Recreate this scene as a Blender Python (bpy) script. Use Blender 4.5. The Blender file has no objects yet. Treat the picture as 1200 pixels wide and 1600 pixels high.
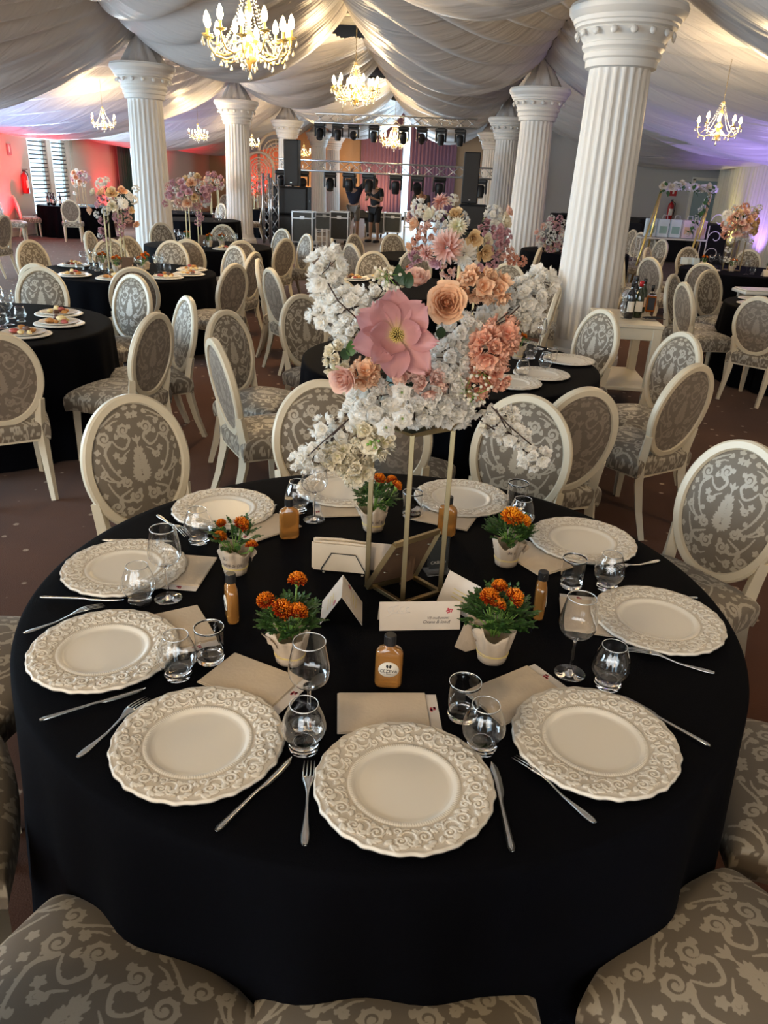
import bpy, bmesh, math, random
import numpy as np
from mathutils import Matrix, Vector
random.seed(7); rng = np.random.default_rng(7)
PI = math.pi
S = bpy.context.scene
COL = S.collection

# ------------------------------------------------------------------ camera, world, light, exposure
CF, CPITCH, CROLL, CYAW, CH_ = 1186.75, math.radians(23.7476), math.radians(2.6987), math.radians(-2.9571), 1.7828
_cy, _sy, _cp, _sp = math.cos(CYAW), math.sin(CYAW), math.cos(CPITCH), math.sin(CPITCH)
_F = np.array([_sy*_cp, _cy*_cp, -_sp]); _R = np.array([_cy, -_sy, 0.0]); _U = np.cross(_R, _F)
_R2 = _R*math.cos(CROLL) + _U*math.sin(CROLL); _U2 = -_R*math.sin(CROLL) + _U*math.cos(CROLL)
cam = bpy.data.cameras.new('camera'); cam.sensor_fit = 'AUTO'; cam.sensor_width = 36; cam.lens = CF*36/1600
cam.clip_start = 0.05; cam.clip_end = 200
camo = bpy.data.objects.new('camera', cam); COL.objects.link(camo)
camo.matrix_world = Matrix(((_R2[0], _U2[0], -_F[0], 0), (_R2[1], _U2[1], -_F[1], 0), (_R2[2], _U2[2], -_F[2], CH_), (0, 0, 0, 1)))
S.camera = camo
def at(px, py, z=None, Y=None):
    """room point on the height z (or on the depth Y) that the survey of the photograph gives"""
    d = _F*CF + _R2*(px-600) - _U2*(py-800)
    t = (z-CH_)/d[2] if z is not None else Y/d[1]
    return Vector((d[0]*t, d[1]*t, d[2]*t+CH_))
S.view_settings.view_transform = 'Standard'; S.view_settings.look = 'None'
S.view_settings.gamma = 1.0; S.view_settings.use_curve_mapping = False
S.view_settings.exposure = 1.18
S.cycles.use_denoising = True
S.cycles.max_bounces = 10; S.cycles.transmission_bounces = 10; S.cycles.transparent_max_bounces = 24
S.cycles.diffuse_bounces = 4; S.cycles.glossy_bounces = 4
S.cycles.caustics_reflective = False; S.cycles.caustics_refractive = False
S.cycles.sample_clamp_indirect = 6; S.cycles.blur_glossy = 0.5
w = bpy.data.worlds.new('overcast_sky'); S.world = w; w.use_nodes = True
bg = w.node_tree.nodes['Background']; bg.inputs[0].default_value = (0.62, 0.82, 1.0, 1); bg.inputs[1].default_value = 1.6
def area(name, loc, target, sx, sy, power, col, spread=180):
    l = bpy.data.lights.new(name, 'AREA'); l.shape = 'RECTANGLE'; l.size = sx; l.size_y = sy; l.energy = power; l.color = col
    l.spread = math.radians(spread)
    o = bpy.data.objects.new(name, l); COL.objects.link(o); o.location = loc
    o.rotation_euler = (Vector(target)-Vector(loc)).to_track_quat('-Z', 'Y').to_euler(); return o
def point(name, loc, power, col, r=0.1):
    l = bpy.data.lights.new(name, 'POINT'); l.energy = power; l.color = col; l.shadow_soft_size = r
    o = bpy.data.objects.new(name, l); COL.objects.link(o); o.location = loc; return o
def spot(name, loc, target, power, col, ang=60, blend=.6, r=.05):
    l = bpy.data.lights.new(name, 'SPOT'); l.energy = power; l.color = col; l.spot_size = math.radians(ang); l.spot_blend = blend; l.shadow_soft_size = r
    o = bpy.data.objects.new(name, l); COL.objects.link(o); o.location = loc
    o.rotation_euler = (Vector(target)-Vector(loc)).to_track_quat('-Z', 'Y').to_euler(); return o
WARM = (1.0, 0.71, 0.38); COOL = (0.66, 0.86, 1.0)
# daylight of the tall windows on the left wall beside and behind the photographer, and an added fill light from the unseen front behind him
area('daylight_window_left', (-10.6, 3.0, 1.7), (0, 4.5, 1.2), 9.0, 2.2, 620, COOL)
area('daylight_window_louvres', (-10.55, 22.3, 1.5), (-5, 21.5, 1.8), 2.2, 2.0, 150, COOL)
area('daylight_window_left_far', (-10.6, 13.0, 1.6), (0, 13.5, 1.6), 6.0, 1.6, 200, COOL)
area('front_fill', (-1.0, -3.7, 1.9), (0, 4, 1.4), 9.0, 2.0, 140, (1.0, .93, .84))  # added fill from behind the camera, no known source there
area('daylight_window_stage', (-1.6, 37.6, 1.6), (-1.6, 30, 1.4), 2.6, 2.6, 120, COOL)
for i, (x, y, p) in enumerate([(-10.3, 19.4, 260), (-10.3, 25.6, 120), (-10.2, 30.5, 160)]):
    spot('red_uplighter', (x, y, .15), (x-.35, y+.3, 2.4), p, (1, .03, .05), 100, .8)
spot('red_uplighter_back', (-8.6, 37.3, .2), (-8.7, 37.9, 2.6), 260, (1, .04, .03), 80, .8)
spot('amber_uplighter', (-6.3, 36.8, .2), (-6.3, 37.9, 2.2), 90, (1, .5, .18), 110, .9)
spot('amber_uplighter_stage', (-3.2, 36.0, .2), (-3.0, 37.9, 2.4), 120, (1, .55, .24), 110, .9)
spot('violet_uplighter', (7.4, 20.2, .2), (7.9, 21.0, 2.6), 70, (.40, .22, 1), 100, .8)
spot('blue_uplighter', (-8.8, 16.8, .2), (-8.2, 17.2, 3), 130, (.30, .42, 1), 120, .9)
spot('lilac_uplighter', (-7.2, 23.0, .2), (-7.2, 23.4, 3), 70, (.45, .40, 1), 120, .9)
spot('violet_uplighter_drape', (6.2, 14.6, .2), (5.8, 15.2, 3), 150, (.45, .32, 1), 110, .9)
spot('yellow_uplighter', (7.5, 22.6, .3), (8.1, 22.2, 2.4), 60, (1, .85, .3), 90, .8)

# ------------------------------------------------------------------ mesh helpers
class MB:
    def __init__(s): s.v = []; s.f = []; s.n = 0; s.a = []; s.m = []; s.has = False
    def add(s, v, f, a=None, m=0):
        v = np.asarray(v, float).reshape(-1, 3)
        s.v.append(v); s.f += [tuple(int(i)+s.n for i in q) for q in f]; s.m += [m]*len(f)
        s.a.append(np.zeros(len(v)) if a is None else np.broadcast_to(np.asarray(a, float).ravel(), (len(v),)))
        if a is not None: s.has = True
        s.n += len(v); return s
    def merge(s, o, mat=None, a=None):
        v = np.concatenate(o.v) if o.v else np.zeros((0, 3))
        if mat is not None:
            mm = np.array(mat); v = v @ mm[:3, :3].T + mm[:3, 3]
        s.add(v, o.f, (np.concatenate(o.a) if o.has else None) if a is None else a); return s
    def mesh(s, name='mesh', smooth=True):
        me = bpy.data.meshes.new(name)
        me.from_pydata(np.concatenate(s.v).tolist(), [], s.f)
        if s.has:
            at_ = me.attributes.new('g', 'FLOAT', 'POINT'); at_.data.foreach_set('value', np.concatenate(s.a).astype(np.float32))
        if smooth: me.polygons.foreach_set('use_smooth', [True]*len(me.polygons))
        if any(s.m): me.polygons.foreach_set('material_index', s.m)
        me.update(); return me
def gridf(m, n, wm=False, wn=False, off=0):
    M_ = m if wm else m-1; N_ = n if wn else n-1
    return [(off+i*n+j, off+i*n+(j+1) % n, off+((i+1) % m)*n+(j+1) % n, off+((i+1) % m)*n+j) for i in range(M_) for j in range(N_)]
def grid(mb, P, wm=False, wn=False, a=None, flip=False):
    P = np.asarray(P); m, n = P.shape[:2]; f = gridf(m, n, wm, wn)
    if flip: f = [q[::-1] for q in f]
    mb.add(P.reshape(-1, 3), f, a); return mb
def lathe(mb, prof, n=24, at_=(0, 0, 0), cap=True, a=None, sx=1, sy=1):
    prof = np.array(prof, float); th = np.linspace(0, 2*PI, n, endpoint=False)
    P = np.stack([prof[:, 0:1]*np.cos(th)*sx+at_[0], prof[:, 0:1]*np.sin(th)*sy+at_[1], np.repeat(prof[:, 1:2], n, 1)+at_[2]], -1)
    k = len(prof); f = gridf(k, n, False, True)
    if cap:
        f = f + [tuple(range(n))[::-1], tuple(range((k-1)*n, k*n))]
    mb.add(P.reshape(-1, 3), f, a); return mb
def tube(mb, pts, r, n=8, cap=True, a=None, flat=1.0):
    pts = [Vector(p) for p in pts]; k = len(pts)
    rr = r if hasattr(r, '__len__') else [r]*k
    up = None; P = []
    for i, p in enumerate(pts):
        t = (pts[min(i+1, k-1)]-pts[max(i-1, 0)]).normalized()
        if up is None: up = Vector((0, 0, 1)) if abs(t.z) < .9 else Vector((0, 1, 0))
        x = t.cross(up).normalized(); y = x.cross(t).normalized(); up = y
        P.append([[*(p+(x*math.cos(q)+y*math.sin(q)*flat)*rr[i])] for q in (2*PI*j/n for j in range(n))])
    f = gridf(k, n, False, True)
    if cap: f = f+[tuple(range(n))[::-1], tuple(range((k-1)*n, k*n))]
    mb.add(np.array(P).reshape(-1, 3), f, a); return mb
def box(mb, c, s, bev=0.0, rz=0.0, M_=None, a=None, seg=1):
    bm = bmesh.new(); bmesh.ops.create_cube(bm, size=1)
    for v in bm.verts: v.co = Vector((v.co.x*s[0], v.co.y*s[1], v.co.z*s[2]))
    if bev: bmesh.ops.bevel(bm, geom=bm.edges[:], offset=bev, segments=seg, affect='EDGES', profile=.5)
    T = Matrix.Translation(c) @ Matrix.Rotation(rz, 4, 'Z')
    if M_ is not None: T = M_ @ T
    bm.verts.index_update()
    mb.add([T @ v.co for v in bm.verts], [[v.index for v in f.verts] for f in bm.faces], a); bm.free(); return mb
def prism(mb, p, q, w1, w2, n=4, ang=PI/4, w3=None):
    """tapered square bar from p to q"""
    return tube(mb, [p, q], [w1/math.sqrt(2), w2/math.sqrt(2)], n)
def bar(mb, p, q, a_, b_=None, bev=0):
    """rectangular bar p->q, section a_ x b_"""
    p = Vector(p); q = Vector(q); d = q-p; b_ = b_ or a_
    M_ = Matrix.Translation((p+q)/2) @ d.to_track_quat('Z', 'Y').to_matrix().to_4x4()
    return box(mb, (0, 0, 0), (a_, b_, d.length), bev, 0, M_)
def link(name, me, mat=None, parent=None, loc=None, rot=None, smooth=None, sc=None):
    if isinstance(me, MB): me = me.mesh(name, True if smooth is None else smooth)
    if mat is not None and not me.materials:
        for mm in (mat if isinstance(mat, (list, tuple)) else [mat]): me.materials.append(mm)
    o = bpy.data.objects.new(name, me); COL.objects.link(o)
    if parent is not None: o.parent = parent
    if loc is not None: o.location = loc
    if rot is not None: o.rotation_euler = rot
    if sc is not None: o.scale = (sc, sc, sc) if not hasattr(sc, '__len__') else sc
    return o
def tag(o, label=None, cat=None, group=None, kind=None):
    if label: o['label'] = label
    if cat: o['category'] = cat
    if group: o['group'] = group
    if kind: o['kind'] = kind
    return o
def empty(name, loc=(0, 0, 0), rz=0.0, label=None, cat=None, group=None):
    o = bpy.data.objects.new(name, None); COL.objects.link(o); o.location = loc; o.rotation_euler = (0, 0, rz)
    return tag(o, label, cat, group)
KIDS = {}
def copy_tree(o, parent=None, kids=None):
    if kids is None:
        kids = {}
        for x in COL.objects:
            if x.parent: kids.setdefault(x.parent.name, []).append(x)
    c = o.copy(); COL.objects.link(c)
    if parent is not None: c.parent = parent
    for ch in kids.get(o.name, []): copy_tree(ch, c, kids)
    return c
def struct(name, mb, mat, smooth=False):
    return tag(link(name, mb, mat, smooth=smooth), kind='structure')
def sharp(me, ang=35):
    if isinstance(me, MB): me = me.mesh('m')
    me.set_sharp_from_angle(angle=math.radians(ang)); return me
def rotm(rx=0, ry=0, rz=0, loc=(0, 0, 0), s=1):
    return Matrix.Translation(loc) @ Matrix.Rotation(rz, 4, 'Z') @ Matrix.Rotation(ry, 4, 'Y') @ Matrix.Rotation(rx, 4, 'X') @ Matrix.Scale(s, 4)

# ------------------------------------------------------------------ materials
def nt(name):
    m = bpy.data.materials.new(name); m.use_nodes = True; t = m.node_tree
    return m, t, t.nodes['Principled BSDF']
def nd(t, typ, **k):
    n = t.nodes.new(typ)
    for a, b in k.items():
        if a.startswith('i_'): n.inputs[a[2:].replace('_', ' ')].default_value = b
        else: setattr(n, a, b)
    return n
def pm(name, col, rough=.5, metal=0, noise=.0, nscale=20, bump=0, bscale=60, spec=.5, sheen=0, coat=0, trans=0, ior=1.45, emit=None, estr=0, alpha=1, sss=0):
    m, t, b = nt(name); b.inputs['Base Color'].default_value = (*col, 1); b.inputs['Roughness'].default_value = rough
    b.inputs['Metallic'].default_value = metal; b.inputs['Specular IOR Level'].default_value = spec
    b.inputs['Sheen Weight'].default_value = sheen; b.inputs['Coat Weight'].default_value = coat
    b.inputs['Transmission Weight'].default_value = trans; b.inputs['IOR'].default_value = ior
    if sss: b.inputs['Subsurface Weight'].default_value = sss; b.inputs['Subsurface Scale'].default_value = .02
    if emit: b.inputs['Emission Color'].default_value = (*emit, 1); b.inputs['Emission Strength'].default_value = estr
    tc = nd(t, 'ShaderNodeTexCoord')
    if noise:
        n = nd(t, 'ShaderNodeTexNoise'); n.inputs['Scale'].default_value = nscale; n.inputs['Detail'].default_value = 4
        r = nd(t, 'ShaderNodeMix', data_type='RGBA'); r.inputs[6].default_value = (*[c*(1-noise) for c in col], 1); r.inputs[7].default_value = (*[min(1, c*(1+noise)) for c in col], 1)
        t.links.new(tc.outputs['Object'], n.inputs['Vector']); t.links.new(n.outputs[0], r.inputs[0]); t.links.new(r.outputs[2], b.inputs['Base Color'])
    if bump:
        n = nd(t, 'ShaderNodeTexNoise'); n.inputs['Scale'].default_value = bscale; n.inputs['Detail'].default_value = 3
        u = nd(t, 'ShaderNodeBump'); u.inputs['Strength'].default_value = bump; u.inputs['Distance'].default_value = .01
        t.links.new(tc.outputs['Object'], n.inputs['Vector']); t.links.new(n.outputs[0], u.inputs['Height']); t.links.new(u.outputs[0], b.inputs['Normal'])
    return m
def gm(name, c0, c1, rough=.5, transl=0.0, g0=0.0, g1=1.0, rough1=None, sheen=0, spec=.5, weave=0):
    """colour from the mesh attribute g (heart to tip of a petal, ground to figure of a weave, hollow to crest of a relief)"""
    m, t, b = nt(name)
    a = nd(t, 'ShaderNodeAttribute', attribute_name='g')
    mr = nd(t, 'ShaderNodeMapRange'); mr.inputs[1].default_value = g0; mr.inputs[2].default_value = g1; mr.interpolation_type = 'SMOOTHSTEP'
    r = nd(t, 'ShaderNodeMix', data_type='RGBA'); r.inputs[6].default_value = (*c0, 1); r.inputs[7].default_value = (*c1, 1)
    t.links.new(a.outputs['Fac'], mr.inputs[0]); t.links.new(mr.outputs[0], r.inputs[0]); t.links.new(r.outputs[2], b.inputs['Base Color'])
    b.inputs['Roughness'].default_value = rough; b.inputs['Sheen Weight'].default_value = sheen; b.inputs['Specular IOR Level'].default_value = spec
    if rough1 is not None:
        q = nd(t, 'ShaderNodeMapRange'); q.inputs[3].default_value = rough; q.inputs[4].default_value = rough1
        t.links.new(mr.outputs[0], q.inputs[0]); t.links.new(q.outputs[0], b.inputs['Roughness'])
    if weave:
        tc = nd(t, 'ShaderNodeTexCoord'); n = nd(t, 'ShaderNodeTexNoise'); n.inputs['Scale'].default_value = weave
        u = nd(t, 'ShaderNodeBump'); u.inputs['Strength'].default_value = .15; u.inputs['Distance'].default_value = .002
        t.links.new(tc.outputs['Object'], n.inputs['Vector']); t.links.new(n.outputs[0], u.inputs['Height']); t.links.new(u.outputs[0], b.inputs['Normal'])
    if transl:
        o = t.nodes['Material Output']; tr = nd(t, 'ShaderNodeBsdfTranslucent'); mx = nd(t, 'ShaderNodeMixShader'); mx.inputs[0].default_value = transl
        t.links.new(r.outputs[2], tr.inputs[0]); t.links.new(b.outputs[0], mx.inputs[1]); t.links.new(tr.outputs[0], mx.inputs[2]); t.links.new(mx.outputs[0], o.inputs[0])
    return m
M = {}
M['wood'] = pm('cream_lacquer', (.68, .61, .47), .38, noise=.04, nscale=8)
M['damask'] = gm('damask_weave', (.165, .135, .100), (.42, .375, .30), .62, g0=.25, g1=.75, rough1=.40, sheen=.25, weave=900)
M['damask_back'] = gm('damask_weave_reverse', (.165, .13, .098), (.27, .22, .17), .65, g0=.25, g1=.75, rough1=.5, sheen=.25, weave=900)
M['cloth'] = pm('black_tablecloth', (.0012, .0014, .003), .85, spec=.08, bump=.2, bscale=500)
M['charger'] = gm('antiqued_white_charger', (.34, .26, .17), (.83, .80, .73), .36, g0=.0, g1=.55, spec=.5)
M['white'] = pm('white_porcelain', (.78, .75, .68), .25, coat=.2)
M['column'] = pm('white_painted_plaster', (.80, .79, .77), .5)
M['wall_cream'] = pm('cream_plaster', (.62, .55, .47), .8, noise=.03, nscale=2, bump=.05)
M['wall_peach'] = pm('peach_plaster', (.60, .42, .27), .8, noise=.04, nscale=2, bump=.05)
M['wall_grey'] = pm('grey_plaster', (.50, .49, .49), .8, noise=.03, nscale=2, bump=.05)
M['roof'] = pm('dark_roof_boards', (.20, .19, .17), .8, noise=.2, nscale=3)
M['steel'] = pm('brushed_steel', (.62, .62, .60), .28, 1, noise=.1, nscale=60)
M['alu'] = pm('truss_aluminium', (.60, .61, .62), .35, .9)
M['gold'] = pm('brass_gold_tube', (.40, .31, .17), .38, 1, noise=.08, nscale=30)
M['gold_bright'] = pm('bright_gold_tube', (.85, .66, .22), .3, .9)
M['black'] = pm('black_plastic', (.012, .012, .014), .45)
M['black_matte'] = pm('black_speaker_cloth', (.008, .008, .010), .8)
M['darkgrey'] = pm('charcoal_panel', (.045, .05, .05), .55, noise=.2)
M['glass'] = pm('clear_glass', (1, 1, 1), 0.0, trans=1, ior=1.45)
M['window_glass'] = pm('window_glass', (.9, .97, 1), 0.02, trans=1, ior=1.05)
M['greenglass'] = pm('dark_green_bottle_glass', (.02, .03, .012), .06, spec=.8)
M['blackglass'] = pm('dark_bottle_glass', (.008, .008, .012), .06, spec=.8)
M['amber'] = pm('amber_whiskey', (.50, .14, .02), .05, trans=.35)
M['syrup'] = pm('peach_drink', (.80, .36, .09), .06, trans=.6, coat=.5)
M['capblack'] = pm('black_screw_cap', (.02, .02, .022), .35)
M['paper'] = pm('white_label_paper', (.80, .76, .68), .7)
M['card'] = pm('pearl_card', (.76, .68, .60), .5, noise=.03, nscale=30)
M['cardwhite'] = pm('white_card', (.80, .77, .76), .5)
M['napkin'] = pm('beige_paper_napkin', (.68, .58, .46), .85, noise=.05, nscale=25, bump=.1, bscale=120)
M['napkin_w'] = pm('ivory_paper_napkin', (.74, .66, .55), .85, noise=.03, nscale=60)
M['ink'] = pm('dark_ink', (.09, .07, .07), .7)
M['inkblack'] = pm('black_ink', (.01, .01, .01), .6)
M['inkred'] = pm('red_print', (.55, .06, .10), .7)
M['inkpink'] = pm('pink_print', (.80, .32, .36), .7)
M['kraft'] = pm('newsprint_wrap', (.52, .43, .34), .8, noise=.12, nscale=18, bump=.4, bscale=30)
M['raffia'] = pm('yellow_raffia', (.75, .62, .25), .6)
M['leaf'] = pm('green_leaf', (.045, .115, .025), .5, noise=.35, nscale=25)
M['leaf_light'] = pm('light_green_leaf', (.16, .30, .05), .5, noise=.25, nscale=25)
M['leaf_dark'] = pm('dark_green_leaf', (.02, .05, .02), .5, noise=.3, nscale=25)
M['twig'] = pm('dark_twig', (.035, .018, .014), .7)
M['marigold'] = gm('marigold_petals', (.42, .018, .004), (.92, .30, .012), .55, .12, .25, .95)
M['marigold_o'] = gm('orange_marigold_petals', (.75, .16, .01), (.95, .42, .02), .55, .15, .2, .9)
M['petal_white'] = gm('white_silk_petals', (.93, .90, .82), (.96, .95, .92), .6, .6, 0, .5)
M['petal_cream'] = gm('cream_silk_petals', (.62, .60, .30), (.83, .77, .62), .55, .3, 0, .5)
M['petal_magnolia'] = gm('dusty_pink_petals', (.66, .50, .30), (.60, .32, .335), .5, .3, .0, .36)
M['petal_pink'] = gm('blush_petals', (.70, .32, .26), (.86, .62, .54), .5, .3, 0, .8)
M['petal_peach'] = gm('peach_petals', (.70, .33, .16), (.87, .60, .41), .5, .3, 0, .9)
M['petal_coral'] = gm('coral_petals', (.66, .22, .14), (.85, .50, .37), .5, .3, 0, .9)
M['petal_mustard'] = gm('mustard_petals', (.35, .16, .05), (.78, .58, .33), .5, .3, .1, .6)
M['petal_mauve'] = gm('mauve_petals', (.50, .22, .28), (.72, .45, .50), .5, .3, 0, .8)
M['stamen'] = gm('stamen_heart', (.035, .02, .012), (.62, .50, .16), .7, 0, .2, .8)
M['pot'] = pm('white_pot', (.7, .68, .64), .4)
M['bulb'] = pm('lit_candle_bulb', (1, .8, .5), .3, emit=(1.0, .70, .34), estr=22)
M['chandelier'] = pm('honey_crystal', (.86, .64, .22), .12, spec=.9, trans=.35, coat=.3)
M['crystal'] = pm('crystal_drop', (.98, .93, .80), .02, spec=1, trans=.7, ior=1.5)
M['red'] = pm('red_enamel', (.42, .015, .02), .3)
M['purple_curtain'] = pm('mauve_curtain', (.36, .20, .30), .7, sheen=.3)
M['green_curtain'] = pm('teal_curtain', (.03, .09, .085), .7, sheen=.3)
M['yellow_curtain'] = pm('ivory_curtain', (.72, .68, .55), .7, sheen=.3)
M['navy'] = pm('navy_shirt', (.012, .014, .035), .8); M['tee'] = pm('black_tee', (.012, .012, .015), .8)
M['shorts'] = pm('grey_shorts', (.22, .21, .20), .85); M['skin'] = pm('skin', (.42, .24, .16), .55, sss=.1); M['hair'] = pm('dark_hair', (.015, .01, .008), .6)
M['bag_blue'] = pm('pale_blue_bag', (.66, .76, .82), .5, noise=.1, nscale=12); M['bag_pink'] = pm('pale_pink_bag', (.78, .62, .68), .5, noise=.1, nscale=12)
M['bag_print'] = pm('sage_print', (.30, .48, .45), .6); M['bag_print2'] = pm('peach_print', (.75, .50, .32), .6)
M['food'] = pm('golden_pastry', (.52, .24, .07), .55, noise=.3, nscale=40, bump=.4, bscale=60); M['food2'] = pm('cured_meat', (.42, .09, .07), .45, noise=.3, nscale=60)
M['food3'] = pm('pale_cheese', (.80, .62, .30), .5, noise=.1); M['food4'] = pm('dark_aubergine_roll', (.12, .06, .04), .5, noise=.3)
M['mdf'] = pm('brown_backing_board', (.10, .055, .03), .75, noise=.15, nscale=40)
M['acrylic'] = pm('clear_acrylic', (.95, .97, .97), .02, trans=.95, ior=1.3)
M['rattan'] = pm('cream_lattice', (.66, .52, .38), .6)
def thin_glass():
    m, t, b = nt('thin_clear_glass'); o = t.nodes['Material Output']; t.nodes.remove(b)
    lw = nd(t, 'ShaderNodeLayerWeight'); lw.inputs[0].default_value = .42
    mr = nd(t, 'ShaderNodeMapRange'); mr.inputs[3].default_value = .022; mr.inputs[4].default_value = .75
    tr = nd(t, 'ShaderNodeBsdfTransparent'); tr.inputs[0].default_value = (.97, .98, .98, 1); gl = nd(t, 'ShaderNodeBsdfGlossy'); gl.inputs['Roughness'].default_value = .02
    mx = nd(t, 'ShaderNodeMixShader'); pw = nd(t, 'ShaderNodeMath', operation='POWER'); pw.inputs[1].default_value = 2.0; t.links.new(lw.outputs['Facing'], pw.inputs[0]); t.links.new(pw.outputs[0], mr.inputs[0]); t.links.new(mr.outputs[0], mx.inputs[0]); t.links.new(tr.outputs[0], mx.inputs[1]); t.links.new(gl.outputs[0], mx.inputs[2]); t.links.new(mx.outputs[0], o.inputs[0]); return m
M['thinglass'] = thin_glass()
def carpet():
    m, t, b = nt('brown_dotted_carpet'); tc = nd(t, 'ShaderNodeTexCoord')
    n = nd(t, 'ShaderNodeTexNoise'); n.inputs['Scale'].default_value = 3; n.inputs['Detail'].default_value = 6
    f = nd(t, 'ShaderNodeTexNoise'); f.inputs['Scale'].default_value = 180
    r = nd(t, 'ShaderNodeMix', data_type='RGBA'); r.inputs[6].default_value = (.068, .026, .013, 1); r.inputs[7].default_value = (.108, .044, .024, 1)
    vo = nd(t, 'ShaderNodeTexVoronoi', feature='F1'); vo.inputs['Scale'].default_value = 6.5; vo.inputs['Randomness'].default_value = .35
    lt = nd(t, 'ShaderNodeMapRange'); lt.inputs[1].default_value = .12; lt.inputs[2].default_value = .08; lt.inputs[3].default_value = 0; lt.inputs[4].default_value = 1
    vs = nd(t, 'ShaderNodeMath', operation='MULTIPLY'); r2 = nd(t, 'ShaderNodeMix', data_type='RGBA'); r2.inputs[7].default_value = (.42, .32, .24, 1)
    gt = nd(t, 'ShaderNodeMath', operation='GREATER_THAN'); gt.inputs[1].default_value = .5
    t.links.new(tc.outputs['Object'], n.inputs[0]); t.links.new(tc.outputs['Object'], f.inputs[0]); t.links.new(tc.outputs['Object'], vo.inputs[0])
    t.links.new(n.outputs[0], r.inputs[0]); t.links.new(vo.outputs['Distance'], lt.inputs[0])
    t.links.new(f.outputs[0], gt.inputs[0]); gt.inputs[1].default_value = .42
    t.links.new(lt.outputs[0], vs.inputs[0]); t.links.new(gt.outputs[0], vs.inputs[1]); t.links.new(vs.outputs[0], r2.inputs[0])
    t.links.new(r.outputs[2], r2.inputs[6]); t.links.new(r2.outputs[2], b.inputs['Base Color']); b.inputs['Roughness'].default_value = .95
    b.inputs['Specular IOR Level'].default_value = .1; b.inputs['Sheen Weight'].default_value = .1
    u = nd(t, 'ShaderNodeBump'); u.inputs['Strength'].default_value = .3; u.inputs['Distance'].default_value = .005
    t.links.new(f.outputs[0], u.inputs['Height']); t.links.new(u.outputs[0], b.inputs['Normal']); return m
M['carpet'] = carpet()
def drape_mat():
    m, t, b = nt('white_satin_drape'); tc = nd(t, 'ShaderNodeTexCoord')
    mp = nd(t, 'ShaderNodeMapping'); mp.inputs['Scale'].default_value = (.20, 3.4, .5)
    n = nd(t, 'ShaderNodeTexNoise'); n.inputs['Scale'].default_value = 1.6; n.inputs['Detail'].default_value = 3; n.inputs['Distortion'].default_value = .7
    u = nd(t, 'ShaderNodeBump'); u.inputs['Strength'].default_value = .55; u.inputs['Distance'].default_value = .10
    t.links.new(tc.outputs['Object'], mp.inputs[0]); t.links.new(mp.outputs[0], n.inputs[0]); t.links.new(n.outputs[0], u.inputs['Height']); t.links.new(u.outputs[0], b.inputs['Normal'])
    b.inputs['Base Color'].default_value = (.58, .56, .56, 1); b.inputs['Roughness'].default_value = .42; b.inputs['Sheen Weight'].default_value = .2
    b.inputs['Specular IOR Level'].default_value = .6
    return m
M['drape'] = drape_mat()
M['stagefloor'] = pm('grey_dance_floor', (.20, .17, .15), .45, noise=.2, nscale=2)

# ------------------------------------------------------------------ scroll patterns (damask figure, relief of the chargers)
def catmull(P, n=24):
    P = [np.array(p, float) for p in P]; P = [2*P[0]-P[1]]+P+[2*P[-1]-P[-2]]; out = []
    for i in range(1, len(P)-2):
        for t in np.linspace(0, 1, n, endpoint=False):
            out.append(.5*((2*P[i])+(-P[i-1]+P[i+1])*t+(2*P[i-1]-5*P[i]+4*P[i+1]-P[i+2])*t*t+(-P[i-1]+3*P[i]-3*P[i+1]+P[i+2])*t**3))
    out.append(P[-2]); return np.array(out)
class Scroll:
    def __init__(s): s.d = []
    def stroke(s, P, w0, w1, n=16, wm=None, leaf=0):
        C = catmull(P, n); k = len(C); t = np.linspace(0, 1, k)
        wd = w0+(w1-w0)*t if wm is None else np.interp(t, [0, .5, 1], [w0, wm, w1])
        s.d.append(np.column_stack([C, wd]))
        if leaf:
            T = np.gradient(C, axis=0); T /= np.linalg.norm(T, axis=1)[:, None]+1e-9; N = np.column_stack([-T[:, 1], T[:, 0]])
            for i in range(3, k-2, max(2, k//leaf)):
                q = C[i]+N[i]*wd[i]*1.05*np.sign(leaf)-T[i]*wd[i]*.4
                s.d.append(np.array([[*q, wd[i]*.62]]))
        return s
    def spiral(s, c, r, a0, turns, sgn, w0, w1, tail=None, n=60, leaf=0):
        a = np.linspace(0, 1, n); rr = r*(1-a)**.8+r*.12; th = a0+sgn*turns*2*PI*a
        C = np.column_stack([c[0]+rr*np.cos(th), c[1]+rr*np.sin(th)]); wd = w0+(w1-w0)*a
        s.d.append(np.column_stack([C, wd])); s.d.append(np.array([[c[0], c[1], w1*1.7]]))
        if leaf:
            for i in range(2, n//2, 5):
                q = np.array([c[0]+(rr[i]+wd[i]*1.1)*math.cos(th[i]), c[1]+(rr[i]+wd[i]*1.1)*math.sin(th[i])]); s.d.append(np.array([[*q, wd[i]*.7]]))
        if tail is not None:
            s.stroke([C[0]]+tail, w0, w0*.45, 12, leaf=leaf)
        return s
    def blob(s, x, y, r): s.d.append(np.array([[x, y, r]])); return s
    def leafd(s, x, y, a, L, w):
        t = np.linspace(0, 1, 9); s.d.append(np.column_stack([x+np.cos(a)*L*t, y+np.sin(a)*L*t, w*np.sin(PI*(t*.85+.12))+.0008])); return s
    def data(s, mirror=True):
        D = np.concatenate(s.d)
        if mirror: E_ = D.copy(); E_[:, 0] *= -1; D = np.concatenate([D, E_])
        return D
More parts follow.
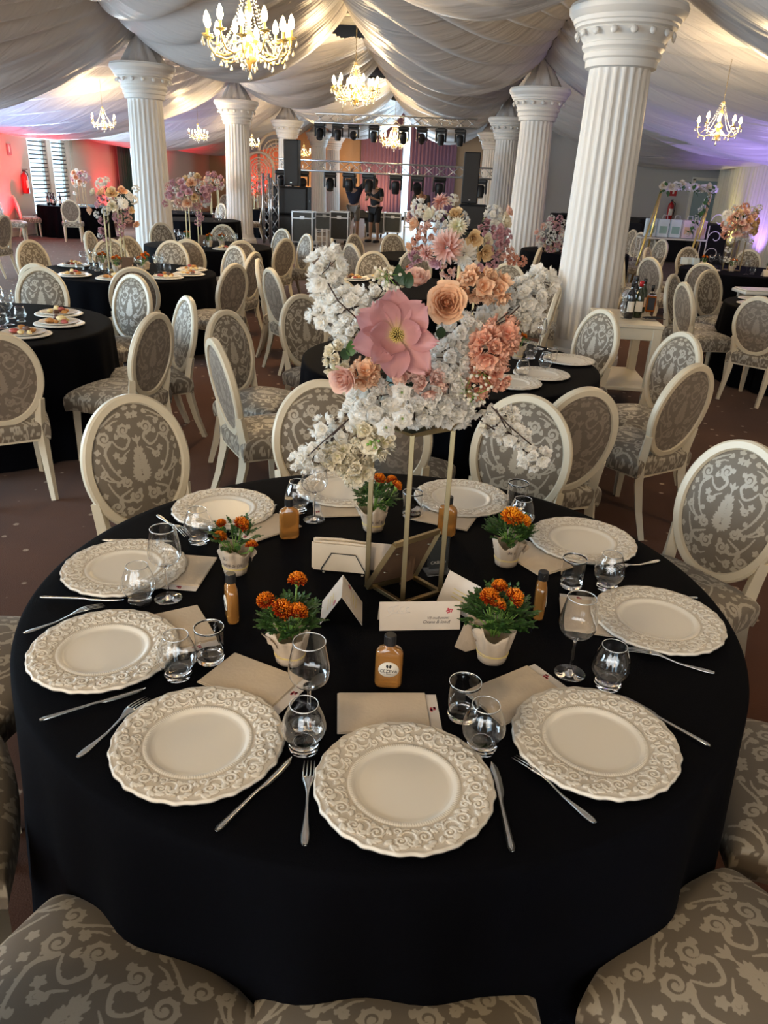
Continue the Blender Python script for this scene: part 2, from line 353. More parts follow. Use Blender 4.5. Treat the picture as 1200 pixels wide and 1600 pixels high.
def evalp(D, X, Y, soft=.0016):
    """signed closeness to the strokes: 1 inside, 0 outside"""
    out = np.full(X.shape, -1.0).ravel(); x = X.ravel(); y = Y.ravel(); ch = 4000
    for i in range(0, len(x), ch):
        d = np.hypot(x[i:i+ch, None]-D[None, :, 0], y[i:i+ch, None]-D[None, :, 1]); out[i:i+ch] = (D[None, :, 2]-d).max(1)
    return np.clip(out/soft*.5+.5, 0, 1).reshape(X.shape), out.reshape(X.shape)
sc = Scroll()
for t_ in range(5):      # palmette: tiers of upright leaves
    yb = -.040+.021*t_; n_ = 4-t_//2
    for q in range(n_): sc.leafd(.004+.002*q, yb-.002*q, PI/2-.38-q*.36, .044-.005*t_-.004*q, .0047)
sc.leafd(0, .035, PI/2, .042, .0048).leafd(0, -.035, PI/2, .07, .0035)
for q in range(3): sc.leafd(.006, -.048, -.25-q*.5, .030-.004*q, .0046)
sc.leafd(0, -.050, -PI/2, .030, .0050)
sc.stroke([(0, .080), (.003, .090), (0, .104)], .004, .002); sc.leafd(0, .084, PI/2, .030, .005).leafd(.004, .088, .9, .022, .004)
sc.spiral((.046, .138), .021, -1.9, 1.5, 1, .0058, .0030, [(.03, .098), (.052, .068), (.080, .078), (.098, .104)], leaf=6)
sc.spiral((.126, .118), .023, -2.4, 1.5, 1, .0060, .0030, [(.132, .066), (.124, .022), (.104, -.018), (.078, -.050)], leaf=8)
sc.spiral((.066, -.060), .017, 1.2, 1.4, -1, .0055, .0030, [(.100, -.056), (.134, -.028), (.153, .022)], leaf=6)
sc.spiral((.034, -.122), .021, .6, 1.5, -1, .0058, .0030, [(.068, -.136), (.100, -.122), (.126, -.088), (.142, -.052)], leaf=7)
sc.spiral((.120, -.150), .021, 2.2, 1.5, 1, .0058, .0030, [(.100, -.112), (.072, -.098), (.050, -.088)], leaf=6)
sc.spiral((.156, .178), .018, -2.0, 1.3, -1, .0050, .0028, [(.122, .166), (.094, .184), (.064, .200)], leaf=6)
sc.spiral((.076, .028), .012, 2.6, 1.3, 1, .0042, .0024, [(.058, .046), (.036, .060)], leaf=4)
sc.spiral((.152, -.012), .012, -.6, 1.3, -1, .0042, .0024, [(.140, -.040), (.118, -.052)], leaf=4)
sc.spiral((.072, -.178), .013, 1.0, 1.3, 1, .0042, .0024, [(.046, -.176), (.024, -.164)], leaf=4)
sc.spiral((.098, .150), .010, .4, 1.2, 1, .0038, .0022, [(.082, .172), (.060, .176)], leaf=3)
for cx, cy, n_, r0 in ((.092, .048, 5, .014), (.160, -.100, 5, .013), (.020, -.205, 5, .014), (.012, .190, 5, .015), (.160, .070, 4, .012), (.100, -.185, 4, .012)):
    for k in range(n_): sc.leafd(cx, cy, k*2*PI/n_+.3, r0, .0042)
for q in ((.055, .030, .4), (.110, -.070, 2.4), (.020, .140, 1.2), (.140, .150, .9), (.015, -.095, -.9), (.086, -.020, .8), (.045, .195, .2), (.150, -.180, 1.9), (.085, .110, 2.3), (.165, .030, 1.5)):
    for k in range(3): sc.leafd(q[0], q[1], q[2]+k*.5-.5, .022-.003*k, .0036)
DM = sc.data(); DM[:, 2] *= 1.08
def damask(X, Y, px=.345, py=.42):
    """half-drop repeat of the figure"""
    col = np.floor(X/px+.5); x = X-col*px; yo = Y+(np.mod(col, 2))*py/2; y = yo-np.floor(yo/py+.5)*py
    return evalp(DM, x, y)[0]
def disc_map(n):
    u, v = np.meshgrid(np.linspace(-1, 1, n), np.linspace(-1, 1, n), indexing='ij')
    return u, v, u*np.sqrt(1-v*v/2), v*np.sqrt(1-u*u/2)
def rim_loop(n):
    i = list(range(n)); return [k for k in i]+[k*n+n-1 for k in i[1:]][:0]
def border(n):
    b = [(i, 0) for i in range(n)]+[(n-1, j) for j in range(1, n)]+[(i, n-1) for i in range(n-2, -1, -1)]+[(0, j) for j in range(n-2, 0, -1)]
    return [i*n+j for i, j in b]

# ------------------------------------------------------------------ the room
def slab(name, lo, hi, mat):
    mb = MB(); box(mb, [(a+b)/2 for a, b in zip(lo, hi)], [b-a for a, b in zip(lo, hi)]); return struct(name, mb, mat)
slab('floor', (-11.2, -4.2, -.1), (10.4, 38.4, 0), M['carpet'])
mb = MB(); box(mb, (-.4, 27.1, .004), (7.4, 20.5, .008)); struct('trim_1', mb, M['stagefloor'])
XWL, XWR, YB, YR = -10.8, 8.2, 38.0, 25.0
def wall_with_holes(name, axis, pos, a0, a1, z1, holes, mat, th=.2, sgn=1):
    """vertical wall along x or y with rectangular openings (a, b, zlo, zhi)"""
    mb = MB(); cur = a0
    def put(lo, hi, zl, zh):
        if hi-lo < 1e-4 or zh-zl < 1e-4: return
        c = (lo+hi)/2; s = hi-lo
        if axis == 'y': box(mb, (pos+sgn*th/2, c, (zl+zh)/2), (th, s, zh-zl))
        else: box(mb, (c, pos+sgn*th/2, (zl+zh)/2), (s, th, zh-zl))
    for h in sorted(holes):
        put(cur, h[0], 0, z1); put(h[0], h[1], 0, h[2]); put(h[0], h[1], h[3], z1); cur = h[1]
    put(cur, a1, 0, z1); return struct(name, mb, mat)
LH = [(-1.0, 1.6, .9, 2.5), (2.4, 5.0, .9, 2.5), (5.8, 8.4, .9, 2.5), (11.6, 14.2, .9, 2.5), (21.15, 22.2, .25, 2.55), (22.45, 23.35, .25, 2.55), (23.55, 23.8, .25, 2.55), (27.7, 29.3, .05, 2.6)]
wall_with_holes('wall_left', 'y', XWL, -4.2, YB+.2, 5.4, LH, M['wall_cream'], .2, -1)
wall_with_holes('wall_back', 'x', YB, XWL, 2.4, 5.4, [(-3.1, -.4, .1, 4.4)], M['wall_peach'])
wall_with_holes('wall_return', 'y', 2.2, YR, YB, 5.4, [], M['wall_grey'], .2, 1)
wall_with_holes('wall_right_back', 'x', YR, 2.2, XWR+.2, 5.4, [], M['wall_grey'])
wall_with_holes('wall_right', 'y', XWR, -4.2, YR+.2, 5.4, [], M['wall_cream'])
wall_with_holes('wall_front', 'x', -4.0, -11, XWR+.2, 5.4, [(-6, -3.2, .1, 2.6), (-2.4, .4, .1, 2.6), (1.2, 4, .1, 2.6)], M['wall_cream'], .2, -1)
slab('ceiling', (-11.2, -4.2, 5.3), (10.4, 38.4, 5.4), M['roof'])
slab('baseboard_left', (XWL, -4, 0), (XWL+.03, YB, .12), M['wood']); slab('baseboard_back', (XWL, YB-.03, 0), (2.2, YB, .12), M['mdf'])
# windows: frame and glass with the overcast sky behind
wn = 0
def window(ax, pos, a0, a1, z0, z1, slats=False, mull=1):
    global wn; wn += 1
    e = tag(bpy.data.objects.new('window_%d' % wn, None), kind='structure'); COL.objects.link(e)
    def P(a, z, d=0): return (pos+d, a, z) if ax == 'y' else (a, pos+d, z)
    f = MB(); t = .06
    for p, q in [((a0, z0+t/2), (a1, z0+t/2)), ((a0, z1-t/2), (a1, z1-t/2))]: bar(f, P(*p), P(*q), t, t)
    for p, q in [((a0+t/2, z0), (a0+t/2, z1)), ((a1-t/2, z0), (a1-t/2, z1))]: bar(f, P(*p), P(*q), t, t)
    for k in range(1, mull): bar(f, P(a0+(a1-a0)*k/mull, z0), P(a0+(a1-a0)*k/mull, z1), t*.7, t*.7)
    link('window_frame', f, M['white'], e, smooth=False)
    g = MB(); c = P((a0+a1)/2, (z0+z1)/2, 0); box(g, c, (.008, a1-a0-.1, z1-z0-.1) if ax == 'y' else (a1-a0-.1, .008, z1-z0-.1)); link('pane', g, M['window_glass'], e, smooth=False)
    if slats:
        base = None; n = int((z1-z0-.2)/.105)
        for k in range(n):
            if base is None:
                s = MB(); box(s, (0, 0, 0), (.010, a1-a0-.10, .030)); base = s.mesh('slat', False); base.materials.append(M['darkgrey'])
            link('slat', base, None, e, (pos+.09, (a0+a1)/2, z0+.12+k*.105), (0, .5, 0))
for h in LH: window('y', XWL-.1, *h, slats=20 < h[0] < 23.5, mull=1 if h[0] > 20 else 2)
window('x', YB+.1, -3.1, -.4, .1, 4.4, mull=3)
for a, b in ((-6, -3.2), (-2.4, .4), (1.2, 4)): window('x', -4.1, a, b, .1, 2.6, mull=2)
# curtains
def curtain(name, p, q, z0, z1, mat, label, nf=14, amp=.06, kids=False):
    p = np.array(p); q = np.array(q); L = np.linalg.norm(q-p); d = (q-p)/L; nrm = np.array([-d[1], d[0]])
    m, n = nf*8, 14; u = np.linspace(0, 1, m); v = np.linspace(0, 1, n)
    U_, V_ = np.meshgrid(u, v, indexing='ij'); off = amp*(np.sin(U_*nf*2*PI+.6*np.sin(U_*9))*(.55+.45*V_)+.25*np.sin(U_*nf*4.7*PI+V_*1.3))
    P = np.stack([p[0]+d[0]*L*U_+nrm[0]*off, p[1]+d[1]*L*U_+nrm[1]*off, z1+(z0-z1)*V_], -1)
    mb = MB(); grid(mb, P); o = link(name, mb, mat); tag(o, label, 'curtain'); return o
curtain('curtain', (-3.75, 37.75), (-1.85, 37.75), .01, 4.5, M['purple_curtain'], 'mauve pleated curtain left of the bright gap on the stage back wall', 12)
curtain('curtain', (-1.55, 37.75), (.55, 37.75), .01, 4.55, M['purple_curtain'], 'mauve pleated curtain right of the bright gap on the stage back wall', 13)
curtain('curtain', (-10.62, 26.7), (-10.62, 27.75), .05, 2.75, M['green_curtain'], 'dark teal curtain beside the bright window on the left wall', 6)
curtain('curtain', (7.95, 18.2), (7.95, 24.6), .05, 2.9, M['yellow_curtain'], 'ivory curtain lit yellow and violet on the right wall', 30)

# ------------------------------------------------------------------ the draped ceiling
XL, XR, XM = -5.226, 1.646, -1.79
YLn = [-5.2, .8, 7.9, 14.57, 21.0, 27.77, 34.71, 41.5]; YRn = [-5.6, 1.5, 8.62, 15.74, 22.76, 29.64, 36.6, 43.5]
def bay_y(k, x): return YLn[k]+(x-XL)/(XR-XL)*(YRn[k]-YLn[k])
def drape_panel(name, k, x0, x1, z0, z1, sag, nave, seed):
    r = random.Random(seed); ns, nt_ = 64, 170; s = np.linspace(0, 1, ns); t = np.linspace(0, 1, nt_)
    Sg, T = np.meshgrid(s, t, indexing='ij'); X = x0+(x1-x0)*Sg
    Yf = bay_y(k-1, 0)+(X-XL)*0+(bay_y(k-1, X)-bay_y(k-1, 0)); Yb = bay_y(k, X); Y = Yf+(Yb-Yf)*T
    bow = (4*Sg*(1-Sg))**.85
    Z = z0+(z1-z0)*Sg**(1.0 if nave else .8) - sag*bow*T**1.4 + .14*np.sin(PI*T)*(1-Sg)**2 + .1*(1-T)*bow
    near = (1-T)/(Sg+.10)**.42*(1 if nave else 1.1)
    ph = near*13.5+.8*np.sin(Sg*4+seed)+r.random()*6
    amp = .105*np.minimum(1, (1-T)*14+.3)*(.45+.55*bow)
    fold = -np.abs(np.sin(ph*1.0))**.8*amp*1.2-.032*np.sin(ph*2.3+Sg*3)*(.4+bow)-.035*np.sin(near*3.3+seed*2+Sg*2)
    Z = Z+fold; hem = np.clip((T-.985)/.015, 0, 1); Y = Y-.06*np.sin(ph*.9)*T*bow*.5; Z = Z-.05*hem*0
    P = np.stack([X, Y, Z], -1); f = gridf(ns, nt_)
    if nave:
        keep = []
        for i in range(ns-1):
            for j in range(nt_-1):
                if t[j] < .36 and s[i] > 1-.24*(1-t[j]/.36)**.8: continue
                keep.append(f[i*(nt_-1)+j])
        f = keep
    mb = MB(); mb.add(P.reshape(-1, 3), f); o = link(name, mb, M['drape']); return o
ZN, ZR = 3.88, 4.36
dr = empty('ceiling_drape', (0, 0, 0), 0, 'white satin drapes hung in swags under the whole ceiling', 'drapery')
for k in range(2, 7):
    for (x0, x1, z0, z1, sg, nv) in ((XL, XM, ZN, ZR, .86, True), (XR, XM, ZN, ZR, .86, True), (XL, XWL+.02, ZN, 2.55, .62, False), (XR, XWR-.02, ZN, 2.55, .62, False)):
        if x0 == XR and not nv and bay_y(k, 5) > 25.5 and bay_y(k-1, 5) > 24: continue
        o = drape_panel('swag', k, x0, x1, z0, z1, sg, nv, k*7+int(x1)); o.parent = dr
# gathered knots where the swags are tied above the capitals
def knot(x, y, z0, z1, seed):
    r = random.Random(seed); n = 40; zz = np.linspace(0, 1, 9); th = np.linspace(0, 2*PI, n, endpoint=False)
    P = [[[(.30-.24*min(1, z*1.6))*(1+.2*math.sin(9*a+seed+z*2.4)+.06*math.sin(17*a))*math.cos(a)*1.15, (.30-.24*min(1, z*1.6))*(1+.16*math.sin(9*a+seed+z*2.4))*math.sin(a), z0+(z1-z0)*z] for a in th] for z in zz]
    mb = MB(); grid(mb, P, False, True); o = link('gathered_knot', mb, M['drape'], dr, (x, y, 0)); return o
# ------------------------------------------------------------------ columns
HC = 3.36
def column_meshes():
    fl = 22; n = fl*8; zs = [.26, .30, .6, 1.2, 1.9, 2.5, 2.78, 2.84]; th = np.linspace(0, 2*PI, n, endpoint=False); P = []
    for z in zs:
        R_ = .345-.055*((z-.26)/2.58); d = 0 if z in (.26, 2.84) else 1
        ph = (np.arange(n) % 8)/8; g = np.where(ph < .25, 0, np.sin(PI*np.clip((ph-.25)/.75, 0, 1)))*.026*d
        P.append(np.stack([(R_-g)*np.cos(th), (R_-g)*np.sin(th), np.full(n, z)], -1))
    sh = MB(); grid(sh, P, False, True)
    cp = MB(); lathe(cp, [(.29, 2.83), (.335, 2.84), (.34, 2.90), (.36, 2.915), (.365, 2.955), (.352, 2.965), (.385, 3.0), (.39, 3.03), (.375, 3.04), (.41, 3.09), (.44, 3.14), (.43, 3.15), (.47, 3.165), (.475, 3.19), (.49, 3.20), (.50, 3.235), (.515, 3.245), (.545, 3.285), (.55, 3.33), (.54, 3.34), (.535, HC)], 56)
    ro = MB(); lathe(ro, [(.001, .0), (.03, .0), (.036, .012), (.02, .025), (.001, .03)], 8)
    bs = MB(); lathe(bs, [(.43, 0), (.43, .08), (.415, .09), (.42, .13), (.40, .17), (.36, .185), (.36, .22), (.345, .27)], 48)
    a = sh.mesh('shaft', True); b = cp.mesh('capital', True); b.set_sharp_from_angle(angle=.5); c = ro.mesh('rosette'); d = bs.mesh('base'); d.set_sharp_from_angle(angle=.5)
    a.set_sharp_from_angle(angle=.9)
    for q in (a, b, c, d): q.materials.append(M['column'])
    return a, b, c, d
CMS = column_meshes()
cols = [(XL, 14.57, 'white fluted column between the left tables, nearest of the left row'), (XL, 21.0, 'white fluted column, second of the left row, right of the pink hanging flowers'), (XL, 27.77, 'white fluted column behind the tall black speaker left of the stage'), (XL, 34.71, 'white fluted column rising behind the two small flight cases left of the stage'),
        (-4.95, 37.2, 'short pale column against the peach back wall'), (XR, 8.62, 'largest white fluted column, right of the flower centrepiece, behind the bottle table'), (XR, 15.74, 'white fluted column, second of the right row'), (XR, 22.76, 'white fluted column, third of the right row, right of the stage speaker'), (XR, 29.64, 'white fluted column farthest in the right row, by the grey wall')]
for i, (x, y, lab) in enumerate(cols):
    e = empty('fluted_column', (x, y, 0), random.random(), lab, 'column', 'fluted columns of the hall')
    link('column_base', CMS[3], None, e); link('shaft', CMS[0], None, e); link('capital', CMS[1], None, e)
    if i != 4:
        for q in range(16):
            a = q*2*PI/16; link('rosette', CMS[2], None, e, (.445*math.cos(a), .445*math.sin(a), 3.105), (0, 1.35, a))
    knot(x, y, HC-.0, ZN+.25, i)
# the air conditioner and beam above the gap of the drapes
e = empty('ceiling_air_conditioner', (-1.75, 16.0, 4.42), 0, 'white ceiling air conditioner with grille in the gap of the drapes', 'air conditioner')
mb = MB(); box(mb, (0, 0, 0), (1.25, .85, .14), .03); link('casing', mb, M['white'], e, smooth=False)
gmb = MB(); box(gmb, (0, 0, 0), (1.05, .02, .02)); gme = gmb.mesh('grille_slat', False); gme.materials.append(M['steel'])
for k in range(9): link('grille_slat', gme, None, e, (0, -.36+k*.09, -.08))
mb = MB(); box(mb, (-1.79, 17, 4.95), (.2, 41, .24)); struct('trim_2', mb, M['wood'])
for k, y in enumerate((9.5, 16.6, 22.6, 29, 35)):
    mb = MB(); box(mb, (-1.5, y, 4.75), (18, .14, .2)); struct('trim_%d' % (k+3), mb, M['wood'])

# ------------------------------------------------------------------ chairs
def seat_mesh(N=190):
    u, v = np.meshgrid(np.linspace(-1, 1, N), np.linspace(-1, 1, N), indexing='ij')
    k = .09; U1 = u*np.sqrt(1-k*v*v/2); V1 = v*np.sqrt(1-k*u*u/2)
    hw = .222+.033*(V1+1)/2
    X = hw*U1; Y = .238*V1+.030*(1-U1**2)*np.clip((V1+1)/2, 0, 1)
    Z = .452+.040*(1-np.abs(U1)**3.2)*(1-np.abs(V1)**3.2)-.012*(np.abs(u)**18+np.abs(v)**18)
    A = damask(X, Y-.02)
    mb = MB(); mb.add(np.stack([X, Y, Z], -1).reshape(-1, 3), gridf(N, N), A.ravel())
    b = border(N); bx = X.ravel()[b]; by = Y.ravel()[b]; bz = Z.ravel()[b]; cx, cy = 0, 0
    L = np.hypot(bx, by); rows = []; rx, ry = bx/L, by/L
    prof = [(0, 0), (.006, -.006), (.009, -.018), (.009, -.04), (.007, -.062), (.003, -.08), (0, -.09)]
    for dx, dz in prof: rows.append(np.stack([bx+rx*dx, by+ry*dx, bz+dz], -1))
    ext = np.array([0, .008, .02, .042, .064, .082, .092])
    AX = bx[None]+rx[None]*ext[:, None]; AY = by[None]+ry[None]*ext[:, None]
    mb.add(np.array(rows).reshape(-1, 3), [q[::-1] for q in gridf(len(prof), len(b), False, True)], damask(AX, AY-.02).ravel())
    lo = rows[-1]; mb.add(np.concatenate([lo, [[0, 0, .362]]]), [(i, (i+1) % len(b), len(b)) for i in range(len(b))], np.zeros(len(b)+1))
    return mb.mesh('seat')
TILT = math.radians(11); OC = Vector((0, -.262, .705))
BM_ = Matrix.Translation(OC) @ Matrix.Rotation(TILT, 4, 'X')     # oval frame: x right, z up, y to the front
def oval_pad(N, a, b, depth, y0, front=True, dm=True):
    u, v, du, dv = disc_map(N); r2 = du**2+dv**2
    X = a*du; Z = b*dv; Y = y0+(1 if front else -1)*depth*(1-np.clip(r2, 0, 1)**2)
    A = damask(X*1.02, Z*.98+.0) if dm else np.zeros_like(X)
    P = np.stack([X, Y, Z], -1).reshape(-1, 3)
    mb = MB(); f = gridf(N, N); mb.add(P, [q[::-1] for q in f] if front else f, A.ravel())
    m2 = MB(); m2.merge(mb, BM_); return m2.mesh('pad')
def ring_mesh():
    n = 72; th = np.linspace(0, 2*PI, n, endpoint=False); prof = [(.222, .012), (.222, -.012), (.216, -.020), (.188, -.020), (.184, -.012), (.184, .010), (.190, .020), (.214, .020)]
    P = []
    for t in th:
        row = []
        for r_, y in prof:
            k = r_-.203; row.append([(.203+k)*math.cos(t), y, (.253+k)*math.sin(t)])
        P.append(row)
    mb = MB(); grid(mb, P, True, True); m2 = MB(); m2.merge(mb, BM_); me = m2.mesh('back_frame'); me.set_sharp_from_angle(angle=.5); return me
def fleg_mesh(sx):
    mb = MB(); pts = [(sx*.195, .195, .375), (sx*.197, .198, .28), (sx*.199, .199, .15), (sx*.203, .205, 0)]
    tube(mb, pts, [.033, .030, .025, .019], 4); me = mb.mesh('leg', False); return me
def rleg_mesh(sx):
    mb = MB(); pts = [(sx*.185, -.315, 0), (sx*.183, -.262, .15), (sx*.180, -.225, .30), (sx*.178, -.213, .42), (sx*.182, -.228, .50), (sx*.190, -.243, .585)]
    tube(mb, pts, [.020, .025, .030, .031, .028, .024], 4); return mb.mesh('leg', False)
SEAT = seat_mesh(); SEAT.materials.append(M['damask'])
PADF = oval_pad(150, .186, .236, .022, .006, True); PADF.materials.append(M['damask'])
PADB = oval_pad(110, .186, .236, .004, -.010, False); PADB.materials.append(M['damask_back'])
RING = ring_mesh(); RING.materials.append(M['wood'])
FL = [fleg_mesh(-1), fleg_mesh(1)]; RL = [rleg_mesh(-1), rleg_mesh(1)]
for q in FL+RL: q.materials.append(M['wood'])
RAIL = MB(); box(RAIL, (0, -.222, .352), (.36, .022, .03)); box(RAIL, (0, .2, .352), (.38, .022, .03)); box(RAIL, (-.2, 0, .352), (.022, .42, .03)); box(RAIL, (.2, 0, .352), (.022, .42, .03)); RAIL = RAIL.mesh('seat_rail', False); RAIL.materials.append(M['wood'])
TOPV = -(BM_ @ Vector((0, 0, .272)))
CHAIRG = 'oval-back dining chairs'
def chair(x, y, face, label):
    """x, y: place of the seat centre; face: direction the sitter looks to, degrees"""
    e = empty('dining_chair', (x, y, 0), math.radians(face-90), label, 'chair', CHAIRG)
    link('seat', SEAT, None, e); link('seat_rail', RAIL, None, e); link('back_frame', RING, None, e); link('back_cushion', PADF, None, e); link('back_panel', PADB, None, e)
    for q in FL+RL: link('leg', q, None, e)
    return e
TBL = dict(T0=(-.084, 1.787), TB=(.12, 4.72), TL0=(-3.12, 5.0), TL1=(-3.25, 8.15), TL2=(-3.35, 11.55), TFL=(-9.6, 20.9), TLM=(-6.65, 20.1), TLF=(-5.1, 24.2), TLN=(-5.3, 17.6), TC1=(-.05, 11.55), TC2=(-.35, 8.15), TR1=(4.5, 11.9), TR2=(3.9, 8.15), TRB=(2.35, 14.0))
def ch_px(px, py, tb, label, push=0.0, turn=0.0):
    p = at(px, py, z=.967)
    if isinstance(tb, str):
        c = TBL[tb]; dx, dy = c[0]-p.x, c[1]-p.y; f = math.degrees(math.atan2(dy, dx))+turn; r = math.hypot(dx, dy)
    else: f = tb; r = 9; dx = dy = 0
    d = Vector((math.cos(math.radians(f)), math.sin(math.radians(f)), 0))
    q = Vector((p.x, p.y, 0))+d*(.315)
    if isinstance(tb, str):
        c = Vector((*TBL[tb], 0)); v = q-c
        if v.length < 1.17: q = c+v.normalized()*1.17
    q = q+d*push
    return chair(q.x, q.y, f, label)
def ch_ang(tb, ang, r, label, turn=0):
    c = TBL[tb]; a = math.radians(ang); return chair(c[0]+r*math.cos(a), c[1]+r*math.sin(a), ang+180+turn, label)
# around the nearest table
ch_px(223, 631, 'T0', 'damask oval-back chair whose whole front shows at far left of nearest table')
ch_px(1179, 692, 'T0', 'large bluish-lit oval-back chair at right edge beside nearest table')
ch_px(820, 625, 'T0', 'cream oval-back chair behind the white blossoms, right of the gold stand')
ch_px(507, 603, 'T0', 'oval-back chair half hidden behind the left flower sprays of nearest table')
ch_ang('T0', -113.5, 1.15, 'chair at bottom left corner, only its damask seat showing')
ch_ang('T0', -47.8, 1.165, 'chair at bottom right corner, only its damask seat showing')
ch_ang('T0', -83.5, 1.12, 'chair at bottom centre, only the front edge of its seat showing')
ch_ang('T0', -149.5, 1.22, 'chair at left edge below, damask seat beside the black cloth')
ch_ang('T0', -179, 1.23, 'chair at left edge beside the second plate from far left, seat sliver showing')
ch_ang('T0', -14, 1.17, 'chair at right edge below the bluish one, seat beside the black cloth')
# second table
ch_px(873, 586, 'TB', 'chair seen from behind, overlapping the second table cloth at right')
ch_px(1076, 568, 'TB', 'chair turned to the left with full seat and legs, right of second table', turn=-24)
ch_px(1074, 520, 'TB', 'chair behind the one with full seat, its front pattern lit grey, right of second table', turn=16)
ch_px(946, 484, 'TB', 'chair facing the camera beside the bottle table and big column', turn=-10)
ch_px(392, 527, 'TB', 'chair with blue-lit back panel turned right, centre left')
ch_px(364, 486, 'TB', 'chair just behind the blue-lit one, showing its damask front, centre left', turn=-20)
ch_px(468, 460, 'TB', 'oval-back chair facing the camera left of the white blossom wing')
ch_px(600, 598, 'TB', 'chair behind the gold stand and flowers, back to the camera')
# middle tables
ch_px(617, 366, 'TC1', 'small golden-fronted chair in front of the stage, facing the camera')
ch_px(564, 367, 'TC1', 'small chair turned right behind the bluish one near the stage')
ch_px(566, 380, 'TC1', 'small chair with bluish back panel near the stage')
ch_px(532, 373, 'TC1', 'narrow side-on chair standing alone on the grey floor left of the middle tables')
ch_px(650, 390, 'TC1', 'small chair behind the pink flowers, back to the camera, middle table')
ch_px(588, 395, 'TC2', 'golden scroll-patterned chair facing the camera above the white blossom')
ch_px(543, 433, 'TC2', 'blue-lit chair back between the white blossom and the pink magnolia')
ch_px(458, 407, 'TC2', 'golden side-on chair left of the top white blossom')
ch_px(473, 418, 'TC2', 'narrow bluish chair just right of the golden side-on one')
# left tables
ch_px(44, 375, 'TL1', 'golden-patterned chair facing the camera at the left, behind the food table')
ch_px(60, 411, 'TL1', 'blue-rimmed chair back mostly hidden behind another chair at the left')
ch_px(46, 423, 'TL0', 'silvery patterned chair facing the camera above the left food plates')
ch_px(158, 434, 'TL0', 'silvery oval chair front, left of the dark brown chair back')
ch_px(207, 418, 'TL1', 'dark brown oval chair back at the front of the left flower table')
ch_px(185, 483, 'TL0', 'chair with tan back and full seat, turned left to the cropped table')
ch_px(233, 461, 'TL0', 'edge-on chair, thin slice of back, in front of the left flower table', turn=22)
ch_px(-12, 520, 'TL0', 'cropped chair at the left edge with one long cream leg')
ch_px(258, 378, 'TL1', 'patterned chair facing the camera right of the left flower table')
ch_px(292, 374, 'TL2', 'dark-backed chair next to the patterned one, between the two left tables')
ch_px(137, 361, 'TL1', 'blue chair back left of the left flower stand', turn=60)
ch_px(172, 374, 'TL1', 'golden chair front seen between the legs of the left flower stand')
ch_px(196, 369, 'TL1', 'pale blue chair right of the left flower stand', turn=40)
ch_px(358, 411, 'TL1', 'chair with brown back and full seat turned left, right of left flower table')
ch_px(350, 385, 'TL1', 'silvery chair front behind the brown-backed chair, left centre')
ch_px(377, 376, 'TL2', 'golden-brown chair back against the black cloth, left centre')
ch_px(399, 394, 'TL2', 'edge-on silvery chair with legs in the aisle, left centre', turn=50)
ch_px(416, 358, 'TL2', 'silvery chair facing the camera beside the second left column')
ch_px(447, 373, 'TL2', 'tan chair back with full seat and legs by the grey floor')
ch_px(464, 365, 'TL2', 'narrow chair behind the tan one, against the flight cases', turn=25)
ch_px(250, 348, 'TL2', 'tan chair front at the foot of the nearest left column')
ch_px(348, 351, 'TL2', 'tan chair front left of the second left column')
ch_px(108, 312, 'TFL', 'white-framed chair with grey back at the far left table, right one')
ch_px(42, 306, 'TFL', 'white-framed chair with pale blue back at the far left table, left one')
ch_px(36, 303, 'TFL', 'red-lit chair behind the pale blue chair by the extinguisher', turn=10)
ch_px(-6, 309, 20, 'edge-on chair leaning beside the red-lit left wall')
ch_px(6, 336, 175, 'tan chair back cropped by the left edge, far left')
ch_px(272, 313, 'TLM', 'blue-white chair under the pink hanging flowers, left distance')
ch_px(331, 318, 'TLM', 'small grey-backed chair between the first two left columns')
ch_px(352, 304, 'TLM', 'tiny chair beyond the table between the first two left columns')
ch_px(411, 318, 190, 'edge-on tan chair right of the second left column')
# right tables
ch_px(971, 389, 'TR1', 'bluish edge-on chair right of the biggest column')
ch_px(1016, 402, 'TR1', 'chair with blue-grey back and full seat behind the bottles')
ch_px(1025, 388, 'TR1', 'patterned chair front behind the blue-grey chair')
ch_px(1084, 387, 'TR1', 'chair front under the gold arch, facing the camera')
ch_px(1172, 390, 'TR1', 'chair front behind the right flower stand, facing the camera')
ch_px(1101, 411, 'TR1', 'tan chair back at the front of the right flower table')
ch_px(1118, 423, 'TR2', 'pinkish patterned chair front behind the narrow one at the right')
ch_px(1113, 443, 'TR2', 'narrow chair with full seat and legs in the right aisle')
ch_px(1071, 430, 'TR2', 'edge-on cream chair left of the narrow right-aisle chair', turn=-15)
ch_px(1202, 462, 'TR2', 'cropped chair at the right edge with a bluish seat')
for (px, py, lab) in ((991, 359, 'leftmost of the four leaning golden chairs by the black boxes'), (1003, 363, 'second from left of the four leaning golden chairs'), (1020, 369, 'third from left of the four leaning golden chairs, beside the arch leg'), (1037, 374, 'rightmost and smallest of the four leaning golden chairs')):
    ch_px(px, py, 203, lab)
ch_px(850, 421, 255, 'golden chair front just left of the biggest column')
ch_px(874, 452, 168, 'edge-on cream chair at the left foot of the biggest column')
ch_px(845, 387, 165, 'tan chair back left of the biggest column, further away')
ch_px(795, 411, 262, 'golden chair front behind the peach flower sprig, right of second centrepiece')

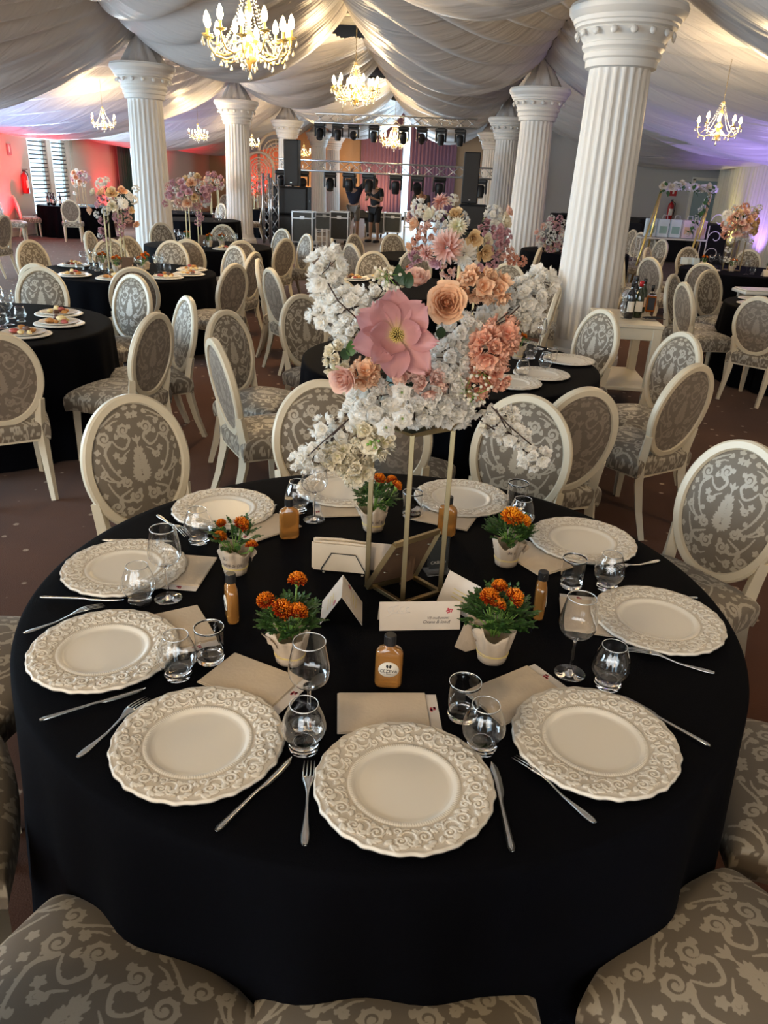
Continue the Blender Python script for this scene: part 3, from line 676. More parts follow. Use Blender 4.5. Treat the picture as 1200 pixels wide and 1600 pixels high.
# ------------------------------------------------------------------ round tables under black cloths
def cloth_mesh(R_=.915, H=.76, seed=0, n=240):
    r = random.Random(seed); th = np.linspace(0, 2*PI, n, endpoint=False)
    fold = sum(np.sin(th*k+r.random()*6)*a for k, a in ((11, .35), (17, .45), (23, .35), (31, .2)))
    rows = [(0.0, H, 0)]+[(R_*q, H, 0) for q in (.4, .8, .96)]+[(R_-.012, H-.001, 0), (R_-.003, H-.006, 0), (R_, H-.018, .002), (R_+.004, H-.06, .006), (R_+.010, H-.2, .014), (R_+.018, H-.4, .022), (R_+.03, .2, .03), (R_+.04, .012, .036)]
    P = [np.stack([(a+fold*d)*np.cos(th), (a+fold*d)*np.sin(th), np.full(n, z)], -1) for a, z, d in rows]
    mb = MB(); grid(mb, P, False, True, flip=True); return mb
CLM = [cloth_mesh(seed=k).mesh('tablecloth') for k in range(3)]
for q in CLM: q.materials.append(M['cloth'])
tabm = MB(); lathe(tabm, [(.88, .725), (.89, .73), (.89, .748), (.88, .752)], 64); TABT = tabm.mesh('tabletop'); TABT.materials.append(M['mdf'])
tlm = MB(); tube(tlm, [(.5, 0, 0), (.45, 0, .73)], .02, 8); TLEG = tlm.mesh('leg'); TLEG.materials.append(M['steel'])
TDESC = dict(T0='the nearest and biggest, in the foreground', TB='behind the nearest table, right of centre', TL0='cropped by the left edge, with food plates', TL1='left, with flowers on gold legs and food plates', TL2='behind the left flower table, by the columns', TFL='far left by the louvred windows', TLM='far left behind the nearest left column', TLF='far away right of the second left column', TLN='behind the hanging pink flowers at left', TC1='small in the middle, closest to the stage', TC2='in the middle behind the white blossoms', TR1='at the right under the right flower stand', TR2='at the right edge with the white high chair', TRB='behind the biggest column')
for i, (k, (x, y)) in enumerate(TBL.items()):
    e = empty('round_table', (x, y, 0), random.random(), 'round banquet table ' + TDESC[k], 'table', 'round banquet tables')
    link('tabletop', TABT, None, e)
    for q in range(4): link('leg', TLEG, None, e, None, (0, 0, q*PI/2+.4))
    c = link('tablecloth', CLM[i % 3], None, None, (x, y, 0), (0, 0, random.random()*6 if i else 0)); tag(c, 'black floor-length cloth on the round table ' + TDESC[k], 'tablecloth', 'black tablecloths')
TZ = .7615

# ------------------------------------------------------------------ chargers
rs = Scroll(); PW = .0817                        # one motif of the rim, repeated round the plate; x along the rim, y = radius
rs.spiral((.018, .131), .0135, 2.4, 1.55, 1, .0031, .0015, [(.001, .122), (-.014, .118), (-.026, .128)], leaf=4)
rs.spiral((-.022, .139), .0095, -.8, 1.4, 1, .0026, .0013, [(-.008, .148), (.006, .150)], leaf=3)
rs.spiral((-.030, .118), .008, 1.2, 1.3, -1, .0024, .0013, [(-.018, .112), (-.006, .110)], leaf=3)
for q, (x, y, a) in enumerate([(.034, .118, .9), (.037, .150, -.9), (.004, .139, 2.2), (.000, .113, .5), (-.012, .131, 1.1), (.030, .147, 2.8), (.012, .152, .2), (-.036, .152, .4), (.022, .111, .2), (-.012, .152, 3.0)]):
    rs.leafd(x, y, a, .013, .0030); rs.leafd(x, y, a+.55, .010, .0024)
RD = rs.data(False); RD2 = np.concatenate([RD, RD+np.array([PW, 0, 0]), RD-np.array([PW, 0, 0])])
def charger_mesh(nth=1000, fine=True):
    Rr = np.concatenate([[.0005, .04, .08, .088, .0905, .0925, .0945], np.linspace(.0955, .103, 7), np.linspace(.1045, .1635, 46 if fine else 8), [.1645, .165, .164]])
    th = np.linspace(0, 2*PI, nth, endpoint=False); R2, T2 = np.meshgrid(Rr, th, indexing='ij')
    lob = .0016*np.abs(np.sin(T2*10))+.0012*np.sin(T2*20+.5)+.0009*np.sin(T2*30)
    base = np.interp(R2, [0, .088, .0945, .0955, .103, .105, .125, .150, .162, .1645, .165, .1651], [.006, .006, .0105, .011, .0115, .0125, .0165, .0185, .0175, .013, .009, .009])
    bead = np.where((R2 > .0955) & (R2 < .1035), .0012*np.sqrt(np.clip(1-((R2-.0993)/.0036)**2, 0, 1))*(.45+.55*np.abs(np.sin(T2*70))), 0)
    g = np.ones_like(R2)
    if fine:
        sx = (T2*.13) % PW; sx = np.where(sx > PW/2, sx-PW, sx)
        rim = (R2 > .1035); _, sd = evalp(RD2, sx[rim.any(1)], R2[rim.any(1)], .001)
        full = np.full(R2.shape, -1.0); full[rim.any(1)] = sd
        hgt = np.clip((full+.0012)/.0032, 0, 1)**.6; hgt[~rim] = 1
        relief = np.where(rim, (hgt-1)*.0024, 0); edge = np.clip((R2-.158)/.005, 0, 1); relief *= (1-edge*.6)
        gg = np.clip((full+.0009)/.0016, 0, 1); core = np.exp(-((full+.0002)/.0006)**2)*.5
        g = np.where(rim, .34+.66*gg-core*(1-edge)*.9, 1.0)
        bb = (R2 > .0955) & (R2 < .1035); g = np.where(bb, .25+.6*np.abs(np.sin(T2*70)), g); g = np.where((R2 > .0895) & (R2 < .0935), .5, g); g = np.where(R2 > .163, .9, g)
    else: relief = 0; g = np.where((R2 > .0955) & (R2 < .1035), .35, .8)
    RR = R2+np.where(R2 > .15, lob*(R2-.15)/.015, 0)
    mb = MB(); grid(mb, np.stack([RR*np.cos(T2), RR*np.sin(T2), base+bead+relief], -1), False, True, g, flip=True)
    bot = [(.16, .007), (.10, .0015), (.0005, .001)]; lathe(mb, bot, 100 if fine else 40, cap=False, a=.9); return mb.mesh('charger')
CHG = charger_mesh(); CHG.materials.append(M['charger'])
CHL = charger_mesh(80, False); CHL.materials.append(M['charger'])
PLATE = [(-.0836+.717*math.cos(math.radians(a)), 1.7867+.717*math.sin(math.radians(a)), a, lab) for a, lab in (
    (-82.9, 'ornate white charger plate at front centre of nearest table'), (-115.9, 'ornate white charger plate front left, next to the centre one'), (-148.9, 'ornate white charger plate at left, beside the two low glasses'),
    (178.7, 'ornate white charger plate at left, behind the wine glass'), (140.9, 'ornate white charger plate far left, shining yellow in its well'), (105.5, 'ornate white charger plate at the far side behind the flower pot'),
    (71.7, 'ornate white charger plate far side, right of the gold stand'), (33.7, 'ornate white charger plate far right, behind the orange pot'), (-4.3, 'ornate white charger plate at right edge of nearest table'), (-49.7, 'ornate white charger plate front right, next to the centre one'))]
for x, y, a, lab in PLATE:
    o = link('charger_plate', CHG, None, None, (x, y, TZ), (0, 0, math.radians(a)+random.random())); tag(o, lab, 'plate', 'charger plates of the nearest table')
# napkins with a printed card, tucked under the inner edge of each charger
def napkin(px0, px1, px2, lab):
    """corner, corner along the table centre side, then the depth, as surveyed on the cloth"""
    a, b, c = (at(*p, z=TZ) for p in (px0, px1, px2)); u = (b-a); n = u.normalized(); w_ = (c-a)-n*(c-a).dot(n); d = w_.normalized(); L = u.length; D = w_.length
    rz = math.atan2(n.y, n.x); e = empty('folded_napkin', ((a.x+b.x+w_.x)/2, (a.y+b.y+w_.y)/2, TZ), rz, lab, 'napkin', 'folded napkins of the nearest table')
    mb = MB(); box(mb, (0, 0, .0022), (L, D, .0026), .001)
    box(mb, (.001, .001, .0047), (L-.004, D-.004, .0022), .0009); link('napkin_fold', mb, M['napkin'], e, smooth=False)
    mb = MB(); box(mb, (L/2+.004, -.003, .0007), (.07, D*.96, .0008)); cd = link('printed_card', mb, M['cardwhite'], e, smooth=False); tag(cd, 'white printed card')
    fl = MB()
    for k in range(6): lathe(fl, [(.0002, 0), (.0035, 0), (.0035, .0003), (.0002, .0003)], 8, (L/2+.020+.004*math.cos(k), .008+.004*math.sin(k*1.05), .0011))
    q = link('flower_print', fl, M['inkpink'], cd); return e
def napkin_at(ang, rad, L, D, off, side, lab):
    c = Vector((-.0836, 1.7867, 0)); a = math.radians(ang); rd = Vector((math.cos(a), math.sin(a), 0)); tn = Vector((-math.sin(a), math.cos(a), 0))
    p = c+rd*rad+tn*off; e = empty('folded_napkin', (p.x, p.y, TZ), a-PI/2 if side > 0 else a+PI/2, lab, 'napkin', 'folded napkins of the nearest table')
    mb = MB(); box(mb, (0, 0, .0022), (L, D, .0026), .001); box(mb, (.001, .001, .0047), (L-.004, D-.004, .0022), .0009); link('napkin_fold', mb, M['napkin'], e, smooth=False)
    mb = MB(); box(mb, (L/2-.012, 0, .0007), (.07, D*.97, .0008)); cd = tag(link('printed_card', mb, M['cardwhite'], e, smooth=False), 'white printed card')
    fl = MB()
    for k in range(7): lathe(fl, [(.0002, 0), (.0030, 0), (.0030, .0003), (.0002, .0003)], 8, (L/2+.010+.0045*math.cos(k*2.1), D*.1*(-1 if side > 0 else 1)+.005*math.sin(k*2.4), .0011))
    link('flower_print', fl, M['inkred'], cd); return e
for ang, rad, off, side, L, D, lab in ((-82.9, .475, -.028, -1, .19, .13, 'beige napkin behind the front centre plate'), (-114, .47, -.062, -1, .19, .13, 'beige napkin behind the front left plate'),
        (-147, .50, -.05, -1, .17, .13, 'beige napkin right of the left plate, under the low tumbler'), (179, .52, -.028, -1, .17, .13, 'beige napkin beside the wine glass at left'),
        (138, .49, .0, -1, .17, .13, 'beige napkin beside the small flat bottle at far left'), (104, .52, .02, -1, .19, .12, 'beige napkin at the far side behind the gold stand'),
        (72, .50, .0, -1, .19, .12, 'beige napkin far side, left of the orange pot'), (36, .47, -.045, -1, .19, .13, 'beige napkin far right, running to the tall tumbler'),
        (-6, .50, .0, -1, .17, .13, 'beige napkin at right behind the wine glass'), (-52, .485, .0, -1, .19, .13, 'beige napkin behind the front right plate')):
    napkin_at(ang, rad+.034, L, D, off, side, lab)
# ------------------------------------------------------------------ cutlery
def fork_mesh():
    mb = MB(); n = 26; L = .198
    s = np.linspace(0, 1, n); w_ = np.interp(s, [0, .04, .12, .3, .5, .62, .68, .74, .80], [.0045, .0075, .0080, .0052, .0026, .0026, .006, .0115, .0120])
    z = .0022+.010*np.clip((s-.45)/.3, 0, 1)*(1-np.clip((s-.75)/.25, 0, 1))
    e_ = s*L*.80/1.0; keep = s <= 1
    P = [[[-w_[i], e_[i], z[i]-.0008], [-w_[i]*.6, e_[i], z[i]+.0010], [w_[i]*.6, e_[i], z[i]+.0010], [w_[i], e_[i], z[i]-.0008], [0, e_[i], z[i]-.0016]] for i in range(n)]
    s2 = np.linspace(0, 1, n); w2 = np.interp(s2, [0, .05, .16, .35, .6, .75, .85, .95, 1], [.004, .0072, .0078, .005, .0026, .0028, .0055, .0112, .0115])
    z2 = .0022+.011*np.clip((s2-.5)/.4, 0, 1)**1.3; P = []
    for i in range(n): P.append([[-w2[i], s2[i]*L*.74, z2[i]-.0006], [-w2[i]*.6, s2[i]*L*.74, z2[i]+.0012], [w2[i]*.6, s2[i]*L*.74, z2[i]+.0012], [w2[i], s2[i]*L*.74, z2[i]-.0006], [0, s2[i]*L*.74, z2[i]-.0014]])
    grid(mb, P, False, True); mb.f += [tuple(range(5)), tuple(range((n-1)*5, n*5))[::-1]]; mb.m += [0, 0]
    for k in range(4):
        x0 = -.0095+k*.00633; pts = [(x0, L*.735, .0130), (x0*1.05, L*.80, .0125), (x0*1.05, L*.9, .0085), (x0*1.0, L, .0040)]
        tube(mb, pts, [.0017, .0015, .0013, .0006], 5, flat=.6)
    return mb.mesh('fork')
def knife_mesh():
    mb = MB(); n = 26; s = np.linspace(0, 1, n); L = .212
    wl = np.interp(s, [0, .04, .3, .5, .56, .62, .9, 1], [.004, .0068, .0052, .0045, .0050, .0050, .0060, .001]); wr = np.interp(s, [0, .04, .3, .5, .56, .62, .8, .93, 1], [.004, .0068, .0052, .0045, .006, .0105, .0115, .009, .001])
    tz = np.interp(s, [0, .1, .5, .56, 1], [.002, .0035, .003, .0008, .0005])
    P = [[[-wl[i], s[i]*L, .0035], [0, s[i]*L, .0035+tz[i]], [wr[i], s[i]*L, .0035], [0, s[i]*L, .0035-tz[i]]] for i in range(n)]
    grid(mb, P, False, True); mb.f += [(0, 1, 2, 3), (n*4-1, n*4-2, n*4-3, n*4-4)]; mb.m += [0, 0]; return mb.mesh('knife')
FORK = fork_mesh(); FORK.materials.append(M['steel']); KNIFE = knife_mesh(); KNIFE.materials.append(M['steel'])
def cut(kind, ph, pt, lab):
    a = at(*ph, z=TZ); b = at(*pt, z=TZ); d = b-a; o = link(kind, FORK if kind == 'fork' else KNIFE, None, None, (a.x, a.y, TZ-.0008 if kind == 'fork' else TZ-.0004), (0, 0, math.atan2(d.y, d.x)-PI/2)); tag(o, lab, kind, kind+'s of the nearest table')
for t in (('fork', (476, 1322), (484, 1185), 'steel fork left of the front centre plate'), ('knife', (800, 1332), (769, 1198), 'steel knife right of the front centre plate'),
          ('fork', (930, 1286), (804, 1182), 'steel fork between the front centre and front right plates'), ('knife', (338, 1300), (452, 1188), 'steel knife between the front left and front centre plates'),
          ('fork', (121, 1184), (236, 1090), 'steel fork left of the front left plate'), ('knife', (62, 1127), (222, 1078), 'steel knife below the left plate'),
          ('fork', (37, 990), (162, 948), 'steel fork above the left plate'), ('knife', (63, 934), (190, 938), 'steel knife below the second left plate, lying level'),
          ('knife', (1109, 1167), (955, 1082), 'steel knife right of the front right plate'), ('fork', (1116, 1052), (988, 1018), 'steel fork between the right and front right plates'),
          ('fork', (1030, 876), (960, 892), 'steel fork end right of the far right plate'), ('knife', (1089, 935), (1010, 938), 'steel knife end above the right edge plate'),
          ('fork', (246, 805), (292, 838), 'steel fork left of the far left plate'), ('knife', (160, 845), (270, 846), 'steel knife end behind the second left plate'),
          ('knife', (432, 790), (400, 800), 'steel knife end right of the far left plate'), ('fork', (650, 768), (662, 790), 'steel fork end left of the far right-of-stand plate')): cut(*t)
# ------------------------------------------------------------------ glasses
def glass_mesh(outer, th=.0012, foot=0, n=48):
    """closed thin-walled vessel: outer profile up, inner profile down"""
    o = catmull(outer, 6); k = foot; inner = [(max(r-th, .0004), z) for r, z in o if z > k]; inner = inner[::-1]; prof = [(.0004, o[0][1])]+[tuple(p) for p in o]+inner+[(.0004, k+.0002)]
    mb = MB(); lathe(mb, prof, n, cap=False); return mb
WINE = glass_mesh([(.034, 0), (.034, .0015), (.02, .004), (.006, .009), (.0038, .02), (.0036, .06), (.0042, .088), (.014, .098), (.031, .108), (.0405, .124), (.0415, .142), (.038, .165), (.0335, .188), (.0320, .200)], .0010, .0965, 48).mesh('wine_glass')
SNIF = glass_mesh([(.029, 0), (.030, .002), (.029, .008), (.0215, .013), (.021, .0165), (.032, .024), (.0415, .040), (.0425, .055), (.038, .074), (.031, .092), (.0275, .104)], .0011, .0185, 48).mesh('tumbler')
TUMB = glass_mesh([(.028, 0), (.0300, .002), (.0315, .02), (.0325, .05), (.0335, .086)], .0013, .012, 48).mesh('tumbler')
for q in (WINE, SNIF, TUMB): q.materials.append(M['glass'])
RIMS = {}
M['rim_glint'] = pm('glass_rim_glint', (.80, .82, .82), .12, .55, spec=1)  # pale half-metal ring: the bright glint of the rim put into its colour
for k_, R_, z_ in (('w', .0316, .200), ('s', .0270, .104), ('t', .0329, .086)):
    mb = MB(); th_ = np.linspace(0, 2*PI, 49)[:-1]; P = [[((R_+.00085*math.cos(q))*math.cos(t), (R_+.00085*math.cos(q))*math.sin(t), z_+.0009*math.sin(q)) for q in np.linspace(0, 2*PI, 7)[:-1]] for t in th_]
    grid(mb, P, True, True); RIMS[k_] = mb.mesh('rim'); RIMS[k_].materials.append(M['rim_glint'])
def put_glass(kind, p, lab, sc=1.0, z=TZ, group='glasses of the nearest table'):
    me = dict(w=WINE, s=SNIF, t=TUMB)[kind]; nm = 'wine_glass' if kind == 'w' else 'tumbler'
    o = link(nm, me, None, None, (p[0], p[1], z), (0, 0, random.random()*6), sc=sc); link('rim', RIMS[kind], None, o); return tag(o, lab, 'glass', group)
def gpx(kind, px, py, lab, sc=1.0): p = at(px, py, z=TZ); return put_glass(kind, p, lab, sc)
gpx('w', 263, 935, 'stemmed wine glass at left, over the second left plate'); gpx('s', 219, 940, 'low bulbous glass in front of the second left plate')
gpx('s', 279, 1055, 'low bulbous glass at the right rim of the left plate'); gpx('t', 329, 1030, 'straight tumbler right of the left bulbous glass')
gpx('w', 483, 1133, 'stemmed wine glass in front of the orange pot at left of centre'); gpx('s', 475, 1168, 'bulbous glass left of the front centre plate')
gpx('t', 722, 1118, 'straight tumbler behind the front centre plate, right side'); gpx('s', 752, 1168, 'bulbous glass right of the front centre plate')
gpx('w', 890, 1052, 'stemmed wine glass at right near the right napkin'); gpx('s', 949, 1070, 'bulbous glass behind the front right plate')
gpx('t', 892, 915, 'straight tumbler in front of the far right plate'); gpx('s', 948, 918, 'bulbous glass in front of the far right plate')
gpx('s', 311, 846, 'bulbous glass over the shining far left plate'); gpx('w', 491, 812, 'stemmed wine glass behind, left of the gold stand'); gpx('s', 465, 798, 'bulbous glass behind, left of the stemmed one')
gpx('t', 643, 806, 'straight tumbler behind the gold stand'); gpx('s', 812, 826, 'bulbous glass behind the far orange pot'); gpx('t', 806, 792, 'straight tumbler behind the far orange pot', 1.05)

# ------------------------------------------------------------------ lettering
def text_obj(s, size, mat, parent, loc, rot, ext=.00012, align='CENTER', shear=0, name='lettering'):
    cu = bpy.data.curves.new(name, 'FONT'); cu.body = s; cu.size = size; cu.extrude = ext; cu.align_x = align; cu.align_y = 'CENTER'; cu.shear = shear; cu.resolution_u = 3
    o = bpy.data.objects.new(name, cu); COL.objects.link(o); dg = bpy.context.evaluated_depsgraph_get(); dg.update()
    me = bpy.data.meshes.new_from_object(o.evaluated_get(dg)); bpy.data.objects.remove(o); bpy.data.curves.remove(cu)
    me.materials.clear(); return link(name, me, mat, parent, loc, rot)
# ------------------------------------------------------------------ flat drink bottles
def rrect(w_, d_, r_, n=6):
    pts = []
    for cx, cy, a0 in ((w_/2-r_, d_/2-r_, 0), (-w_/2+r_, d_/2-r_, PI/2), (-w_/2+r_, -d_/2+r_, PI), (w_/2-r_, -d_/2+r_, 1.5*PI)):
        for k in range(n): a = a0+PI/2*k/(n-1); pts.append((cx+r_*math.cos(a), cy+r_*math.sin(a)))
    return np.array(pts)
def flask(w_=.050, h=.088, d_=.024):
    def lay(ss, z): b = rrect(w_*ss[0], d_*ss[1], min(.0105, d_*ss[1]*.45)); return np.column_stack([b, np.full(len(b), z)])
    g = MB(); rows = [lay((.8, .75), 0), lay((.93, .92), .002), lay((1, 1), .008), lay((1, 1), h*.80), lay((.96, .95), h*.88), lay((.80, .85), h*.95), lay((.45, .75), h), lay((.36, .72), h+.010)]
    grid(g, rows, False, True); g.f += [tuple(range(24))[::-1]]; g.m += [0]
    return g.mesh('bottle_body')
FLB = flask(); FLB.materials.append(M['syrup'])
def bottle_px(px, py, rz, lab, label_on=True):
    p = at(px, py, z=TZ); e = empty('flat_bottle', (p.x, p.y, TZ), rz, lab, 'bottle', 'drink bottles of the nearest table'); e.scale = (1.2, 1.2, 1.15)
    link('bottle_body', FLB, None, e)
    c = MB(); lathe(c, [(.0095, .092), (.0105, .093), (.0105, .112), (.0095, .1135)], 20)
    for k in range(20): a = k*PI/10; box(c, (.0105*math.cos(a), .0105*math.sin(a), .102), (.0012, .001, .018), 0, a)
    link('screw_cap', c, M['capblack'], e, smooth=False)
    if label_on:
        l = MB(); n = 40; th = np.linspace(0, 2*PI, n, endpoint=False); P = [[(k*.0185*math.cos(t), -.0122-j, .044+k*.0165*math.sin(t)) for t in th] for k, j in ((.001, .0008), (1, .0008), (1, .0))]
        grid(l, P, False, True); la = tag(link('paper_label', l, M['paper'], e), 'round white label')
        text_obj('CEZEVA', .0088, M['inkblack'], la, (0, -.0132, .0405), (PI/2, 0, 0)); text_obj('— FARM —', .0034, M['ink'], la, (0, -.0132, .0345), (PI/2, 0, 0))
        s_ = MB()
        for sx in (-1, 1):
            t = np.linspace(0, 2*PI, 16, endpoint=False); pts = [(sx*.0028+.0024*math.cos(q)*.9, -.0134, .0515+.0042*math.sin(q)+sx*.0008*math.cos(q)) for q in t]; s_.add(pts, [tuple(range(16))])
        link('leaf_emblem', s_, M['inkblack'], la, smooth=False)
    return e
bottle_px(606, 1070, .02, 'flat peach drink bottle facing the camera, label readable, below the folded card')
bottle_px(363, 968, -1.15, 'flat peach drink bottle edge-on with label at its left side, by the left pots')
bottle_px(840, 962, 1.45, 'slim-looking amber bottle edge-on, right of the green pot'); bottle_px(452, 840, PI+.35, 'peach bottle seen from its plain back, left of the napkin holder')
bottle_px(697, 835, PI-.4, 'peach bottle behind the gold stand at right')
# ------------------------------------------------------------------ petals and flowers
def petal(L, W, cup=.3, curl=.4, nv=7, nu=5, tip=.0, ruffle=0, seed=0, pw=.75):
    v, u = np.meshgrid(np.linspace(0, 1, nv), np.linspace(-1, 1, nu), indexing='ij')
    wd = W*np.sin(PI*np.clip(v*.86+.07, 0, 1)**pw)*(1-tip*v**4)
    X = u*wd; ang = curl*v; Y = L*v*np.cos(ang*.9); Z = L*v*np.sin(ang)*.9+cup*np.abs(u)**2*wd
    if ruffle: Z = Z+ruffle*L*np.sin(u*5+seed*2.1)*v**2+ruffle*.6*L*np.cos(u*9+seed)*v**3; Y = Y+ruffle*.7*L*np.cos(u*7+seed)*v**3
    return np.stack([X, Y, Z], -1), v
def add_petal(mb, Mx, *a, **k):
    P, v = petal(*a, **k); m2 = MB(); grid(m2, P, a=v); mb.merge(m2, Mx)
def bloom_small(R_, seed, np_=5, layers=2, ruffle=.12):
    """open five-petalled blossom, face to +Z"""
    r = random.Random(seed); mb = MB()
    for l in range(layers):
        for k in range(np_):
            a = 2*PI*k/np_+l*.6+r.uniform(-.15, .15); add_petal(mb, Matrix.Rotation(a, 4, 'Z') @ Matrix.Rotation(.25+.5*l+r.uniform(-.15, .2), 4, 'X'), R_*(1-.22*l), R_*.52, .35, .25, 5, 5, ruffle=ruffle, seed=r.random()*9)
    return mb
def bloom_ruffled(R_, seed, n=15):
    r = random.Random(seed); mb = MB()
    for k in range(n):
        f = k/n; a = k*2.4; add_petal(mb, Matrix.Rotation(a, 4, 'Z') @ Matrix.Rotation(.15+1.15*(1-f)**.9*1.0+r.uniform(-.2, .2), 4, 'X'), R_*(.6+.4*f), R_*.48, .3, .35, 5, 5, ruffle=.2, seed=r.random()*9)
    return mb
WB = [bloom_ruffled(.021, s) for s in range(3)]+[bloom_small(.022, s) for s in range(3)]
def blossom_set(mat, sc=1.0):
    out = []
    for b in WB:
        m2 = MB(); m2.merge(b, Matrix.Scale(sc, 4)); me = m2.mesh('blossom'); me.materials.append(mat); out.append(me)
    return out
BW = blossom_set(M['petal_white']); BC = blossom_set(M['petal_cream'], .8); BP = blossom_set(M['petal_mauve'], 1.0); BPK = blossom_set(M['petal_pink'], 1.0); BCO = blossom_set(M['petal_coral'], 1.25); BPE = blossom_set(M['petal_peach'], 1.0)
def toward(n):
    return Vector(n).to_track_quat('Z', 'Y').to_euler()
def rose_parts(R_, seed, n=26, closed=1.0):
    """petals of a rose as separate transforms: outer ones open, inner ones wound"""
    r = random.Random(seed); out = []
    for k in range(n):
        f = k/(n-1); a = k*2.399; lean = (1.28-.98*f**1.1*1.0)*closed if True else 0
        out.append((a, lean, f))
    return out
def add_rose(parent, R_, seed, mat, loc, nrm, name='rose', n=24, lab=None, split=True, open_=1.0):
    r = random.Random(seed); e = MB(); q = toward(nrm)
    ms = []
    for k in range(n):
        f = k/(n-1.0)                                    # 0 heart, 1 outside
        Rb = R_*(.04+.68*f**.85); H = R_*(1.12-.32*f); wdt = .95-.25*f; lean = -.15+f*.85*open_; a0 = k*2.399+r.uniform(-.2, .2)
        v, u = np.meshgrid(np.linspace(0, 1, 7), np.linspace(-1, 1, 9), indexing='ij')
        rad = Rb*(.25+.75*np.minimum(1, v*2.0))+lean*R_*.42*v**2+.12*R_*f*np.clip(v-.75, 0, 1)*4*v
        th = a0+u*wdt*(1.0-.25*v**3); z = -R_*.45+H*v*(1-.12*u**2)-R_*.18*f*f*v**3*open_
        rad = rad+R_*.03*np.sin(u*4+seed+k)*v**3
        P = np.stack([rad*np.cos(th), rad*np.sin(th), z+R_*.02*np.sin(u*6+k)*v**3], -1)
        pm_ = MB(); grid(pm_, P, a=v*.55+.45*f); ms.append(pm_)
    if split:
        heart = MB(); lathe(heart, [(.001, -R_*.3), (R_*.16, -R_*.2), (R_*.13, R_*.25), (.001, R_*.42)], 12, a=.1); [heart.merge(m_) for m_ in ms[:8]]; o = link(name, heart, mat, parent, loc, q)
        for m_ in ms[8:]: link('petal', m_, mat, o)
    else:
        al = MB(); [al.merge(m_) for m_ in ms]; o = link(name, al, mat, parent, loc, q)
    if lab: tag(o, lab)
    return o
# ------------------------------------------------------------------ potted marigolds
LEAFL = None
def leaflet(mb, p, d, L, W, up=Vector((0, 0, 1))):
    p = Vector(p); d = Vector(d).normalized(); s = d.cross(up); s = s.normalized() if s.length > .01 else Vector((1, 0, 0)); n = s.cross(d)
    m = p+d*L*.5+n*L*.06; e_ = p+d*L-n*L*.10
    mb.add([p, m+s*W, m-n*W*.25, m-s*W, e_, p+d*L*.22+s*W*.7, p+d*L*.22-s*W*.7], [(0, 5, 2), (5, 1, 2), (0, 2, 6), (6, 2, 3), (1, 4, 2), (2, 4, 3)])
def foliage(R_, H, n, seed, base=.0, up=.3):
    r = random.Random(seed); mb = MB(); st = MB()
    for k in range(int(n*1.6)):
        a = r.uniform(0, 2*PI); el = math.asin(r.uniform(-.25, 1)); rr = r.uniform(.35, 1)**.6
        n_k = k; c = Vector((math.cos(a)*math.cos(el)*R_*rr, math.sin(a)*math.cos(el)*R_*rr, base+H*(.5+.5*math.sin(el)*rr)))
        d = (Vector((c.x, c.y, (c.z-base)*.5)).normalized()+Vector((r.uniform(-.5, .5), r.uniform(-.5, .5), r.uniform(-.4, .5)))).normalized()
        L = r.uniform(.018, .030); s_ = d.cross(Vector((0, 0, 1))).normalized()
        for q in range(5):          # feather of leaflets
            b = c+d*L*q/5
            for sg in (-1, 1): leaflet(mb, b, d*.7+s_*sg*.9+Vector((0, 0, r.uniform(-.35, .35))), L*.58*(1-q*.10), .0046)
        leaflet(mb, c+d*L, d, L*.42, .0036)
        if k % 4 == 0: tube(st, [(0, 0, base), (c.x*.45, c.y*.45, base+c.z*.25), tuple(c)], .0013, 4)
    return mb, st
def marigold_head(R_, seed, n=140):
    r = random.Random(seed); mb = MB()
    for k in range(n):
        f = (k+.5)/n; el = math.acos(1-f*1.25); a = k*2.39996; d = Vector((math.sin(el)*math.cos(a), math.sin(el)*math.sin(a), math.cos(el)))
        q = (d+Vector((r.uniform(-.15, .15), r.uniform(-.15, .15), .1))).to_track_quat('Y', 'Z').to_matrix().to_4x4()
        P, v = petal(R_*.66, R_*.15, .6, .25, 4, 3, ruffle=.14, seed=k); m2 = MB(); grid(m2, P, a=np.clip(v*1.15-f*.45-.08, 0, 1))
        mb.merge(m2, Matrix.Translation(d*R_*.45) @ q)
    return mb
MH = [marigold_head(.021, s).mesh('bloom') for s in range(3)]
for q in MH: q.materials.append(M['marigold'])
MHO = [marigold_head(.023, s+5, 120).mesh('bloom') for s in range(2)]
for q in MHO: q.materials.append(M['marigold_o'])
def pot_wrap(seed, lean=.5):
    r = random.Random(seed); n = 60; th = np.linspace(0, 2*PI, n, endpoint=False); rows = []
    for i, (R_, z) in enumerate([(.031, 0), (.033, .01), (.0345, .018), (.0335, .022), (.036, .03), (.0395, .05), (.0425, .066), (.044, .078)]):
        am = .0006+.0045*(z/.078)**2; fl = .022*max(0, (z-.045)/.033)*np.clip(np.cos(th-lean), 0, 1)**2
        fl = fl*.4; am = am*.6; rr = R_+am*np.sin(th*7+seed)+am*.7*np.sin(th*11+seed*3+z*40)+fl
        zz = z+(.010*np.sin(th*3+seed)+.006*np.sin(th*5+1))*(z/.078)**3
        rows.append(np.stack([rr*np.cos(th), rr*np.sin(th), zz], -1))
    inn = rows[-1]*np.array([.95, .95, .985]); rows += [inn, rows[4]*np.array([.86, .86, 1.3]), rows[4]*np.array([.05, .05, 1.3])]
    mb = MB(); grid(mb, rows, False, True); mb.f += [tuple(range(n))[::-1]]; mb.m += [0]; return mb
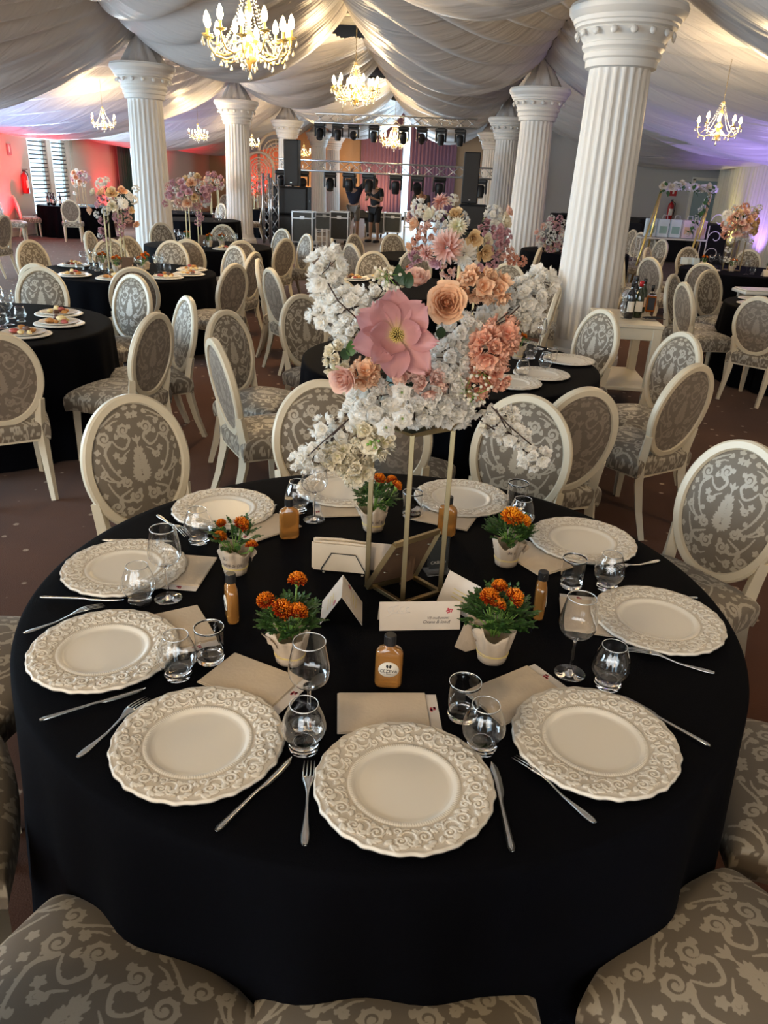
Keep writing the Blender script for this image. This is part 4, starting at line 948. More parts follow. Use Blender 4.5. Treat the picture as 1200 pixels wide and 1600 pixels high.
def marigold_pot(px, py, seed, heads, lab, sc=1.0, txt=None, rz=0, dens=70, fr=.058, fh=.085, wrap=True, z=TZ, xy=None, group='potted marigolds of the nearest table', simple=False):
    p = at(px, py, z=z) if xy is None else Vector((xy[0], xy[1], z)); e = empty('marigold_pot', (p.x, p.y, z), 0, lab, 'plant', group); e.scale = (sc, sc, sc)
    w_ = link('paper_wrap', pot_wrap(seed, rz), M['kraft'], e)
    t = MB(); th = np.linspace(0, 2*PI, 40); tube(t, [(.0352*math.cos(a), .0352*math.sin(a), .0235+.0012*math.sin(a*2)) for a in th], .0009, 5, False); tube(t, [(.0350*math.cos(a), .0350*math.sin(a), .0205+.001*math.sin(a*3)) for a in th], .0009, 5, False)
    link('raffia_tie', t, M['raffia'], w_)
    if not simple:      # loose flap of the wrapping paper
        f = MB(); a = rz; g_ = [[(x*.034, .0, y*.03) for x in np.linspace(-1, 1, 5)] for y in np.linspace(0, 1.1, 5)]
        P = np.array(g_); P[:, :, 1] = .010*np.sin(P[:, :, 0]*70)+.018*(P[:, :, 2]/.03)**2; box_ = MB(); grid(box_, P); grid(box_, P+np.array([0, .0008, 0]), flip=True)
        link('paper_flap', box_, M['kraft'], w_, (.041*math.cos(a), .041*math.sin(a), .046), (0.1, .15, a-PI/2), sc=.72)
    fo, st = foliage(fr, fh, dens if not simple else 16, seed, .06)
    tag(link('foliage', fo, M['leaf'], e, smooth=False), kind='stuff'); tag(link('stem', st, M['leaf_light'], e), kind='stuff')
    hs = MB()
    for k, (x, y, zz, o_, s_) in enumerate(heads):
        tube(hs, [(x*.3, y*.3, .06), (x*.75, y*.75, zz*.75), (x, y, zz-.004)], .0021, 5); lathe(hs, [(.002, -.018), (.006, -.010), (.007, 0), (.002, .002)], 8, (x, y, zz))
        me = (MHO if o_ else MH)[k % 2]; c = link('bloom', me, None, e, (x, y, zz), (.25*math.sin(k*2)-.35*y/.05+.25, .35*x/.05+.2*math.cos(k), k), sc=s_)
    link('bloom_stem', hs, M['leaf_light'], e)
    return e
marigold_pot(368, 893, 1, [(-.030, -.012, .150, 0, .62), (.022, -.01, .150, 0, 1.0), (-.034, -.02, .112, 0, .85), (.055, -.03, .098, 0, .78)], 'newsprint-wrapped pot with four small orange marigolds, far left one', 1.0, rz=.2, dens=26)
o_pot = marigold_pot(453, 1030, 2, [(-.050, -.01, .155, 0, .95), (-.012, -.03, .148, 0, 1.1), (.022, -.028, .140, 0, 1.1), (.014, .02, .195, 0, .95)], 'pot with four red-orange marigolds and dark green leaves, front left', 1.0, rz=3.6, dens=75)
marigold_pot(768, 1028, 3, [(-.022, -.02, .165, 0, .95), (.028, -.02, .168, 0, 1.0), (.0, .01, .175, 0, .8), (-.005, -.028, .150, 0, .85)], 'bushy pot with dark red and orange marigolds and buds, front right', 1.05, rz=2.9, dens=95, fr=.066, fh=.095)
marigold_pot(790, 880, 4, [(.0, -.01, .150, 1, 1.35), (.035, -.01, .142, 1, .85)], 'pot with one large bright orange marigold, right of the gold stand', 1.0, rz=-.1, dens=70, fr=.058, fh=.078)
marigold_pot(583, 826, 5, [(.012, .01, .165, 0, .9), (.066, .0, .150, 0, .8), (.05, .03, .155, 0, .8)], 'pot with red and orange marigolds behind the gold stand', 1.0, rz=3.3, dens=60, fr=.055)
# printing on the wrapped pots
p = at(368, 893, z=TZ); text_obj('nes a pi', .019, M['ink'], None, (0, 0, 0), (0, 0, 0)).name = 'x'
def bend_text(o, R_, z, ang0, slope=.15):
    me = o.data
    for v in me.vertices:
        a = ang0+v.co.x/R_; rr = R_+.0014+slope*(v.co.y)+v.co.z; v.co = Vector((rr*math.cos(a), rr*math.sin(a), z+v.co.y))
bpy.data.objects.remove(bpy.data.objects['x'])
def pot_text(potname_lab, s, size, z, R_, ang):
    e = [o for o in COL.objects if o.get('label') == potname_lab][0]; w_ = [c for c in COL.objects if c.parent == e and c.name.startswith('paper_wrap')][0]
    o = text_obj(s, size, M['ink'], w_, (0, 0, 0), (0, 0, 0)); bend_text(o, R_, z, ang)
pot_text('newsprint-wrapped pot with four small orange marigolds, far left one', 'nes a pi', .018, .040, .0415, -1.55)
pot_text('newsprint-wrapped pot with four small orange marigolds, far left one', 's.', .022, .064, .0485, -1.9)
pot_text('pot with red and orange marigolds behind the gold stand', 'm of t', .018, .040, .0415, -1.3)
pot_text('pot with one large bright orange marigold, right of the gold stand', 'de r', .014, .055, .0455, -1.4)
# ------------------------------------------------------------------ folded menu cards standing as tents
def tent(loc, rz, L, H, open_, lab, txt=False, deco=True):
    e = empty('folded_menu_card', loc, rz, lab, 'card', 'printed cards of the nearest table')
    th = math.atan2(open_, H)
    for s in (-1, 1):
        mb = MB(); box(mb, (0, 0, -math.hypot(H, open_)/2), (L, .0012, math.hypot(H, open_))); o = link('card_leaf', mb, M['card'], e, (0, 0, H), (-s*th if s < 0 else -s*th, 0, 0), smooth=False)
        if s == -1: front = o
        else: back = o
    hh = math.hypot(H, open_)
    for o, sg in ((back, -1), (front, 1)):
        fl = MB(); y = -.0010 if True else .001
        for k in range(9):
            a = k*2.4; rr = .0022*math.sqrt(k); cx, cz = (L*.36 if sg < 0 else -L*.36)+rr*math.cos(a)*1.3, -hh*.33+rr*math.sin(a)
            fl.add([(cx+.0026*math.cos(t)*(1 if sg < 0 else 1), sg*.0011, cz+.0022*math.sin(t)) for t in np.linspace(0, 2*PI, 7)[:-1]], [tuple(range(6))])
        link('flower_print', fl, M['inkred'], o, smooth=False)
        if deco and sg < 0:
            cs = MB()
            for k, (x0, r0) in enumerate(((-.36, .010), (-.29, .013), (-.22, .009), (-.15, .007))):
                th_ = np.linspace(0, 4.6, 18); tube(cs, [(L*x0+r0*(1-t/6)*math.cos(t+1.2), -.0008, -hh*.30+r0*(1-t/6)*math.sin(t+1.2)) for t in th_], .0006, 4)
            tube(cs, [(-L*.42, -.0008, -hh*.5), (-L*.33, -.0008, -hh*.40), (-L*.2, -.0008, -hh*.40), (-L*.12, -.0008, -hh*.36)], .0005, 4)
            tag(link('embossed_scroll', cs, M['cardwhite'], o), 'embossed white scroll')
        if txt and sg < 0:
            text_obj('Vă mulțumim!', .0095, M['ink'], o, (L*.22, -.0012, -hh*.58), (PI/2, 0, 0), shear=.35)
            text_obj('Oxana & Ionuț', .0115, M['ink'], o, (L*.20, -.0012, -hh*.72), (PI/2, 0, 0), shear=.35)
        elif sg < 0 or not txt:
            l_ = MB()
            for k in range(3): box(l_, (L*.05*sg*-1, sg*.0009, -hh*(.42+.12*k)), (L*.45, .0003, .0022))
            tag(link('printed_line', l_, M['raffia'], o, smooth=False), kind='stuff')
    return e
a = at(590, 986, z=TZ); b = at(716, 984, z=TZ); c = (a+b)/2
tent((c.x, c.y+.028, TZ), math.atan2((b-a).y, (b-a).x), (b-a).length, .066, .026, 'folded pearl card facing the camera with handwriting-style print', True)
p = at(534, 958, z=TZ); tent((p.x, p.y, TZ), 1.66, .112, .080, .052, 'folded pearl card standing edge-on like a tent, left of centre')
p = at(716, 955, z=TZ); tent((p.x+.012, p.y+.035, TZ), 2.35, .112, .078, .040, 'folded pearl card behind the bushy pot, right of the gold stand')
p = at(738, 1022, z=TZ); e = empty('loose_menu_card', (p.x-.004, p.y+.03, TZ+.034), 0, 'tan printed card leaning on the front right pot', 'card', None)
mb = MB(); box(mb, (0, 0, 0), (.062, .0012, .085)); o = link('card_leaf', mb, M['kraft'], e, None, (-.35, .55, .35), smooth=False)
# ------------------------------------------------------------------ napkin holder and paper napkins
a = at(500, 893, z=TZ); b = at(575, 893, z=TZ); rzh = -.06
hx, hy = (a.x+b.x)/2, a.y+.012
e = empty('napkin_holder', (hx, hy, TZ), rzh, 'black wire napkin holder filled with ivory napkins, left of the gold stand', 'napkin holder')
for s, nm in ((-.018, 'wire_side'), (.018, 'wire_side')):
    mb = MB(); tube(mb, [(-.062, s, .004), (-.062, s, .012), (-.034, s, .062), (.034, s, .062), (.062, s, .012), (.062, s, .004)], .0016, 6); link(nm, mb, M['black'], e)
mb = MB()
for x in (-.055, .055): tube(mb, [(x, -.018, .003), (x, .018, .003)], .0015, 6)
link('wire_base', mb, M['black'], e)
fm = MB()
for x in (-.055, .055): lathe(fm, [(.0005, 0), (.004, 0), (.004, .003), (.0005, .004)], 10, (x, -.018, 0))
link('foot_bead', fm, M['crystal'], e)
for k in range(6):
    n = 8; mb = MB(); u = np.linspace(-1, 1, 13); P = []
    for z in np.linspace(0, 1, 6): P.append([(.076*x+.005*math.sin(k*2.3)-.012, .0012*math.sin(x*3+k)+.003*z*z*(k-2), .004+z*(.086-.003*abs(x)*k*.4+.005*math.sin(k*1.9))) for x in u])
    P = np.array(P); grid(mb, P); grid(mb, P+np.array([0, .0035, 0]), flip=True); rim = [P[-1], P[-1]+np.array([0, .0035, 0])]; grid(mb, rim); grid(mb, [P[:, 0], P[:, 0]+np.array([0, .0035, 0])]); grid(mb, [P[:, -1], P[:, -1]+np.array([0, .0035, 0])], flip=True)
    o = link('paper_napkin', mb, M['napkin_w'], None, (hx, hy-.012+k*.0048, TZ), (0, 0, rzh)); tag(o, 'ivory paper napkin standing in the black wire holder', 'napkin', 'paper napkins in the wire holder')
mb = MB(); box(mb, (0, 0, .043), (.13, .002, .084), .0005); o = link('menu_booklet', mb, M['card'], None, (hx+.110, hy+.015, TZ), (-.06, 0, -.05), smooth=False); tag(o, 'plain pearl booklet standing behind the gold stand legs', 'card')
# ------------------------------------------------------------------ gold stand with the big flower arrangement
SB = [Vector((-.131, 1.822, 0)), Vector((-.030, 1.722, 0)), Vector((.068, 1.797, 0)), Vector((-.033, 1.897, 0))]
e = empty('flower_stand', (-.0315, 1.8095, TZ), 0, 'square brass-gold tube stand carrying the big flower arrangement', 'flower stand')
ctr = Vector((-.0315, 1.8095, 0)); zt = 1.235-TZ
for i, s in enumerate(SB):
    mb = MB(); q = s-ctr; bar(mb, (q.x, q.y, 0), (q.x, q.y, zt), .0125, .0125, .001); link('leg', mb, M['gold'], e, smooth=False)
for i in range(4):
    p_, q_ = SB[i]-ctr, SB[(i+1) % 4]-ctr
    for z in (.006, zt-.006):
        mb = MB(); bar(mb, (p_.x, p_.y, z), (q_.x, q_.y, z), .0115, .0115, .001); link('crossbar', mb, M['gold'], e, smooth=False)
mb = MB(); box(mb, (0, 0, zt+.003), (.17, .17, .005), 0, PI/4); link('top_plate', mb, M['gold'], e, smooth=False)
# picture frame seen from behind, leaning inside the stand
TLp, TRp = at(617, 852, z=TZ+.155), at(686, 830, z=TZ+.155); BLp, BRp = at(573, 917, z=TZ+.012), at(648, 899, z=TZ+.012)
e = empty('picture_frame', tuple((BLp+BRp)/2), 0, 'brass photo frame seen from its brown back, leaning inside the gold stand', 'picture frame'); c0 = (BLp+BRp)/2
for p_, q_ in ((TLp, TRp), (BLp, BRp), (TLp, BLp), (TRp, BRp)):
    mb = MB(); bar(mb, p_-c0, q_-c0, .010, .014); link('frame_rail', mb, M['gold'], e, smooth=False)
nrm = (TRp-TLp).cross(BLp-TLp).normalized(); nrm = nrm if nrm.y < 0 else -nrm
mb = MB(); P = [TLp-c0, TRp-c0, BRp-c0, BLp-c0]; mb.add([*P, *[q-nrm*.004 for q in P]], [(0, 1, 2, 3), (7, 6, 5, 4), (0, 4, 5, 1), (1, 5, 6, 2), (2, 6, 7, 3), (3, 7, 4, 0)]); link('backing_board', mb, M['mdf'], e, smooth=False)
mb = MB(); cc = (TLp+TRp+BLp+BRp)/4-c0+nrm*.004; dn = (BLp-TLp).normalized(); sd = (TRp-TLp).normalized()
mb.add([cc+sd*.006-dn*.02, cc+sd*.03-dn*.01, cc+sd*.035+dn*.05+nrm*.03, cc-sd*.005+dn*.06+nrm*.03], [(0, 1, 2, 3)]); mb.add([v+nrm*.002 for v in mb.v[0] @ np.eye(3)] if False else [Vector(v)+nrm*.002 for v in mb.v[0]], [(3, 2, 1, 0)]); link('easel_flap', mb, M['mdf'], e, smooth=False)
cl = MB()
for k in range(4):
    q = cc+sd*(-.055+.11*(k % 2))+dn*(-.045+.07*(k//2)); lathe(cl, [(.0005, 0), (.003, 0), (.003, .002), (.0005, .002)], 8, tuple(q)); bar(cl, q, q+sd*.012+dn*.003, .0015)
link('turn_button', cl, M['steel'], e)
# acrylic sign
p = at(684, 898, z=TZ); e = empty('acrylic_sign_holder', (p.x-.002, p.y+.02, TZ), .35, 'clear acrylic sign holder with a dark card behind the gold leg', 'sign')
mb = MB(); box(mb, (0, 0, .0015), (.075, .05, .003), .0005); link('acrylic_foot', mb, M['acrylic'], e, smooth=False)
mb = MB(); box(mb, (0, 0, .055), (.062, .003, .105), .0005); link('acrylic_plate', mb, M['acrylic'], e, smooth=False)
mb = MB(); box(mb, (0, -.0022, .055), (.052, .001, .09)); cd = link('dark_card', mb, M['darkgrey'], e, smooth=False)
text_obj('CASINO', .0125, M['white'], cd, (0, -.0034, .030), (PI/2, 0, 0))
# ---- the arrangement itself
AC = Vector((-.0315, 1.81, 1.33))
arr = empty('flower_arrangement', tuple(AC), 0, 'big arrangement of white blossom, roses and one huge pink magnolia on the gold stand', 'flowers')
core = MB()
rr = random.Random(3)
for k in range(42):
    a = rr.uniform(0, 2*PI); el = rr.uniform(-.5, 1.3); q = Vector((math.cos(a)*math.cos(el)*.10, math.sin(a)*math.cos(el)*.09, math.sin(el)*.12+.0))
    leaflet(core, q*.4, q+Vector((0, 0, .01)), .09, .016)
tag(link('inner_foliage', core, M['leaf_dark'], arr, smooth=False), kind='stuff')
mb = MB(); lathe(mb, [(.01, -.085), (.055, -.08), (.075, -.03), (.07, .03), (.04, .07), (.005, .08)], 14); link('foam_ball', mb, M['leaf_dark'], arr)
def cluster(parent, px, py, Y, rx, ry, n, meshes, seed, sc=1.0, hub=None, name='blossom_spray', depth=None, front=.35):
    """blossoms seated on an egg-shaped spray; centre surveyed from the photograph, radii in metres; twigs join them to the hub"""
    r = random.Random(seed); c = at(px, py, Y=Y)-Vector(parent.location); hub = Vector((0, 0, 0)) if hub is None else hub
    tw = MB(); e0 = None; items = []; dp = depth or min(rx, ry)
    for k in range(n):
        f = (k+.5)/n; z = 1-2*f; a = k*2.39996+seed; q = math.sqrt(1-z*z); d = Vector((q*math.cos(a), q*math.sin(a), z)); jit = r.uniform(.78, 1.08)
        p_ = Vector((d.x*rx, d.y*dp, d.z*ry))*jit; nn = (Vector((d.x/rx, d.y/dp, d.z/ry)).normalized()+Vector((0, -front, .1))+Vector((r.uniform(-.3, .3), r.uniform(-.3, .3), r.uniform(-.3, .3)))).normalized(); items.append((p_, nn))
    mid = (hub-c)*.5+Vector((0, 0, .01)); tube(tw, [hub-c, mid, (0, 0, 0)], [.0028, .0022, .0016], 5)
    for k, (p_, nn) in enumerate(items):
        if k % 3 == 0: tube(tw, [(0, 0, 0), tuple(p_*.55+Vector((0, .004, 0))), tuple(p_)], .0011, 4)
    o = link(name, tw, M['twig'], parent, tuple(c))
    for k, (p_, nn) in enumerate(items):
        b = link('blossom', meshes[(k+seed) % len(meshes)], None, o, tuple(p_), toward(nn)); s_ = sc*r.uniform(.85, 1.15); s_ *= 1.14; b.scale = (s_, s_, s_)
    return o
W = BW
for i, (px, py, Y, rx, ry, n, ms, s_) in enumerate([
    (513, 418, 1.80, .034, .034, 15, W, .95), (508, 443, 1.80, .030, .024, 10, W, .95), (520, 492, 1.80, .045, .026, 20, W, .85), (548, 480, 1.76, .050, .036, 26, W, .85), (560, 515, 1.74, .038, .034, 18, W, .85), (545, 530, 1.76, .030, .026, 10, W, .8), (590, 466, 1.74, .040, .024, 14, W, .85),
    (765, 505, 1.80, .034, .030, 16, W, .85), (790, 480, 1.82, .044, .026, 20, W, .85), (820, 462, 1.84, .046, .030, 22, W, .85), (845, 440, 1.86, .030, .022, 12, W, .85), (812, 495, 1.84, .034, .030, 16, W, .85), (830, 480, 1.85, .028, .026, 10, W, .85),
    (718, 520, 1.72, .036, .036, 18, W, .9), (700, 560, 1.68, .034, .030, 14, W, 1.0), (722, 575, 1.70, .030, .028, 12, W, .95), (735, 548, 1.72, .028, .028, 8, W, .95),
    (578, 622, 1.68, .044, .030, 20, W, .95), (600, 645, 1.70, .034, .024, 12, W, .95), (648, 640, 1.67, .040, .028, 16, W, 1.15), (680, 630, 1.68, .036, .030, 14, W, 1.1), (700, 600, 1.67, .030, .028, 10, W, 1.1), (706, 645, 1.72, .040, .026, 14, W, .95), (738, 632, 1.74, .034, .026, 12, W, .75),
    (560, 648, 1.72, .036, .026, 12, W, .85), (505, 668, 1.72, .020, .022, 6, W, .85), (518, 690, 1.72, .030, .020, 10, W, .85), (490, 715, 1.70, .036, .022, 14, W, .85), (530, 710, 1.72, .040, .026, 16, BC, 1.15), (556, 735, 1.72, .030, .024, 14, BC, 1.1), (590, 690, 1.70, .026, .030, 10, BC, 1.3), (575, 675, 1.71, .030, .026, 10, BC, 1.2), (470, 722, 1.70, .020, .018, 6, W, .8),
    (778, 665, 1.72, .028, .020, 9, W, .85), (802, 680, 1.70, .032, .020, 11, W, .85), (834, 714, 1.69, .030, .018, 12, W, .80), (790, 650, 1.73, .024, .016, 6, W, .8),
    (765, 545, 1.66, .030, .034, 15, BCO, .95), (785, 525, 1.67, .026, .026, 9, BCO, .95), (745, 592, 1.70, .036, .030, 16, BCO, .75), (772, 590, 1.70, .028, .024, 9, BCO, .7), (745, 443, 1.76, .034, .026, 12, BPE, 1.05), (770, 450, 1.77, .026, .020, 8, BPE, 1.0),
    (525, 560, 1.72, .020, .036, 12, BC, .95), (570, 582, 1.66, .024, .022, 9, BPE, 1.0), (606, 440, 1.80, .030, .026, 10, BC, .8), (640, 575, 1.70, .030, .018, 8, BPK, 1.1), (672, 598, 1.66, .024, .018, 7, BPK, 1.1)]):
    cluster(arr, px, py, Y, rx, ry, n, ms, i, s_)
# huge magnolia
mc = at(620, 524, Y=1.63)-AC; nrm_m = Vector((-.02, -1, .12)); mq = toward(nrm_m)
cen = MB()
for k in range(90):
    f = (k+.5)/90; el = math.acos(1-f); a = k*2.4; d = Vector((math.sin(el)*math.cos(a), math.sin(el)*math.sin(a), math.cos(el)*1.1)); tube(cen, [tuple(d*.008), tuple(d*.0195)], [.0017, .0012], 4, a=np.repeat([0.0, 1.0-.5*f], 4))
mag = tag(link('magnolia', cen, M['stamen'], arr, tuple(mc), mq), 'dusty pink magnolia with yellow heart')
for k, (a, L, Wd, l_) in enumerate([(95, .092, .037, .18), (50, .090, .040, .22), (-4, .092, .026, .25), (-42, .094, .035, .12), (-88, .088, .034, .30), (-128, .080, .026, .42), (-165, .090, .034, .20), (152, .088, .032, .16), (120, .084, .034, .26), (-105, .062, .028, .65), (175, .076, .028, .50), (20, .070, .028, .40)]):
    P, v = petal(L*(1.06 if k < 9 else .9), Wd*.94, .45, .38, 13, 9, ruffle=.055, seed=k*1.7, pw=1.05, tip=-.15); m2 = MB(); grid(m2, P, a=v)
    m3 = MB(); m3.merge(m2, Matrix.Rotation(math.radians(a)-PI/2, 4, 'Z') @ Matrix.Rotation(l_, 4, 'X') @ Matrix.Translation((0, .008, 0)))
    link('petal', m3, M['petal_magnolia'], mag)
add_rose(arr, .045, 4, M['petal_peach'], tuple(at(698, 473, Y=1.67)-AC), (.10, -1, .30), n=34, lab='peach rose', open_=.85)
add_rose(arr, .038, 6, M['petal_pink'], tuple(at(536, 592, Y=1.61)-AC), (-.5, -1, -.15), n=22, lab='pink rose bud', open_=.5)
add_rose(arr, .036, 8, M['petal_pink'], tuple(at(650, 436, Y=1.76)-AC), (-.15, -.5, 1), n=18, lab='pale pink peony', open_=.6)
for k, (px, py) in enumerate(((628, 613), (629, 654), (604, 668))):
    m2 = MB(); m2.merge(bloom_small(.026, k+20, 6, 2, .16), Matrix.Identity(4)); o = link('star_blossom', m2, M['petal_white'], arr, tuple(at(px, py, Y=1.615)-AC), toward((0, -1, .15))); tag(o, 'open white blossom')
    c_ = MB(); lathe(c_, [(.001, .001), (.003, .002), (.002, .005), (.0005, .006)], 8); link('heart', c_, M['leaf_light'], o)
# leaves, buds and twigs that show
for k, (px, py, Y, dx, dz, mt) in enumerate([(628, 446, 1.66, -.02, .02, 'leaf_dark'), (638, 450, 1.66, .02, .015, 'leaf_dark'), (622, 440, 1.66, -.01, .03, 'leaf_dark'), (548, 556, 1.66, .012, .03, 'leaf'), (540, 562, 1.67, -.02, -.02, 'leaf_dark'), (688, 528, 1.64, .004, -.03, 'leaf_dark'), (560, 545, 1.67, .01, .03, 'leaf')]):
    lf = MB(); P, v = petal(.036, .011, .3, .5, 7, 5); grid(lf, P); grid(lf, P-np.array([0, 0, .0006]), flip=True); link('leaf', lf, M[mt], arr, tuple(at(px, py, Y=Y)-AC), toward((dx*4, -1, dz*8)))
for k, pts in enumerate([[(752, 520), (790, 500), (812, 478)], [(770, 508), (795, 488)], [(560, 500), (528, 470), (512, 442)], [(545, 655), (505, 690), (478, 715)], [(540, 660), (520, 680)], [(768, 635), (795, 665), (830, 695)], [(775, 640), (790, 668)], [(800, 500), (815, 520)]]):
    tw = MB(); tube(tw, [at(x, y, Y=1.66+.01*j)-AC for j, (x, y) in enumerate(pts)], .0017, 5); link('twig', tw, M['twig'], arr)
for k, (px, py, n, sp) in enumerate([(728, 612, 12, .030), (755, 585, 8, .022), (604, 430, 10, .024), (585, 690, 5, .012), (745, 618, 8, .024)]):
    r = random.Random(k); st = MB(); c = at(px, py, Y=1.64)-AC; tips = []
    for q in range(n):
        d = Vector((r.uniform(-1, 1), r.uniform(-.5, .2), r.uniform(-1, 1)))*sp; tube(st, [(0, .02, 0), tuple(d*.5), tuple(d)], .0007, 4); tips.append(d)
    o = link('filler_sprig', st, M['leaf_light'], arr, tuple(c))
    bm_ = MB(); lathe(bm_, [(.0003, 0), (.0032, .002), (.0038, .005), (.0015, .008), (.0003, .0085)], 6); me = bm_.mesh('bud'); me.materials.append(M['petal_white'] if k != 3 else M['leaf_light'])
    for d in tips: link('bud', me, None, o, tuple(d), toward(d+Vector((0, -.01, 0))))

# ------------------------------------------------------------------ chandeliers
def chandelier_meshes():
    r = random.Random(5)
    col_ = MB(); lathe(col_, [(.004, .52), (.03, .50), (.045, .47), (.02, .44), (.012, .38), (.028, .34), (.045, .30), (.03, .26), (.015, .22), (.02, .14), (.06, .10), (.085, .06), (.06, .02), (.025, -.02), (.05, -.06), (.07, -.10), (.045, -.14), (.015, -.17), (.004, -.20)], 16)
    arm = MB(); tube(arm, [(.05, 0, .0), (.14, 0, -.085), (.24, 0, -.12), (.34, 0, -.10), (.405, 0, -.02), (.41, 0, .04)], [.013, .012, .011, .011, .010, .010], 8)
    cup = MB(); lathe(cup, [(.008, .03), (.05, .045), (.058, .055), (.05, .052), (.018, .05), (.014, .06), (.013, .12), (.011, .122)], 14, (.41, 0, 0))
    bulb = MB(); lathe(bulb, [(.006, .12), (.022, .132), (.032, .158), (.027, .195), (.012, .235), (.001, .25)], 12, (.41, 0, 0))
    drop = MB(); lathe(drop, [(.0005, 0), (.006, -.012), (.015, -.036), (.017, -.046), (.010, -.058), (.0005, -.062)], 8)
    bead = MB(); lathe(bead, [(.0005, -.009), (.008, -.004), (.008, .004), (.0005, .009)], 7)
    def chain(p, q, sag, n):
        m = MB()
        for k in range(n):
            t = (k+.5)/n; c = Vector(p).lerp(Vector(q), t)-Vector((0, 0, sag*4*t*(1-t))); m.merge(bead, Matrix.Translation(c))
        return m
    st1 = chain((.03, 0, .49), (.34, 0, -.06), .10, 24); 
    sw = chain((.41, 0, .03), (.41*math.cos(.628), .41*math.sin(.628), .03), .07, 12)
    out = {}
    for n_, m_, mt in (('stem', col_, 'chandelier'), ('arm', arm, 'chandelier'), ('candle_cup', cup, 'chandelier'), ('bulb', bulb, 'bulb'), ('crystal_drop', drop, 'crystal'), ('bead_chain', st1, 'crystal'), ('bead_swag', sw, 'crystal')):
        me = m_.mesh(n_); me.materials.append(M[mt]); out[n_] = me
    return out
CMM = chandelier_meshes()
def chandelier(p, scale, arms, ztop, lab, power):
    e = empty('chandelier', tuple(p), random.random(), lab, 'chandelier', 'crystal chandeliers'); e.scale = (scale,)*3
    link('stem', CMM['stem'], None, e)
    for k in range(arms):
        a = 2*PI*k/arms; dz = .05 if k % 2 else 0
        ar = link('arm', CMM['arm'], None, e, (0, 0, dz), (0, 0, a)); link('candle_cup', CMM['candle_cup'], None, ar); link('bulb', CMM['bulb'], None, ar)
        d_ = link('crystal_drop', CMM['crystal_drop'], None, ar, (.24, 0, -.135)); link('crystal_drop', CMM['crystal_drop'], None, ar, (.46, 0, .03)); link('crystal_drop', CMM['crystal_drop'], None, ar, (.37, 0, -.09))
        b = link('bead_chain', CMM['bead_chain'], None, e, (0, 0, dz*.5), (0, 0, a))
        b = link('bead_swag', CMM['bead_swag'], None, e, (0, 0, .02), (0, 0, a), sc=(1, 1, 1))
    for k in range(8):
        a = 2*PI*k/8; link('crystal_drop', CMM['crystal_drop'], None, e, (.07*math.cos(a), .07*math.sin(a), -.14))
        link('crystal_drop', CMM['crystal_drop'], None, e, (.13*math.cos(a+.3), .13*math.sin(a+.3), -.06))
    link('crystal_drop', CMM['crystal_drop'], None, e, (0, 0, -.20), sc=1.4)
    mb = MB(); L = (ztop-p[2])/scale-.5; n = int(L/.05)
    for k in range(n):
        th = np.linspace(0, 2*PI, 9)[:-1]; zc = .52+k*.05+.025; pts = [(.010*math.cos(t)*(1 if k % 2 else 0), .010*math.cos(t)*(0 if k % 2 else 1), zc+.03*math.sin(t)) for t in th]; tube(mb, pts+[pts[0]], .0035, 4, False)
    link('hanging_chain', mb, M['gold'], e)
    pl = point('chandelier_light', (p[0], p[1], p[2]+.10*scale), power, WARM, .22*scale); pl.parent = None
    return e
chandelier(at(390, 75, Y=7.9), .93, 12, 4.1, 'large crystal chandelier with lit candle bulbs, top left of the ridge, nearest', 105)
chandelier(at(555, 147, Y=16.0), 1.0, 12, 4.3, 'crystal chandelier hanging on a long chain under the air conditioner', 110)
chandelier(at(616, 222, Y=25.0), .95, 12, 4.3, 'farthest ridge chandelier, over the stage lights', 120)
chandelier(at(162, 193, Y=16.6), .58, 6, 3.3, 'small crystal chandelier at far left, above the louvred windows', 45)
chandelier(at(310, 213, Y=20.5), .55, 6, 3.3, 'small crystal chandelier between the two nearest left columns', 40)
chandelier(at(394, 225, Y=25.2), .55, 6, 3.3, 'small crystal chandelier just right of the second left column', 35)
chandelier(at(1122, 203, Y=10.4), .60, 5, 3.2, 'small crystal chandelier at the right, with three bulbs in view', 45)
chandelier(at(475, 240, Y=30.0), .60, 6, 3.3, 'dim golden chandelier behind the truss, above the tall speaker', 30)
chandelier(Vector((-1.8, -1.2, 2.75)), .93, 12, 4.1, 'crystal chandelier behind the photographer', 95)
chandelier(Vector((3.6, 2.4, 2.55)), .6, 6, 3.2, 'small crystal chandelier of the right aisle near the photographer', 45)

# ------------------------------------------------------------------ trusses and moving heads
def truss(name, p, q, h, lab):
    p = Vector(p); q = Vector(q); L = (q-p).length; d = (q-p).normalized(); e = empty(name, tuple(p), 0, lab, 'truss')
    up = Vector((0, 0, 1)) if abs(d.z) < .8 else Vector((1, 0, 0)); s = d.cross(up).normalized(); up = s.cross(d).normalized()
    offs = [up*(h/2), up*(-h/2)+s*(h/2), up*(-h/2)-s*(h/2)]
    for o_ in offs: mb = MB(); tube(mb, [o_, (q-p)+o_], .024, 8); link('main_tube', mb, M['alu'], e)
    n = max(2, int(L/(h*1.25))); me = None
    for a_, b_ in ((0, 1), (1, 2), (2, 0)):
        for k in range(n):
            A = d*(L*k/n)+offs[a_]; B = d*(L*(k+1)/n)+offs[b_]
            if k % 2: A, B = d*(L*k/n)+offs[b_], d*(L*(k+1)/n)+offs[a_]
            mb = MB(); tube(mb, [A, B], .011, 5); link('brace', mb, M['alu'], e)
    return e
tl, tr = at(436, 256, Y=23.4), at(775, 272, Y=23.4)
truss('lighting_truss', tl, tr, .27, 'lower aluminium lighting truss across the stage carrying nine moving heads')
ul, ur = at(492, 184, Y=24.6), at(746, 194, Y=24.6)
truss('lighting_truss', ul, ur, .24, 'upper aluminium lighting truss hanging above the stage with eight moving heads')
